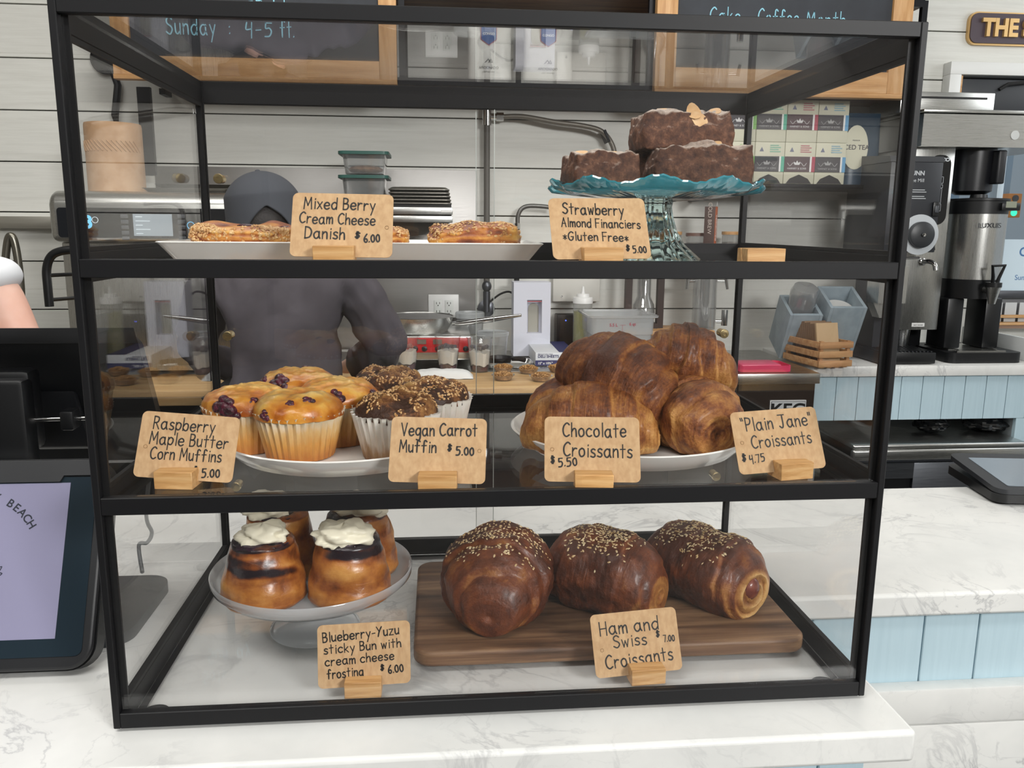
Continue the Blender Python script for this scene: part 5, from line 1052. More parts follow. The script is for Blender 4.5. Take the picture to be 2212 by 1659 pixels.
mb = MB(); q = lx @ basis((.0016, .0135, .085), (0, 0, -1), (0, -1, 0), (1, 0, 0)); ptext(mb, 'AFICIONADO', .0135, q @ M.Translation((0, -.005, 0)), sx=1.15, bold=.0003); mb.prism([(-.078, -.008), (-.098, 0), (-.078, .008), (-.086, 0)], 0, .0003, xf=q); mb.build('side_lettering', WHITE, t, smooth=0)
for k, (u0, u1, dark, lab) in enumerate(((1436, 1473, 0, 'glass jar with a pale wood lid, left of the cold brew box'), (1482, 1524, 1, 'glass jar with a dark lid, touching the cold brew box'), (1557, 1594, 0, 'glass jar with a pale wood lid, right of the cold brew box'))):
    A = ((1.1745, 2.36, 0.4661), (1.2572, 2.36, 0.4615), (1.3975, 2.36, 0.4676))[k]; B = ((1.2408, 2.36, 0.4665), (1.3327, 2.36, 0.462), (1.4645, 2.36, 0.4681))[k]; r_ = (B[0] - A[0]) / 2; cx = (A[0] + B[0]) / 2; z1 = A[2]
    t = thing('glass_jar', lab, 'jar', (cx, 2.36, ZL), 'glass jars on the wall shelf'); T = M.Translation((cx, 2.36, ZL)); H = z1 - ZL
    MB().lathe([(0, .0002), (r_ * .92, .0002), (r_ * .95, .004), (r_ * .95, H - .014), (r_ * .9, H - .012), (r_ * .91, .006), (0, .004)], 32, xf=T).build('jar', pane('jar_glass', (.96, .96, .96, 1), .05, .02, 1.6, '#d9dcdc', .12), t)
    MB().lathe([(0, H - .0115), (r_, H - .0115), (r_, H), (0, H)], 32, xf=T).build('lid', pm('dark_lid', '#6b5048', .5) if dark else OAK, t)
    MB().lathe([(0, .005), (r_ * .88, .006), (r_ * .88, H * .45), (0, H * .48)], 28, xf=T).build('contents', pm('jar_contents', '#8f8a84', .8), t)

# ---------------------------------------------------------------- right back counter: cabinet, fridge, coffee machines
RY = 2.03; RX0 = 1.643
rc = thing('coffee_counter', 'pale blue planked back counter with a thin white marble top under the coffee machines', 'counter', (2.4, 2.27, FLZ))
MB().box(RX0, 3.6, RY, 2.4985, -.038, -.0005, .003).build('marble_top', MARBLE, rc)
mb = MB(); x = 1.66; zb = (2.0919, 2.045, -0.2017)[2]
while x < 3.4: mb.box(x, x + .0795, 2.045, 2.056, zb, -.0385, .001, 1); x += .0815
mb.build('plank_apron', BLUE, rc, smooth=0)
px = (2.4436, 2.045, -0.1959)[0]; MB().box(px, px + .4, 2.0455, 2.062, FLZ, zb - .0005).build('side_post', BLUE, rc); MB().box(px + .001, px + .03, 2.0625, 2.49, FLZ, zb).box(RX0 + .02, RX0 + .05, 2.0625, 2.49, FLZ, zb).box(RX0 + .02, 3.4, 2.46, 2.49, FLZ, zb).build('carcass', pm('carcass_grey', '#8d9497', .7), rc)
q = (2.5088, 2.48, 0.0732); MB().box(2.50, 2.515, 2.06, 2.4985, -.0002, .085, .002).build('side_ledge', pm('white_ledge', '#dfe2e2', .35), rc)
FX0, FX1 = 1.78, 2.44; FZ = -.272
fr = thing('undercounter_fridge', 'dark steel undercounter fridge with a bright steel worktop edge', 'fridge', ((FX0 + FX1) / 2, 2.2, FLZ))
MB().box(FX0, FX1, 1.965, 2.44, FZ - .018, FZ, .008, 3).build('worktop', STEEL, fr); MB().box(FX0, FX1, 1.962, 1.985, FZ - .062, FZ - .0185, .009, 3).build('edge_rail', STEEL, fr)
z1 = FZ - .064
MB().box(FX0 + .01, FX1 - .01, 1.98, 2.43, FLZ + .1, z1).build('cabinet', DKSTEEL, fr)
hx0, hx1 = (1.8005, 1.96, -0.3967)[0], (2.0108, 1.96, -0.401)[0]; hz1, hz0 = (1.9912, 1.96, -0.3971)[2], (1.9987, 1.96, -0.4703)[2]
dr = MB().box(FX0 + .01, hx0, 1.958, 1.9795, FLZ + .12, z1 - .004, .001).box(hx1, FX1 - .01, 1.958, 1.9795, FLZ + .12, z1 - .004, .001).box(hx0, hx1, 1.958, 1.9795, hz1, z1 - .004).box(hx0, hx1, 1.958, 1.9795, FLZ + .12, hz0).build('door', steel('door_steel', '#6a6d72', .35), fr)
MB().box(hx0 + .0005, hx1 - .0005, 1.972, 1.9793, hz0, hz1).build('recessed_handle', BLACK2, dr)
p = (2.3806, 1.957, -0.3413); mb = MB().box(p[0] - .004, p[0] + .11, 1.9555, 1.9578, p[2] - .011, p[2] + .014, .001); bd = mb.build('badge', WHITE, fr)
mb = MB(); ptext(mb, 'DELFIELD', .0145, frontxf(p[0] + .018, 1.9553, p[2] - .004), 'LEFT', bold=.0003); mb.prism([(0, -.005), (.010, 0), (0, .006), (.003, 0)], 0, .0003, xf=frontxf(p[0] + .003, 1.9553, p[2] + .001)); mb.build('badge_text', BLACK2, bd, smooth=0)
for x in (FX0 + .04, FX1 - .04): MB().cyl((x, 2.02, FLZ), (x, 2.02, FLZ + .0995), .018).cyl((x, 2.38, FLZ), (x, 2.38, FLZ + .0995), .018).build('leg', BLKM, fr)
for k, (a, lab) in enumerate((((2.1678, 2.1, -0.2584), 'crumpled black plastic wrap on the fridge top, left'), ((2.3889, 2.1, -0.2653), 'crumpled black plastic wrap on the fridge top, right'))):
    o = MB().ball((a[0], 2.13, FZ + .0305), .085 if k else .06, .06, .030, 40, fn=lambda d: 1 + .22 * fbm(d * 1.0 + V((k * 9, 0, 0)), 2.0, 4)).build('plastic_wrap', pm('black_film', '#0d0e10', .18, coat=.5), smooth=20)
    mz = min(v.co.z for v in o.data.vertices); o.location.z = FZ + .0005 - mz; tag(o, lab, 'plastic wrap')
# keg cooler
KY = 1.90; KX1 = (1.6085, 1.9, -0.0063)[0]; KZ = (1.4895, 1.9, -0.0005)[2]; KZ2 = (1.4922, 1.9, -0.0371)[2]
kc = thing('keg_cooler', 'dark keg cooler with a steel worktop and a framed KEG sign', 'cooler', (KX1 - .32, 2.15, FLZ))
MB().box(KX1 - .36, KX1, KY, 2.44, KZ2, KZ, .003).build('worktop', STEEL, kc)
MB().box(KX1 - .355, KX1 - .012, KY + .012, 2.44, FLZ + .05, KZ2 - .0005).build('cabinet', pm('dark_glossy_brown', '#2b221d', .18, coat=.3), kc)
MB().box(KX1 - .33, KX1 - .05, KY + .03, 2.40, FLZ, FLZ + .0495).build('plinth', BLACK2, kc)
A = (1.441, 1.9, -0.0942); B = (1.5675, 1.9, -0.1507)
sg = MB().box(A[0], B[0], KY + .006, KY + .0115, B[2] - .012, A[2], .0005).build('sign_plate', pm('sign_white', '#cfd0d0', .5), kc)
MB().box(A[0] + .003, B[0] - .003, KY + .0052, KY + .0059, B[2] - .009, A[2] - .003).build('sign_border', BLACK2, sg); MB().box(A[0] + .0045, B[0] - .0045, KY + .0045, KY + .0051, B[2] - .0075, A[2] - .0045).build('sign_face', pm('sign_grey', '#bfc1c2', .5), sg)
mb = MB(); ptext(mb, 'KEG', .056, frontxf((A[0] + B[0]) / 2, KY + .0043, A[2] - .050), sx=1.18, bold=.0016); mb.build('sign_text', BLACK2, sg, smooth=0)
a = (1.381, 1.93, -0.0129); A = (1.3328, 1.91, -0.0089); B = (1.5124, 1.91, -0.0104); z0 = KZ + .0006; zt = (1.4435, 1.95, 0.0248)[2]
PINK = pm('pink_silicone', '#d8355f', .4)
def rp(i, z): return [(x, y, z) for x, y in rrect(A[0] + i, B[0] - i, 1.915 + i, 2.03 - i, .014, 5)]
h = .024
t = thing('pink_tray', 'bright pink plastic tray on the keg cooler beside the croissants', 'tray', ((A[0] + B[0]) / 2, 1.97, z0))
MB().loft([rp(.004, z0), rp(0, z0 + .003), rp(0, z0 + h), rp(.003, z0 + h), rp(.004, z0 + .005)]).build('tray_body', PINK, t)
MB().box(A[0] + .006, B[0] - .035, 1.921, 2.024, z0 + .0055, z0 + h + .003, .003).build('insert', pm('pink_insert', '#e0567a', .35), t)
# crate of brown sleeves
c0 = (1.6384, 1.9823, 0)
cr = thing('wooden_crate', 'small slatted wooden crate holding brown card sleeves on the coffee counter', 'crate', (0, 0, 0)); CWD = wood('crate_wood', '#a3744a', '#bd8f60', '#cfa878', 'X', 1.6, .6)
L_, Wd, Hh = .135, .22, .098
for (s, nm) in ((0, 'front'), (1, 'back')):
    y = 0 if s == 0 else Wd - .007
    for k in range(3): MB().box(0, L_, y, y + .007, .004 + k * .033, .004 + k * .033 + .022, .001).build('end_slat', CWD, cr)
for x in (0, L_ - .007):
    for k in range(3): MB().box(x, x + .007, .0075, Wd - .0075, .004 + k * .033, .004 + k * .033 + .022, .001).build('side_slat', CWD, cr)
for x in (.0075, L_ - .0195):
    for y in (.0075, Wd - .0195): MB().box(x, x + .012, y, y + .012, .004, .095).build('corner_block', CWD, cr)
for k in range(4): MB().box(.009 + k * .031, .027 + k * .031, .0075, Wd - .0075, 0, .0038).build('floor_slat', CWD, cr)
cr.location = (c0[0], c0[1], .0004); cr.rotation_euler = (0, 0, R(10))
SLV = pm('brown_sleeve', '#7d6248', .8); SLF = pm('sleeve_face', '#b99d78', .8)
ca, sa = math.cos(R(10)), math.sin(R(10))
for k in range(12):
    lx, ly = .022 + .0, .03 + k * .0115
    mb = MB().box(0, .088, 0, .0095, 0, .150 - .002 * (k % 3), .0012)
    o = mb.build('card_sleeve', SLF if k == 0 else SLV, origin=(0, 0, 0)); o.rotation_euler = (R(-13), 0, R(10)); o.location = (c0[0] + lx * ca - ly * sa, c0[1] + lx * sa + ly * ca, .0068 + .038)
    tag(o, 'folded brown card sleeve in the wooden crate, ' + ('frontmost with its pale face showing' if k == 0 else 'one of those behind the front one'), 'card sleeve', 'brown card sleeves in the crate')
    o.location.z = .0068
# cup dispensers: slanted open boxes
GB = pm('pale_blue_paint', '#8c9aa2', .5, col2='#9aa8b0', ns=20)
CUPW = pm('white_paper_cup', '#c9c9c6', .5)
def dispenser(label, A, w, Lh, dep, rx, flz):
    t = thing('cup_dispenser', label, 'cup dispenser', (0, 0, 0), 'slanted cup dispensers'); b = .012
    MB().box(-w / 2, -w / 2 + b, 0, dep, 0, Lh, .001).box(w / 2 - b, w / 2, 0, dep, 0, Lh, .001).box(-w / 2 + b, w / 2 - b, 0, b, 0, Lh, .001).box(-w / 2 + b, w / 2 - b, dep - b, dep, 0, Lh, .001).box(-w / 2 + b, w / 2 - b, b, dep - b, 0, b).build('box_body', GB, t)
    t.location = A; t.rotation_euler = (rx, 0, R(-3)); return t
def disp_at(label, P, w, dep, rx):
    Lh = (P[2] - .001) / math.cos(rx); return dispenser(label, (P[0], P[1] + Lh * math.sin(rx), .001), w, Lh, dep, rx, 0), Lh
t, Lh = disp_at('right slanted pale blue cup dispenser with a white cup lying inside', (1.7985, 2.1, 0.2017), .135, .15, R(27))
MB().lathe([(.042, .013), (.052, Lh * .78), (.054, Lh * .785), (.052, Lh * .8), (.0, Lh * .8)], 36, xf=M.Translation((0, .075, 0))).build('paper_cup', CUPW, t)
t, Lh = disp_at('left slanted pale blue cup dispenser with a wrapped sleeve of cups', (1.6508, 2.12, 0.1732), .12, .14, R(27))
MB().lathe([(.042, .013), (.05, Lh * 1.25), (.043, Lh * 1.38), (.0, Lh * 1.4)], 30, xf=M.Translation((0, .07, 0)), wob=lambda a, r, z: (r * (1 + .03 * math.sin(5 * a + z * 60)), z)).build('cup_sleeve', pane('plastic_sleeve', (.95, .95, .95, 1), .05, .1, 2.0, '#c2c5c6', .45), t)
# coffee grinder
GX1 = (2.0693, 2.06, 0.7267)[0]; gx0 = GX1 - .19; gy = 2.06; gz1 = (2.0037, 2.06, 0.7103)[2]; gz0 = (2.0366, 2.06, 0.4018)[2]
gr = thing('coffee_grinder', 'black coffee grinder with a round grind dial and steel chute, right of the case', 'coffee grinder', ((gx0 + GX1) / 2, 2.2, .0005)); GRB = pm('charcoal_paint', '#26282d', .38)
hd = MB().box(gx0, GX1, gy, 2.36, gz0, gz1, .003).build('head', GRB, gr)
lz = (2.0016, 2.06, 0.7304)[2]; MB().prism([(0, gz1 + .0005), (.30, gz1 + .0005), (.30, lz + .02), (.01, lz), (0, lz - .012)], -.003, GX1 - gx0 + .004, xf=basis((gx0, gy, 0), (0, 1, 0), (0, 0, 1), (1, 0, 0))).build('hopper_lid', pm('grinder_lid', '#3a3c40', .35), gr)
MB().box(GX1 - .135, GX1 - .045, gy + .12, 2.34, .02, gz0 - .0005).build('column', GRB, gr)
dc = (2.0045, 2.06, 0.4627); xf = frontxf(dc[0], gy - .0005, dc[2])
d = MB().lathe([(0, 0), (.070, 0), (.070, .003), (.062, .0035), (0, .0035)], 48, xf=xf).build('dial_ring', pm('pale_ring', '#b9bec2', .4), gr)
MB().lathe([(.045, .004), (.045, .022), (.042, .024), (.007, .0245), (.007, .03), (0, .03)], 40, xf=xf).build('dial_knob', pm('dial_black', '#2b2d30', .4), d)
MB().lathe([(0, .0302), (.0065, .0302), (.006, .034), (0, .035)], 6, xf=xf).build('dial_screw', CHROME, d)
p = (2.0548, 2.06, 0.5508); sw = MB().box(p[0] - .012, p[0] + .012, gy - .008, gy - .0004, p[2] - .025, p[2] + .025, .003).build('switch', BLACK2, gr); MB().box(p[0] - .007, p[0] + .007, gy - .012, gy - .0083, p[2] - .012, p[2] + .012, .002).build('rocker', pm('rocker_grey', '#43464b', .4), sw)
mb = MB(); p = (1.9979, 2.06, 0.6697); q = frontxf(p[0] + .004, gy - .0006, p[2] - .004); ptext(mb, 'BUNN', .021, q @ M.Translation((-.028, 0, 0)), bold=.0006); ptext(mb, 'Coffee Mill', .017, q @ M.Translation((-.035, -.023, 0)))
for k in range(4): mb.box(p[0] - .06, p[0] + .012 + .006 * (k % 2), gy - .0008, gy - .0005, p[2] - .055 - .007 * k - .008 * (k > 1), p[2] - .0525 - .007 * k - .008 * (k > 1))
mb.build('lettering', pm('pale_lettering', '#b9bdc0', .5), gr, smooth=0)
cx = GX1 - .09; zc0 = (1.9867, 2.09, 0.2192)[2]; MB().prism([(-.052, 0), (.052, 0), (.052, gz0 - .05 - zc0), (-.052, gz0 - .05 - zc0)], 0, .085, xf=frontxf(cx - .04, 2.165, zc0)).prism([(-.025, -.055), (.025, -.055), (.052, -.0005), (-.052, -.0005)], 0, .05, xf=frontxf(cx - .04, 2.16, zc0)).build('chute', STEELV, gr)
p = (1.9957, 2.08, 0.3798); MB().tube([(p[0] - .03, 2.078, p[2]), (p[0] + .025, 2.07, p[2] + .002)], .004, 10).build('clip_lever', CHROME, gr)
A = (1.8989, 2.05, -0.0053); B = (2.1105, 2.05, 0.0474)
tr = MB().box(B[0] - .21, B[0], 2.052, 2.36, .003, B[2] - .003, .004).build('drip_tray', BLACK2, gr)
mb = MB()
for i in range(14): mb.box(B[0] - .2 + i * .0142, B[0] - .195 + i * .0142, 2.062, 2.2, B[2] - .0028, B[2] + .001)
mb.build('grille', DKSTEEL, tr); MB().cyl((B[0] - .03, 2.08, .0005), (B[0] - .03, 2.08, .0029), .012).cyl((B[0] - .18, 2.3, .0005), (B[0] - .18, 2.3, .0029), .012).build('tray_foot', RUBBER, tr)
# coffee brewer: steel tower with a wide head, faucet, black control panel
by = 2.17; A = (2.0502, 2.17, 0.7703); B = (2.2511, 2.17, 0.1126); bx0, bx1 = A[0] - .02, (2.178, 2.17, 0.7529)[0]
br = thing('coffee_brewer', 'tall stainless coffee brewer with a black control panel and chrome water faucet', 'coffee brewer', ((bx0 + bx1) / 2, 2.3, .0005))
tz0 = B[2]; hz0_, hz1_ = (2.2193, 2.14, 0.7702)[2], (2.2062, 2.14, 0.8806)[2]
hx0_ = (2.0219, 2.13, 0.826)[0]
MB().box(bx0, bx1, by, 2.46, tz0, hz0_ - .0005, .002).build('tower', STEELV, br)
xf = basis((hx0_, by - .04, 0), (0, 1, 0), (0, 0, 1), (1, 0, 0)); MB().prism([(0, hz0_), (0, hz1_), (.33, hz1_ + .003), (.33, hz0_)], 0, .56, xf=xf).build('brew_head', STEEL, br)
MB().box(hx0_ - .004, hx0_ + .565, by - .045, 2.46, hz1_ + .0035, hz1_ + .016, .003).build('head_lip', STEEL, br)
z2 = (2.2299, 2.3, 0.9719)[2]; x2 = (2.3529, 2.26, 0.9278)[0]; MB().box(x2 - .36, x2, 2.24, 2.46, hz1_ + .0165, z2, .003).build('top_tank', STEEL, br)
zs = (hz1_ + z2) / 2 + .022; MB().box(x2 - .36, x2 - .03, 2.2385, 2.2398, zs, zs + .007).build('tank_slot', BLACK2, br)
p = (2.3676, 2.13, 0.8129); MB().lathe([(.0, 0), (.016, 0), (.016, .002), (0, .002)], 28, xf=frontxf(p[0], by - .0402, p[2])).build('badge_disc', pm('worn_disc', '#c5c7c5', .5), br)
A = (2.1019, 2.17, 0.7438); B = (2.2025, 2.17, 0.5078); cxp = (bx0 + bx1) / 2
pnl = [(x, y) for x, y in rrect(-.040, .040, (2.1644, 2.17, 0.4976)[2], (2.1369, 2.17, 0.7443)[2], .034, 6)]
cp = MB().prism(pnl, 0, .004, xf=frontxf(cxp + .020, by - .0003, 0)).build('control_panel', pm('gloss_black', '#0d0f12', .15), br)
mb = MB(); p = (2.1476, 2.17, 0.7267); ptext(mb, 'FETCO', .0165, frontxf(cxp + .021, by - .0046, p[2] - .004), sx=1.25, bold=.0009); x0 = cxp + .022
zq = (2.1464, 2.17, 0.6586)[2]
def frame(mb, xa, xb, za, zb, t=.0012): mb.box(xa, xb, by - .0048, by - .0044, za, za + t).box(xa, xb, by - .0048, by - .0044, zb - t, zb).box(xa, xa + t, by - .0048, by - .0044, za, zb).box(xb - t, xb, by - .0048, by - .0044, za, zb)
frame(mb, x0 - .014, x0 + .014, zq - .014, zq + .01); frame(mb, x0 - .014, x0 + .014, zq - .030, zq - .018); frame(mb, x0 - .012, x0 + .012, zq - .085, zq - .031); frame(mb, x0 - .014, x0 + .014, zq - .112, zq - .086)
mb.build('panel_marks', pm('panel_white', '#c9ced2', .5), cp, smooth=0)
for k in range(3): MB().ball((x0 - .002, by - .0045, zq - .042 - .016 * k), .0042, .002, .0042, 12).build('indicator', pm('warm_led', '#e8e6c0', .4, emit=.5) if k == 0 else pm('dim_led', '#8f9180', .4), cp)
p = (2.1366, 2.17, 0.36); mb = MB().tube(catmull([(cxp - .012, by - .001, p[2] + .004), (cxp - .008, by - .03, p[2] + .007), (cxp + .002, by - .055, p[2]), (cxp + .006, by - .062, p[2] - .024)], 5), .0085, 12).lathe([(.014, 0), (.014, .005), (.009, .008)], 20, xf=frontxf(cxp - .012, by - .0004, p[2] + .004)); mb.build('faucet', CHROME, br)
p = (2.1632, 2.17, 0.4274); mb = MB().prism([(-.016, -.018), (.018, -.02), (.012, 0), (.02, .012), (-.004, .01), (-.016, .006)], 0, .028, xf=frontxf(cxp + .0, by - .0004, p[2])); mb.build('faucet_knob', pm('amber_black', '#35211a', .2, coat=.5), br)
p = (2.187, 2.17, 0.1303); MB().box(cxp - .028, cxp + .022, by - .0014, by - .0003, p[2] - .006, p[2] + .008).build('warning_label', WHITE, br)
mb = MB(); ptext(mb, 'HOT WATER', .0062, frontxf(cxp - .003, by - .0016, p[2] - .002)); mb.build('warning_text', BLACK2, br, smooth=0)
MB().lathe([(.017, .0295), (.024, .04), (.030, tz0 - .0005)], 28, xf=M.Translation((cxp - .035, by + .05, 0))).lathe([(.026, 0), (.026, .012), (.017, .0295)], 28, xf=M.Translation((cxp - .035, by + .05, .0005))).build('leg', STEELV, br)
MB().box(bx0 - .06, bx0 + .16, by + .12, 2.45, .0006, tz0 + .12, .003).build('black_base', BLACK2, br)
bk = (2.3009, 2.2, 0.6917); rb = .072; zt_, zb_ = hz0_ - .001, (2.3109, 2.2, 0.6091)[2]
bsk = MB().lathe([(0, zb_), (.05, zb_), (rb, zb_ + .012), (rb + .004, zt_ - .02), (rb + .004, zt_), (0, zt_)], 40, xf=M.Translation((bk[0], by + .08, 0))).build('brew_basket', pm('basket_black', '#15161a', .35), br)
hxp = (2.3448, 2.16, 0.6898)[0]; MB().box(hxp - .016, hxp + .016, by - .025, by + .02, (2.3575, 2.17, 0.6448)[2], zt_ - .006, .006, 3).build('basket_handle', pm('handle_black', '#1b1c20', .4), bsk)
# insulated dispenser on its stand
dy = 2.20; ax = (2.3052, 2.2, 0.475); dr_ = .100; dz0, dz1 = (2.272, 2.12, 0.3024)[2], (2.244, 2.12, 0.5374)[2]; dzt = (2.2375, 2.12, 0.5926)[2]
dp = thing('coffee_dispenser', 'stainless insulated coffee dispenser with a black tap, standing on black legs', 'coffee dispenser', (ax[0], dy, .0005)); T = M.Translation((ax[0], dy, 0))
MB().lathe([(0, dz0), (dr_, dz0), (dr_, dz1), (0, dz1)], 56, xf=T).build('steel_body', STEELV, dp)
MB().lathe([(0, dz1 + .0005), (dr_ + .001, dz1 + .0005), (dr_ + .001, dzt - .01), (dr_ + .004, dzt - .008), (dr_ + .004, dzt), (.03, dzt + .004), (.028, dzt + .016), (0, dzt + .016)], 56, xf=T).build('black_collar', BLACK2, dp)
lcx = ax[0] + .052; MB().box(lcx - .035, lcx + .035, dy - dr_ - .012, dy - .06, dz1 + .012, dzt - .016, .003).build('display_housing', BLACK2, dp); MB().box(lcx - .022, lcx + .018, dy - dr_ - .0135, dy - dr_ - .0122, dz1 + .022, dz1 + .044).build('lcd', pm('lcd_olive', '#8d9181', .3), dp)
mb = MB(); p = (2.2951, 2.1, 0.4969); ptext(mb, 'LUXUS', .024, frontxf(p[0] - .005, dy - dr_ - .002, p[2] - .008), sx=1.2); mb.build('lettering', pm('dark_etch', '#34363a', .5), dp, smooth=0)
MB().lathe([(0, dz0 - .07), (dr_ * .96, dz0 - .07), (dr_, dz0 - .0005), (0, dz0 - .0005)], 48, xf=T).build('lower_shell', BLACK2, dp)
for x in (ax[0] - .075, ax[0] + .075): MB().box(x - .032, x + .032, dy - .05, dy + .07, .044, dz0 - .0705, .006).build('leg', BLACK2, dp)
MB().prism(rrect(ax[0] - .13, ax[0] + .16, 2.075, 2.36, .03, 5), .0006, .038).build('tray_base', BLACK2, dp); 
g = MB()
for i in range(12): g.box(ax[0] - .07 + i * .013, ax[0] - .061 + i * .013, 2.10, 2.145, .0382, .0435)
g.box(ax[0] - .09, ax[0] + .1, 2.092, 2.099, .0382, .0435).box(ax[0] - .09, ax[0] + .1, 2.146, 2.30, .0382, .0425); g.build('drip_grille', STEEL, dp)
tx = (2.304, 2.08, 0.3117)[0]; tz = dz0 - .035
tb = MB().cyl((tx, dy - dr_ + .02, tz), (tx, dy - dr_ - .035, tz), .013).lathe([(.012, -.06), (.024, -.004), (.026, 0), (0, 0)], 28, xf=M.Translation((tx, dy - dr_ - .04, tz + .012))).build('tap_body', STEEL, dp)
MB().lathe([(0, 0), (.027, 0), (.027, .016), (0, .016)], 28, xf=M.Translation((tx, dy - dr_ - .04, tz + .0125))).build('tap_collar', BLACK2, tb)
MB().tube([(tx - .008, dy - dr_ - .045, tz + .029), (tx - .012, dy - dr_ - .05, tz + .05), (tx - .022, dy - dr_ - .055, tz + .088), (tx + .024, dy - dr_ - .055, tz + .09), (tx + .012, dy - dr_ - .05, tz + .05), (tx + .008, dy - dr_ - .045, tz + .029)], .0062, 10).build('tap_lever', BLACK2, tb)
# wall sign, black case in the window
A = (2.378, 2.49, 1.3109); B = (2.3923, 2.49, 1.1894); z0, z1 = B[2], A[2]; GOLD = pm('gold_paint', '#d3ad72', .35, .3)
sg = thing('wall_sign', 'plum wall sign with a gold rim and raised gold letters THE', 'sign', (A[0] + .4, 2.49, z0))
MB().prism(rrect(A[0], A[0] + .9, z0, z1, .034, 6), 0, .014, xf=frontxf(0, 2.4985, 0)).build('gold_rim', GOLD, sg); MB().prism(rrect(A[0] + .006, A[0] + .894, z0 + .006, z1 - .006, .029, 6), .0145, .020, xf=frontxf(0, 2.4985, 0)).build('plum_board', pm('plum_paint', '#453740', .5), sg)
p = (2.426, 2.478, 1.2218); mb = MB(); ptext(mb, 'THE SURF', .088, frontxf(p[0], 2.4725, p[2]), 'LEFT', ext=.006, sx=.9, bold=.0035); mb.build('raised_letters', GOLD, sg, smooth=0)
A = (2.3212, 2.44, 1.061); B = (2.6092, 2.44, 0.9813)
bc = thing('black_case', 'black box with a strap sitting in the upper part of the wall window', 'case', (A[0] + .3, 2.45, B[2])); zc = .9325
MB().box(A[0] + .004, A[0] + .75, 2.462, 2.60, zc, 1.060, .006).build('case_body', pm('case_black', '#26292e', .45), bc)
p = (2.5627, 2.45, 1.0697); MB().tube([(p[0] - .05, 2.455, 1.02), (p[0] - .02, 2.45, 1.04), (p[0] + .08, 2.45, 1.052), (p[0] + .2, 2.455, 1.05)], .007, 8).build('strap', RUBBER, bc)
# poster and card rack at the far right
A = (2.5744, 2.42, 0.4442); B = (2.8689, 2.42, 0.2392)
ps = thing('window_poster', 'pale blue poster standing against the window at the far right', 'poster', (A[0] + .15, 2.43, B[2])); MB().box(A[0], A[0] + .32, 2.428, 2.431, B[2], A[2]).build('sheet', pm('pale_blue_paper', '#cfe0ea', .6), ps)
mb = MB(); p = (2.6599, 2.42, 0.3933); ptext(mb, 'OPEN', .05, frontxf(p[0] - .003, 2.4278, p[2] - .015), 'LEFT', bold=.001); mb.build('poster_text', pm('blue_ink', '#4a76a8', .6), ps, smooth=0); mb = MB(); p = (2.6506, 2.42, 0.282); ptext(mb, 'Sun 8-4', .03, frontxf(p[0], 2.4278, p[2]), 'LEFT'); mb.build('poster_text', pm('blue_ink', '#4a76a8', .6), ps, smooth=0)
A = (2.5685, 2.42, 0.239); B = (2.8721, 2.42, 0.2165); MB().box(A[0], A[0] + .5, 2.425, 2.45, B[2] - .008, A[2] - .001, .001).build('poster_ledge', DKSTEEL, ps)
A = (2.5489, 2.4, 0.1246); rk = thing('card_rack', 'pale wooden rail rack holding white cards below the poster', 'card rack', (A[0] + .2, 2.42, A[2]))
z0 = A[2] - .012; MB().box(A[0], A[0] + .5, 2.40, 2.412, z0 + .018, z0 + .03, .001).box(A[0], A[0] + .5, 2.40, 2.45, z0 - .012, z0 - .001, .001).build('rail', OAK, rk); MB().box(A[0], A[0] + .5, 2.452, 2.46, z0 - .012, z0 + .10).build('backing', pm('grey_acrylic', '#8f9092', .4), rk); MB().box(A[0], A[0] + .5, 2.41, 2.46, .086, z0 - .0125).build('wood_panel', pm('tan_panel', '#8f7361', .6), rk)
for k in range(5):
    o = MB().box(A[0] + .012 + k * .062, A[0] + .062 + k * .062, 2.425, 2.428, z0 - .0004, z0 + .078).build('white_card', pm('card_white', '#c9cbcb', .6)); tag(o, 'white card standing in the wooden rack, %s from the left' % ('first', 'second', 'third', 'fourth', 'fifth')[k], 'card', 'white cards in the rack')
# cold drip towers on an oak stand
A = (1.1272, 2.3, 0.1005); B = (1.326, 2.3, 0.082)
st_ = thing('oak_stand', 'two tier oak plank stand behind the storage bin', 'stand', ((A[0] + B[0]) / 2, 2.33, 0)); zt = A[2]
MB().box(A[0] - .12, B[0] + .03, 2.26, 2.44, zt - .018, zt, .002).build('upper_plank', OAK, st_); MB().box(A[0] - .12, B[0] + .03, 2.26, 2.44, zt - .075, zt - .058, .002).build('lower_plank', OAK, st_)
for x in (A[0] - .11, B[0] + .005): MB().box(x, x + .015, 2.27, 2.43, .0004, zt - .0755).box(x, x + .015, 2.27, 2.43, zt - .0575, zt - .0185).build('upright', OAKV, st_)
JG = pane('tower_glass', (.95, .95, .95, 1), .06, .02, 2.2, '#cfd3d4', .12)
p = (1.3287, 2.32, 0.1187); zt2 = (1.3173, 2.32, 0.3383)[2]; r_ = .045
t = thing('glass_tower', 'tall clear glass drink tower with chrome taps, behind the right croissants', 'drink tower', (p[0], 2.32, zt)); T = M.Translation((p[0], 2.32, 0))
MB().lathe([(0, zt + .0005), (r_, zt + .0005), (r_, zt2), (r_ - .003, zt2), (r_ - .003, zt + .005), (0, zt + .005)], 40, xf=T).lathe([(.018, zt + .0052), (.018, zt2 - .02), (.014, zt2 - .02), (.014, zt + .0052)], 24, xf=T).build('glass_cylinder', JG, t)
MB().lathe([(0, zt2 + .0005), (r_ + .003, zt2 + .0005), (r_ + .003, zt2 + .015), (0, zt2 + .02)], 40, xf=T).build('cap', CHROME, t)
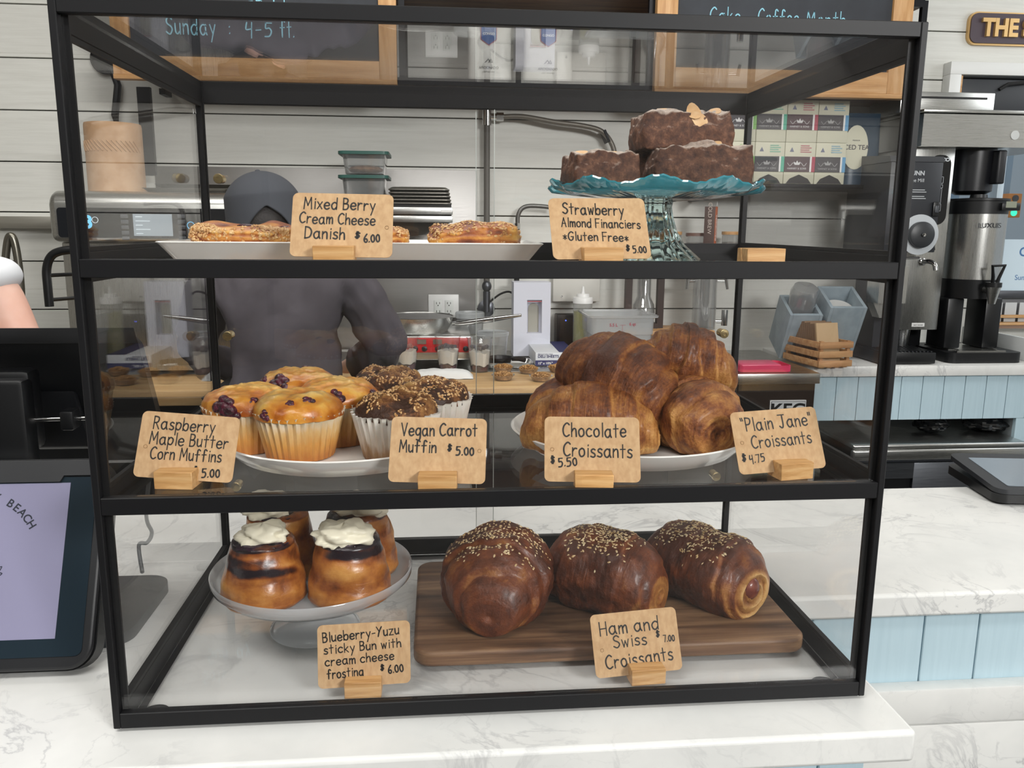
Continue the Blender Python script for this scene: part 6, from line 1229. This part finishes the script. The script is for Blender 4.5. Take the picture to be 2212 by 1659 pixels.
for s, v in ((-1, 0), (1, 0)):
    zz = zt2 - .055; MB().cyl((p[0] + s * r_, 2.31, zz), (p[0] + s * (r_ + .03), 2.30, zz), .005).cyl((p[0] + s * (r_ + .028), 2.30, zz + .008), (p[0] + s * (r_ + .034), 2.295, zz - .03), .007, .005).build('tap', CHROME, t)
MB().cyl((p[0] + r_ + .03, 2.30, zt + .015), (p[0] + r_ + .03, 2.30, zt + .075), .012).cyl((p[0] + r_, 2.31, zt + .03), (p[0] + r_ + .03, 2.30, zt + .03), .007).build('spigot', CHROME, t)
p = (1.1032, 2.36, 0.186); zt2 = (1.0972, 2.36, 0.3444)[2]
t = thing('cold_drip_tower', 'dark wood framed cold drip coffee tower with a glass flask, behind the storage bin', 'coffee tower', (p[0], 2.36, zt)); DW = pm('dark_walnut', '#2e1d17', .45)
for x in (p[0] - .062, p[0] + .062): MB().box(x - .012, x + .012, 2.34, 2.37, zt + .0005, zt2 + .06).build('frame_post', DW, t)
MB().box(p[0] - .0495, p[0] + .0495, 2.33, 2.39, zt2 + .04, zt2 + .058).box(p[0] - .0495, p[0] + .0495, 2.33, 2.39, zt + .0005, zt + .02).build('frame_shelf', DW, t)
MB().lathe([(.0, zt + .03), (.03, zt + .034), (.044, zt + .06), (.04, zt + .09), (.026, zt + .12), (.026, zt2 + .03), (.023, zt2 + .03), (.023, zt + .12), (.036, zt + .09), (.04, zt + .06), (.0, zt + .033)], 32, xf=M.Translation((p[0], 2.36, 0))).build('flask', JG, t)
MB().lathe([(0, zt + .021), (.03, zt + .021), (.033, zt + .029), (0, zt + .0295)], 28, xf=M.Translation((p[0], 2.36, 0))).build('flask_rest', DW, t)
# ---------------------------------------------------------------- outside the window
mb = MB().box(-2, 30, 6, 40, -1.0, -.95); struct(mb.build('street_ground', pm('street', '#9fa4a8', .8)))  # this slab is the street ground outside the window
o = MB().box(6, 26, 26, 28, -1, 3.2).build('far_building', pm('pale_building', '#c8d4dc', .8)); tag(o, 'pale low building across the street, seen through the window', 'building')
p = (7.3412, 9, 0.7943); tl = thing('traffic_light', 'orange traffic light with a green lamp seen through the window', 'traffic light', (p[0], 9, -.95)); ORG_ = pm('traffic_orange', '#d9883a', .6); s = .052
H0, H1 = (7.3256, 9, 0.9155)[2], (7.3626, 9, 0.628)[2]
MB().box(p[0] - .08, p[0] + .10, 9, 9.12, H1, H0, .01).build('housing', ORG_, tl)
for k, (m_) in enumerate((pm('dark_lamp', '#3d4046', .5), pm('dark_lamp', '#3d4046', .5), pm('green_lamp', '#2fc9a4', .4, emit=1.2))):
    zz = H0 - (H0 - H1) * (.2 + .3 * k); MB().lathe([(0, 0), (.04, 0), (.04, .01), (0, .012)], 20, xf=frontxf(p[0] + .01, 8.999, zz)).build('lamp', m_, tl)
MB().cyl((p[0] + .01, 9.2, -.949), (p[0] + .01, 9.2, 3.5), .05).build('pole', pm('pole_blue', '#8fa6b8', .6), tl)
o = MB().cyl((p[0] + .5, 11, -.949), (p[0] + .5, 11, 4), .07).build('street_pole', pm('pole_blue', '#8fa6b8', .6)); tag(o, 'tall grey blue street pole outside the window', 'pole')

# ---------------------------------------------------------------- people
SKINM = pm('skin', '#dfae9b', .5, sss=.15, col2='#e6bbaa', ns=12)
def skin(name, P, E, Rd, mat, parent, sub=2, root=0, label=None, smooth_r=True):
    me = bpy.data.meshes.new(name); me.from_pydata([V(p) for p in P], E, []); o = bpy.data.objects.new(name, me); COL.objects.link(o)
    m = o.modifiers.new('skin', 'SKIN'); m.use_smooth_shade = True; m.branch_smoothing = .6
    for i, r in enumerate(Rd):
        sv = me.skin_vertices[0].data[i]; sv.radius = r if isinstance(r, (tuple, list)) else (r, r); sv.use_root = (i == root)
    s = o.modifiers.new('sub', 'SUBSURF'); s.levels = sub; s.render_levels = sub
    dg = bpy.context.evaluated_depsgraph_get(); n = bpy.data.meshes.new_from_object(o.evaluated_get(dg)); bpy.data.objects.remove(o)
    mb = MB(); mb.add([v.co for v in n.vertices], [tuple(p.vertices) for p in n.polygons]); bpy.data.meshes.remove(n)
    return mb.build(name, mat, parent, smooth=180, label=label)
def hand_chain(P, E, Rd, wi, wrist, d, side, up):
    """palm and five bent fingers growing from the wrist joint wi; d = pointing direction, side = towards the thumb"""
    d, side, up = V(d).normalized(), V(side).normalized(), V(up).normalized(); w_ = V(wrist)
    P.append(w_ + d * .045); Rd.append((.017, .030)); E.append((wi, len(P) - 1)); pi_ = len(P) - 1
    for k, (o, l) in enumerate(((.028, .070), (.010, .080), (-.009, .074), (-.027, .058))):
        b = w_ + d * .078 + side * o; P.append(b); Rd.append(.0092); E.append((pi_, len(P) - 1))
        for f, dr in ((.42, .25), (.75, .75), (1.0, 1.2)):
            P.append(b + d * l * f - up * l * dr * .35); Rd.append(.0084 if f < 1 else .0072); E.append((len(P) - 2, len(P) - 1))
    P.append(w_ + d * .03 + side * .034); Rd.append(.011); E.append((pi_, len(P) - 1))
    P.append(w_ + d * .058 + side * .052 - up * .01); Rd.append(.0095); E.append((len(P) - 2, len(P) - 1))
    P.append(w_ + d * .083 + side * .050 - up * .02); Rd.append(.0082); E.append((len(P) - 2, len(P) - 1))
def person(name, label, base, face, pel, chest, neck, head, shl, shr, elb, wri, hd, feet, rs=1.0):
    t = thing(name, label, 'person', base); f = V(face); rt = f.cross(V((0, 0, 1)))
    P = [pel, V(pel).lerp(V(chest), .5), chest, neck, head]; E = [(0, 1), (1, 2), (2, 3), (3, 4)]; Rd = [(.105, .08), (.10, .075), (.10, .07), (.048, .05), (.075, .085)]
    for s in (0, 1):
        i = len(P); P += [shl if s == 0 else shr, elb[s], wri[s]]; Rd += [.046, .042, .03]; E += [(2, i), (i, i + 1), (i + 1, i + 2)]
        d = (V(wri[s]) - V(elb[s])).normalized(); hand_chain(P, E, Rd, i + 2, wri[s], d, hd[s], V(hd[s]).cross(d) * (1 if s else -1))
    for s in (0, 1):
        i = len(P); hip = V(pel) + rt * (-.09 if s == 0 else .09) - V((0, 0, .04)); kn = V(feet[s]).lerp(hip, .52) + f * .03; an = V(feet[s]) + V((0, 0, .07))
        P += [hip, kn, an, V(feet[s]) + f * .13 + V((0, 0, .035))]; Rd += [.088, .058, .04, (.03, .036)]; E += [(0, i), (i, i + 1), (i + 1, i + 2), (i + 2, i + 3)]
    body = skin('body', P, E, Rd, SKINM, t)
    h = V(head); face_c = h + f * .085
    MB().ball(h + f * .104 - V((0, 0, .014)), .012, .016, .018, 14).build('nose', SKINM, t)
    for s in (-1, 1):
        MB().ball(h + rt * s * .088 - V((0, 0, .012)), .012, .02, .03, 14).build('ear', SKINM, t)
        MB().ball(h + f * .085 + rt * s * .033 + V((0, 0, .012)), .011, .009, .009, 12).build('eye', pm('eye_dark', '#2b211c', .3), t)
    MB().ball(h + f * .092 - V((0, 0, .052)), .024, .01, .007, 14).build('mouth', pm('lips', '#a9605a', .5), t)
    return t, f, rt
def garment(t, name, mat, pel, chest, neck, shl, shr, arms, grow=.013, hem=.10, label=None):
    P = [V(pel) - V((0, 0, hem)), pel, V(pel).lerp(V(chest), .5), chest, V(neck) - V((0, 0, .015))]; E = [(0, 1), (1, 2), (2, 3), (3, 4)]; g = grow
    Rd = [(.155 + g, .12 + g), (.148 + g, .115 + g), (.145 + g, .11 + g), (.155 + g, .108 + g), (.062 + g, .062 + g)]
    for sh, pts, rr_ in arms:
        i = len(P); P.append(sh); Rd.append(.062 + g); E.append((3, i))
        for q, r_ in zip(pts, rr_): P.append(q); Rd.append(r_); E.append((len(P) - 2, len(P) - 1))
    return skin(name, P, E, Rd, mat, t, 3, label=label)
def crumple(o, amp, sc_):
    for v in o.data.vertices: v.co += v.normal * (fbm(v.co * 1.0, sc_, 3) * amp)
# the cook with the cap, seen from behind
bx = (-0.0819, 1.42, 0.2285)[0]
pel, chest, neck, head = (bx, 1.40, .03), (bx - .005, 1.445, .30), (bx - .03, 1.485, .435), ((-0.1367, 1.5, 0.4967)[0], 1.52, (-0.1361, 1.5, 0.5086)[2])
shl, shr = (bx - .185, 1.45, .355), (bx + .165, 1.45, .355)
el_r = (0.1871, 1.47, 0.1567); el = ((bx - .255, 1.52, .12), el_r); wr_ = ((bx - .10, 1.74, .055), (bx + .13, 1.76, .06))
t, f, rt = person('person', 'person in a dark grey cap and grey shirt, back turned, working at the prep table', (bx, 1.42, FLZ), (0, 1, 0), pel, chest, neck, head, shl, shr, el, wr_, ((1, .1, 0), (-1, .1, 0)), ((bx - .1, 1.36, FLZ + .004), (bx + .1, 1.38, FLZ + .004)))
SHIRT = pm('grey_shirt', '#4b464c', .85, col2='#544f56', ns=8, bump=.25, bs=420, bd=.0006)
fo = V(wr_[1]); o = garment(t, 'shirt', SHIRT, pel, chest, neck, shl, shr, ((shl, (el[0], V(el[0]).lerp(V(wr_[0]), .55)), (.058, .05)), (shr, (V(shr).lerp(V(el_r), .5), el_r, V(el_r).lerp(fo, .85)), (.072, .066, .052))), .012, .11, 'dark grey long sleeved shirt')
for v in o.data.vertices:
    w0 = v.co + ORG[t.name]; q = V((w0.x * 9, w0.y * 4, w0.z * 3.2)); q2 = V((w0.x * 14 + w0.z * 9, w0.y * 3, w0.z * 5 - w0.x * 4)); v.co += v.normal * (fbm(q, 1.6, 3) * .014 + abs(fbm(q2, 1.3, 2)) * .018 - .005)
CAPM = pm('grey_cap', '#3f4249', .85, bump=.3, bs=500, bd=.0005); HAIR = pm('dark_hair', '#1e1715', .5, bump=.6, bs=300)
hx_, hy_, hz_ = head
hair = MB().ball((hx_, hy_ - .012, hz_ - .022), .086, .098, .092, 32, fn=lambda d: 1 + .03 * fbm(d, 6, 3)); hair.build('hair', HAIR, t)
MB().ball((hx_ + .03, hy_ - .085, hz_ - .055), .028, .022, .03, 20, fn=lambda d: 1 + .15 * fbm(d, 5, 3)).build('hair_bun', HAIR, t)
cap = MB(); tilt = M.Translation((hx_, hy_ - .005, hz_ + .002)) @ M.Rotation(R(-6), 4, 'Y')
def cp(u, v):
    a = 2 * PI * u - PI / 2; open_ = max(0, 1 - abs(((a + PI / 2 + PI) % (2 * PI)) - PI - .30) / .62); lo = -.062 + .078 * (open_ ** .5 if open_ > 0 else 0)
    r_ = math.sin(min(1, v) * PI / 2); z = lo + (.112 - lo) * (1 - v ** 1.0) if False else .108 * math.cos(v * PI / 2) if v < .72 else None
    if z is None:
        z0 = .108 * math.cos(.72 * PI / 2); t_ = (v - .72) / .28; z = z0 + (lo - z0) * t_; r_ = math.sin(.72 * PI / 2) + (.06) * t_
    seam = 1 + .006 * math.cos(6 * a)
    return V((.104 * r_ * math.cos(a) * seam, .115 * r_ * math.sin(a) * seam, z))
cap.grid(96, 40, cp, wu=True, xf=tilt); cap.ball((0, 0, .108), .007, .007, .004, 12, xf=tilt)
c = cap.build('cap', CAPM, t, smooth=80); m = c.modifiers.new('thick', 'SOLIDIFY'); m.thickness = .004
MB().grid(24, 6, lambda u, v: V((.085 * math.sin((u - .5) * 2.4), .1 + .07 * v * math.cos((u - .5) * 2.2), -.035 - .02 * v - .015 * (u - .5) ** 2)), xf=tilt).build('cap_brim', CAPM, c)
skin('trousers', [V(pel), V(pel) + V((-.09, 0, -.05)), (bx - .1, 1.42, -.46), (bx - .1, 1.37, FLZ + .09), V(pel) + V((.09, 0, -.05)), (bx + .1, 1.44, -.46), (bx + .1, 1.39, FLZ + .09)], [(0, 1), (1, 2), (2, 3), (0, 4), (4, 5), (5, 6)], [(.145, .118), .105, .077, .062, .105, .077, .062], pm('dark_trousers', '#24262b', .85), t)
for s in (-.1, .1): MB().box(bx + s - .048, bx + s + .048, 1.30, 1.55, FLZ + .0005, FLZ + .075, .025, 4).build('shoe', RUBBER, t)
# the cashier at the far left, only an arm in view
sl = (-0.5522, 0.96, 0.3751); el_ = (-0.4935, 0.95, 0.2014); wl = (-0.5049, 0.84, 0.096); cx = sl[0] - .19
pel, chest, neck, head = (cx, 1.02, .03), (cx, 1.0, .36), (cx, .99, .52), (cx, .97, .64)
t, f, rt = person('person', 'person at far left in a white short sleeved shirt, one arm behind the register', (cx, 1.0, FLZ), (0, -1, 0), pel, chest, neck, head, sl, (cx - .19, .98, sl[2]), (el_, (cx - .25, .95, .16)), (wl, (cx - .12, .80, .06)), ((-1, 0, 0), (1, 0, 0)), ((cx + .1, 1.0, FLZ + .004), (cx - .1, 1.0, FLZ + .004)))
TEE = pm('white_tee', '#e4e6ea', .85, bump=.15, bs=300, bd=.0005)
o = garment(t, 'tee_shirt', TEE, pel, chest, neck, sl, (cx - .19, .98, sl[2]), ((sl, (V(sl).lerp(V(el_), .2),), (.064,)), ((cx - .19, .98, sl[2]), ((cx - .23, .96, .30),), (.068,))), .012, .11, 'white short sleeved shirt')
MB().ball((cx, .99, head[2] + .02), .088, .098, .10, 30, fn=lambda d: (1.0 if d.y > -.35 or d.z > .45 else .86) + .02 * fbm(d, 6, 2)).build('hair', pm('brown_hair', '#4a3224', .5, bump=.5, bs=300), t)
skin('trousers', [V(pel), V(pel) + V((-.09, 0, -.05)), (cx - .1, 1.0, -.46), (cx - .1, 1.02, FLZ + .09), V(pel) + V((.09, 0, -.05)), (cx + .1, 1.0, -.46), (cx + .1, 1.02, FLZ + .09)], [(0, 1), (1, 2), (2, 3), (0, 4), (4, 5), (5, 6)], [(.145, .118), .105, .077, .062, .105, .077, .062], pm('blue_trousers', '#3a4456', .85), t)
for s in (-.1, .1): MB().box(cx + s - .048, cx + s + .048, .86, 1.10, FLZ + .0005, FLZ + .075, .025, 4).build('shoe', RUBBER, t)
# ---------------------------------------------------------------- register at the left of the case
pos = thing('payment_terminal', 'black point of sale register with a tilted customer screen, left of the case', 'register', (-.22, .24, -.004))
u = V((0, .100, .211)).normalized(); n = V((0, -u.z, u.y)); XR = -.060; o0 = V((XR, .102, .0065)); PXF = basis(o0, (1, 0, 0), u, n)     # panel plane: x along, y up the slope
Hp = .2335; Wp = .36
MB().prism(rrect(-Wp, 0, 0, Hp, .028, 7), -.030, -.0075, xf=PXF).build('terminal_shell', BLACK2, pos)
b = MB().prism(rrect(-Wp, -.0015, .0015, Hp - .0015, .026, 7), -.0074, 0, xf=PXF).build('bezel', pm('bezel_black', '#1a1b1e', .45), pos); m = b.modifiers.new('edge', 'BEVEL'); m.width = .004; m.segments = 3; m.limit_method = 'ANGLE'
MB().prism([(-Wp + .01, Hp - .028), (-.052, Hp - .028), (-.048, Hp - .021), (-.006, Hp - .021), (-.006, Hp - .004), (-Wp + .01, Hp - .004)], .0001, .004, xf=PXF).build('top_bar', pm('bar_grey', '#232427', .5), pos)
sc_ = MB().prism(rrect(-Wp + .015, -.012, .0155, Hp - .0225, .008, 4), .0002, .0009, xf=PXF).build('screen_glass', pm('screen_dark', '#222d35', .12), pos)
q0 = pos
SCR = pm('lilac_screen', '#807e97', .3, emit=.17)
PX1, PY0_, PY1_ = -.041, .0345, Hp - .029
MB().box(-Wp + .03, PX1, PY0_, PY1_, .0010, .0013, xf=PXF).build('lit_screen', SCR, sc_)
LOGO = pm('logo_ink', '#1e2330', .5); CXl, CYl, Rl = -.144, .1155, .074
for word, k0 in (('AWAY', 0), ('BEACH', 5)):
    mb = MB()
    for i, ch in enumerate(word):
        a = R(46 + (7 - k0 - i) * 6.4); ptext(mb, ch, .0125, PXF @ M.Translation((CXl + Rl * math.cos(a), CYl + Rl * math.sin(a), .0015)) @ M.Rotation(a - PI / 2, 4, 'Z'), ext=.00005, bold=.0002)
    mb.build('logo_lettering', LOGO, sc_, smooth=0)
mb = MB()
def line(pts, w=.0005):
    p = catmull([(a, b_) for a, b_ in pts], 6); mb.tube([PXF @ V((a, b_, .0015)) for a, b_ in p], w, 5)
line([(-.136, .172), (-.124, .173), (-.114, .165), (-.117, .158), (-.128, .152), (-.140, .154)]); line([(-.122, .171), (-.125, .155)])
for k in range(3): line([(-.124 + .0055 * math.cos(t_) - .004 * (k % 2), .143 - .008 * k + .0045 * math.sin(t_)) for t_ in [2 * PI * j / 8 for j in range(9)]])
line([(-.128, .122), (-.121, .112), (-.121, .102), (-.126, .092)]); line([(-.123, .106), (-.114, .109), (-.105, .113), (-.107, .107), (-.104, .105), (-.113, .099), (-.122, .095)])
mb.build('logo_drawing', LOGO, sc_, smooth=0)
MB().prism([(-.139, .156), (-.128, .153), (-.118, .159), (-.1155, .1645), (-.124, .172), (-.138, .171)], .0013, .0014, xf=PXF).build('logo_patch', pm('logo_red', '#8d4b48', .5), sc_)
MB().prism(rrect(-.38, -.047, .17, .345, .03, 6), -.0038, .010).build('base_plate', pm('base_grey', '#232528', .45), pos)
MB().box(-.27, -.17, .245, .275, .0105, .30, .006).build('neck', BLACK2, pos)
um = V((0, -.09, .19)).normalized(); nm = V((0, -um.z, -um.y)); MXF = basis((-.052, .375, .165), (1, 0, 0), um, nm)
mo = MB().prism(rrect(-.46, 0, 0, .212, .018, 6), -.022, 0, xf=MXF).build('cashier_screen', BLACK2, pos)
MB().box(-.42, -.09, .02, .115, .0005, .012, .004, xf=MXF).build('back_housing', pm('housing_black', '#101114', .4), mo)
MB().box(-.46, 0, .190, .212, .0003, .003, .001, xf=MXF).build('top_strip', pm('bar_grey', '#232427', .5), mo)
p0, p1 = (-0.1703, 0.27, 0.2474), (-0.1124, 0.27, 0.2484); MB().cyl(p0, p1, .0028, n=12).build('hinge_rod', CHROME, mo)
pc = (-0.1282, 0.265, 0.2486); MB().box(pc[0] - .008, pc[0] + .008, pc[1] - .012, pc[1] + .012, pc[2] - .012, pc[2] + .012, .003).build('hinge_clip', BLACK2, mo)
p = (-0.1898, 0.28, 0.2488); MB().box(p[0] - .10, p[0] + .02, .262, .295, p[2] - .04, p[2] + .06, .008).build('scanner_block', BLACK2, mo)
MB().tube(catmull([(-.07, .36, .17), (-0.1038, 0.42, 0.0702), (-0.105, 0.44, 0.0359), (-0.1056, 0.42, 0.028), (-0.1101, 0.4, 0.0318), (-.09, .35, .0125)], 6), .0028, 8).build('cable', pm('grey_cable', '#55585a', .5), pos)
# small black device at the right
A = (1.3107, 0.5785, -0.004); dv = thing('card_reader', 'black wedge shaped touch device on the right end of the marble counter', 'card reader', (A[0] + .12, A[1] + .1, -.004))
bxf = M.Translation((A[0], A[1] + .0, -.0038)) @ M.Rotation(R(-8), 4, 'Z')
MB().prism(rrect(.0, .24, .0, .2, .022, 6), .004, .020, xf=bxf).build('device_body', BLACK2, dv)
txf = bxf @ M.Translation((0, 0, .0202)) @ M.Rotation(R(4), 4, 'X'); MB().prism(rrect(.001, .239, .001, .198, .021, 6), 0, .009, xf=txf).build('device_top', pm('device_grey', '#25272b', .4), dv)
MB().prism(rrect(.028, .215, .02, .17, .004, 3), .0091, .0097, xf=txf).build('device_screen', pm('device_screen_m', '#7f8b95', .15), dv)
for x in (.03, .2): MB().cyl(bxf @ V((x, .03, .0002)), bxf @ V((x, .03, .0038)), .01).cyl(bxf @ V((x, .17, .0002)), bxf @ V((x, .17, .0038)), .01).build('device_foot', RUBBER, dv)
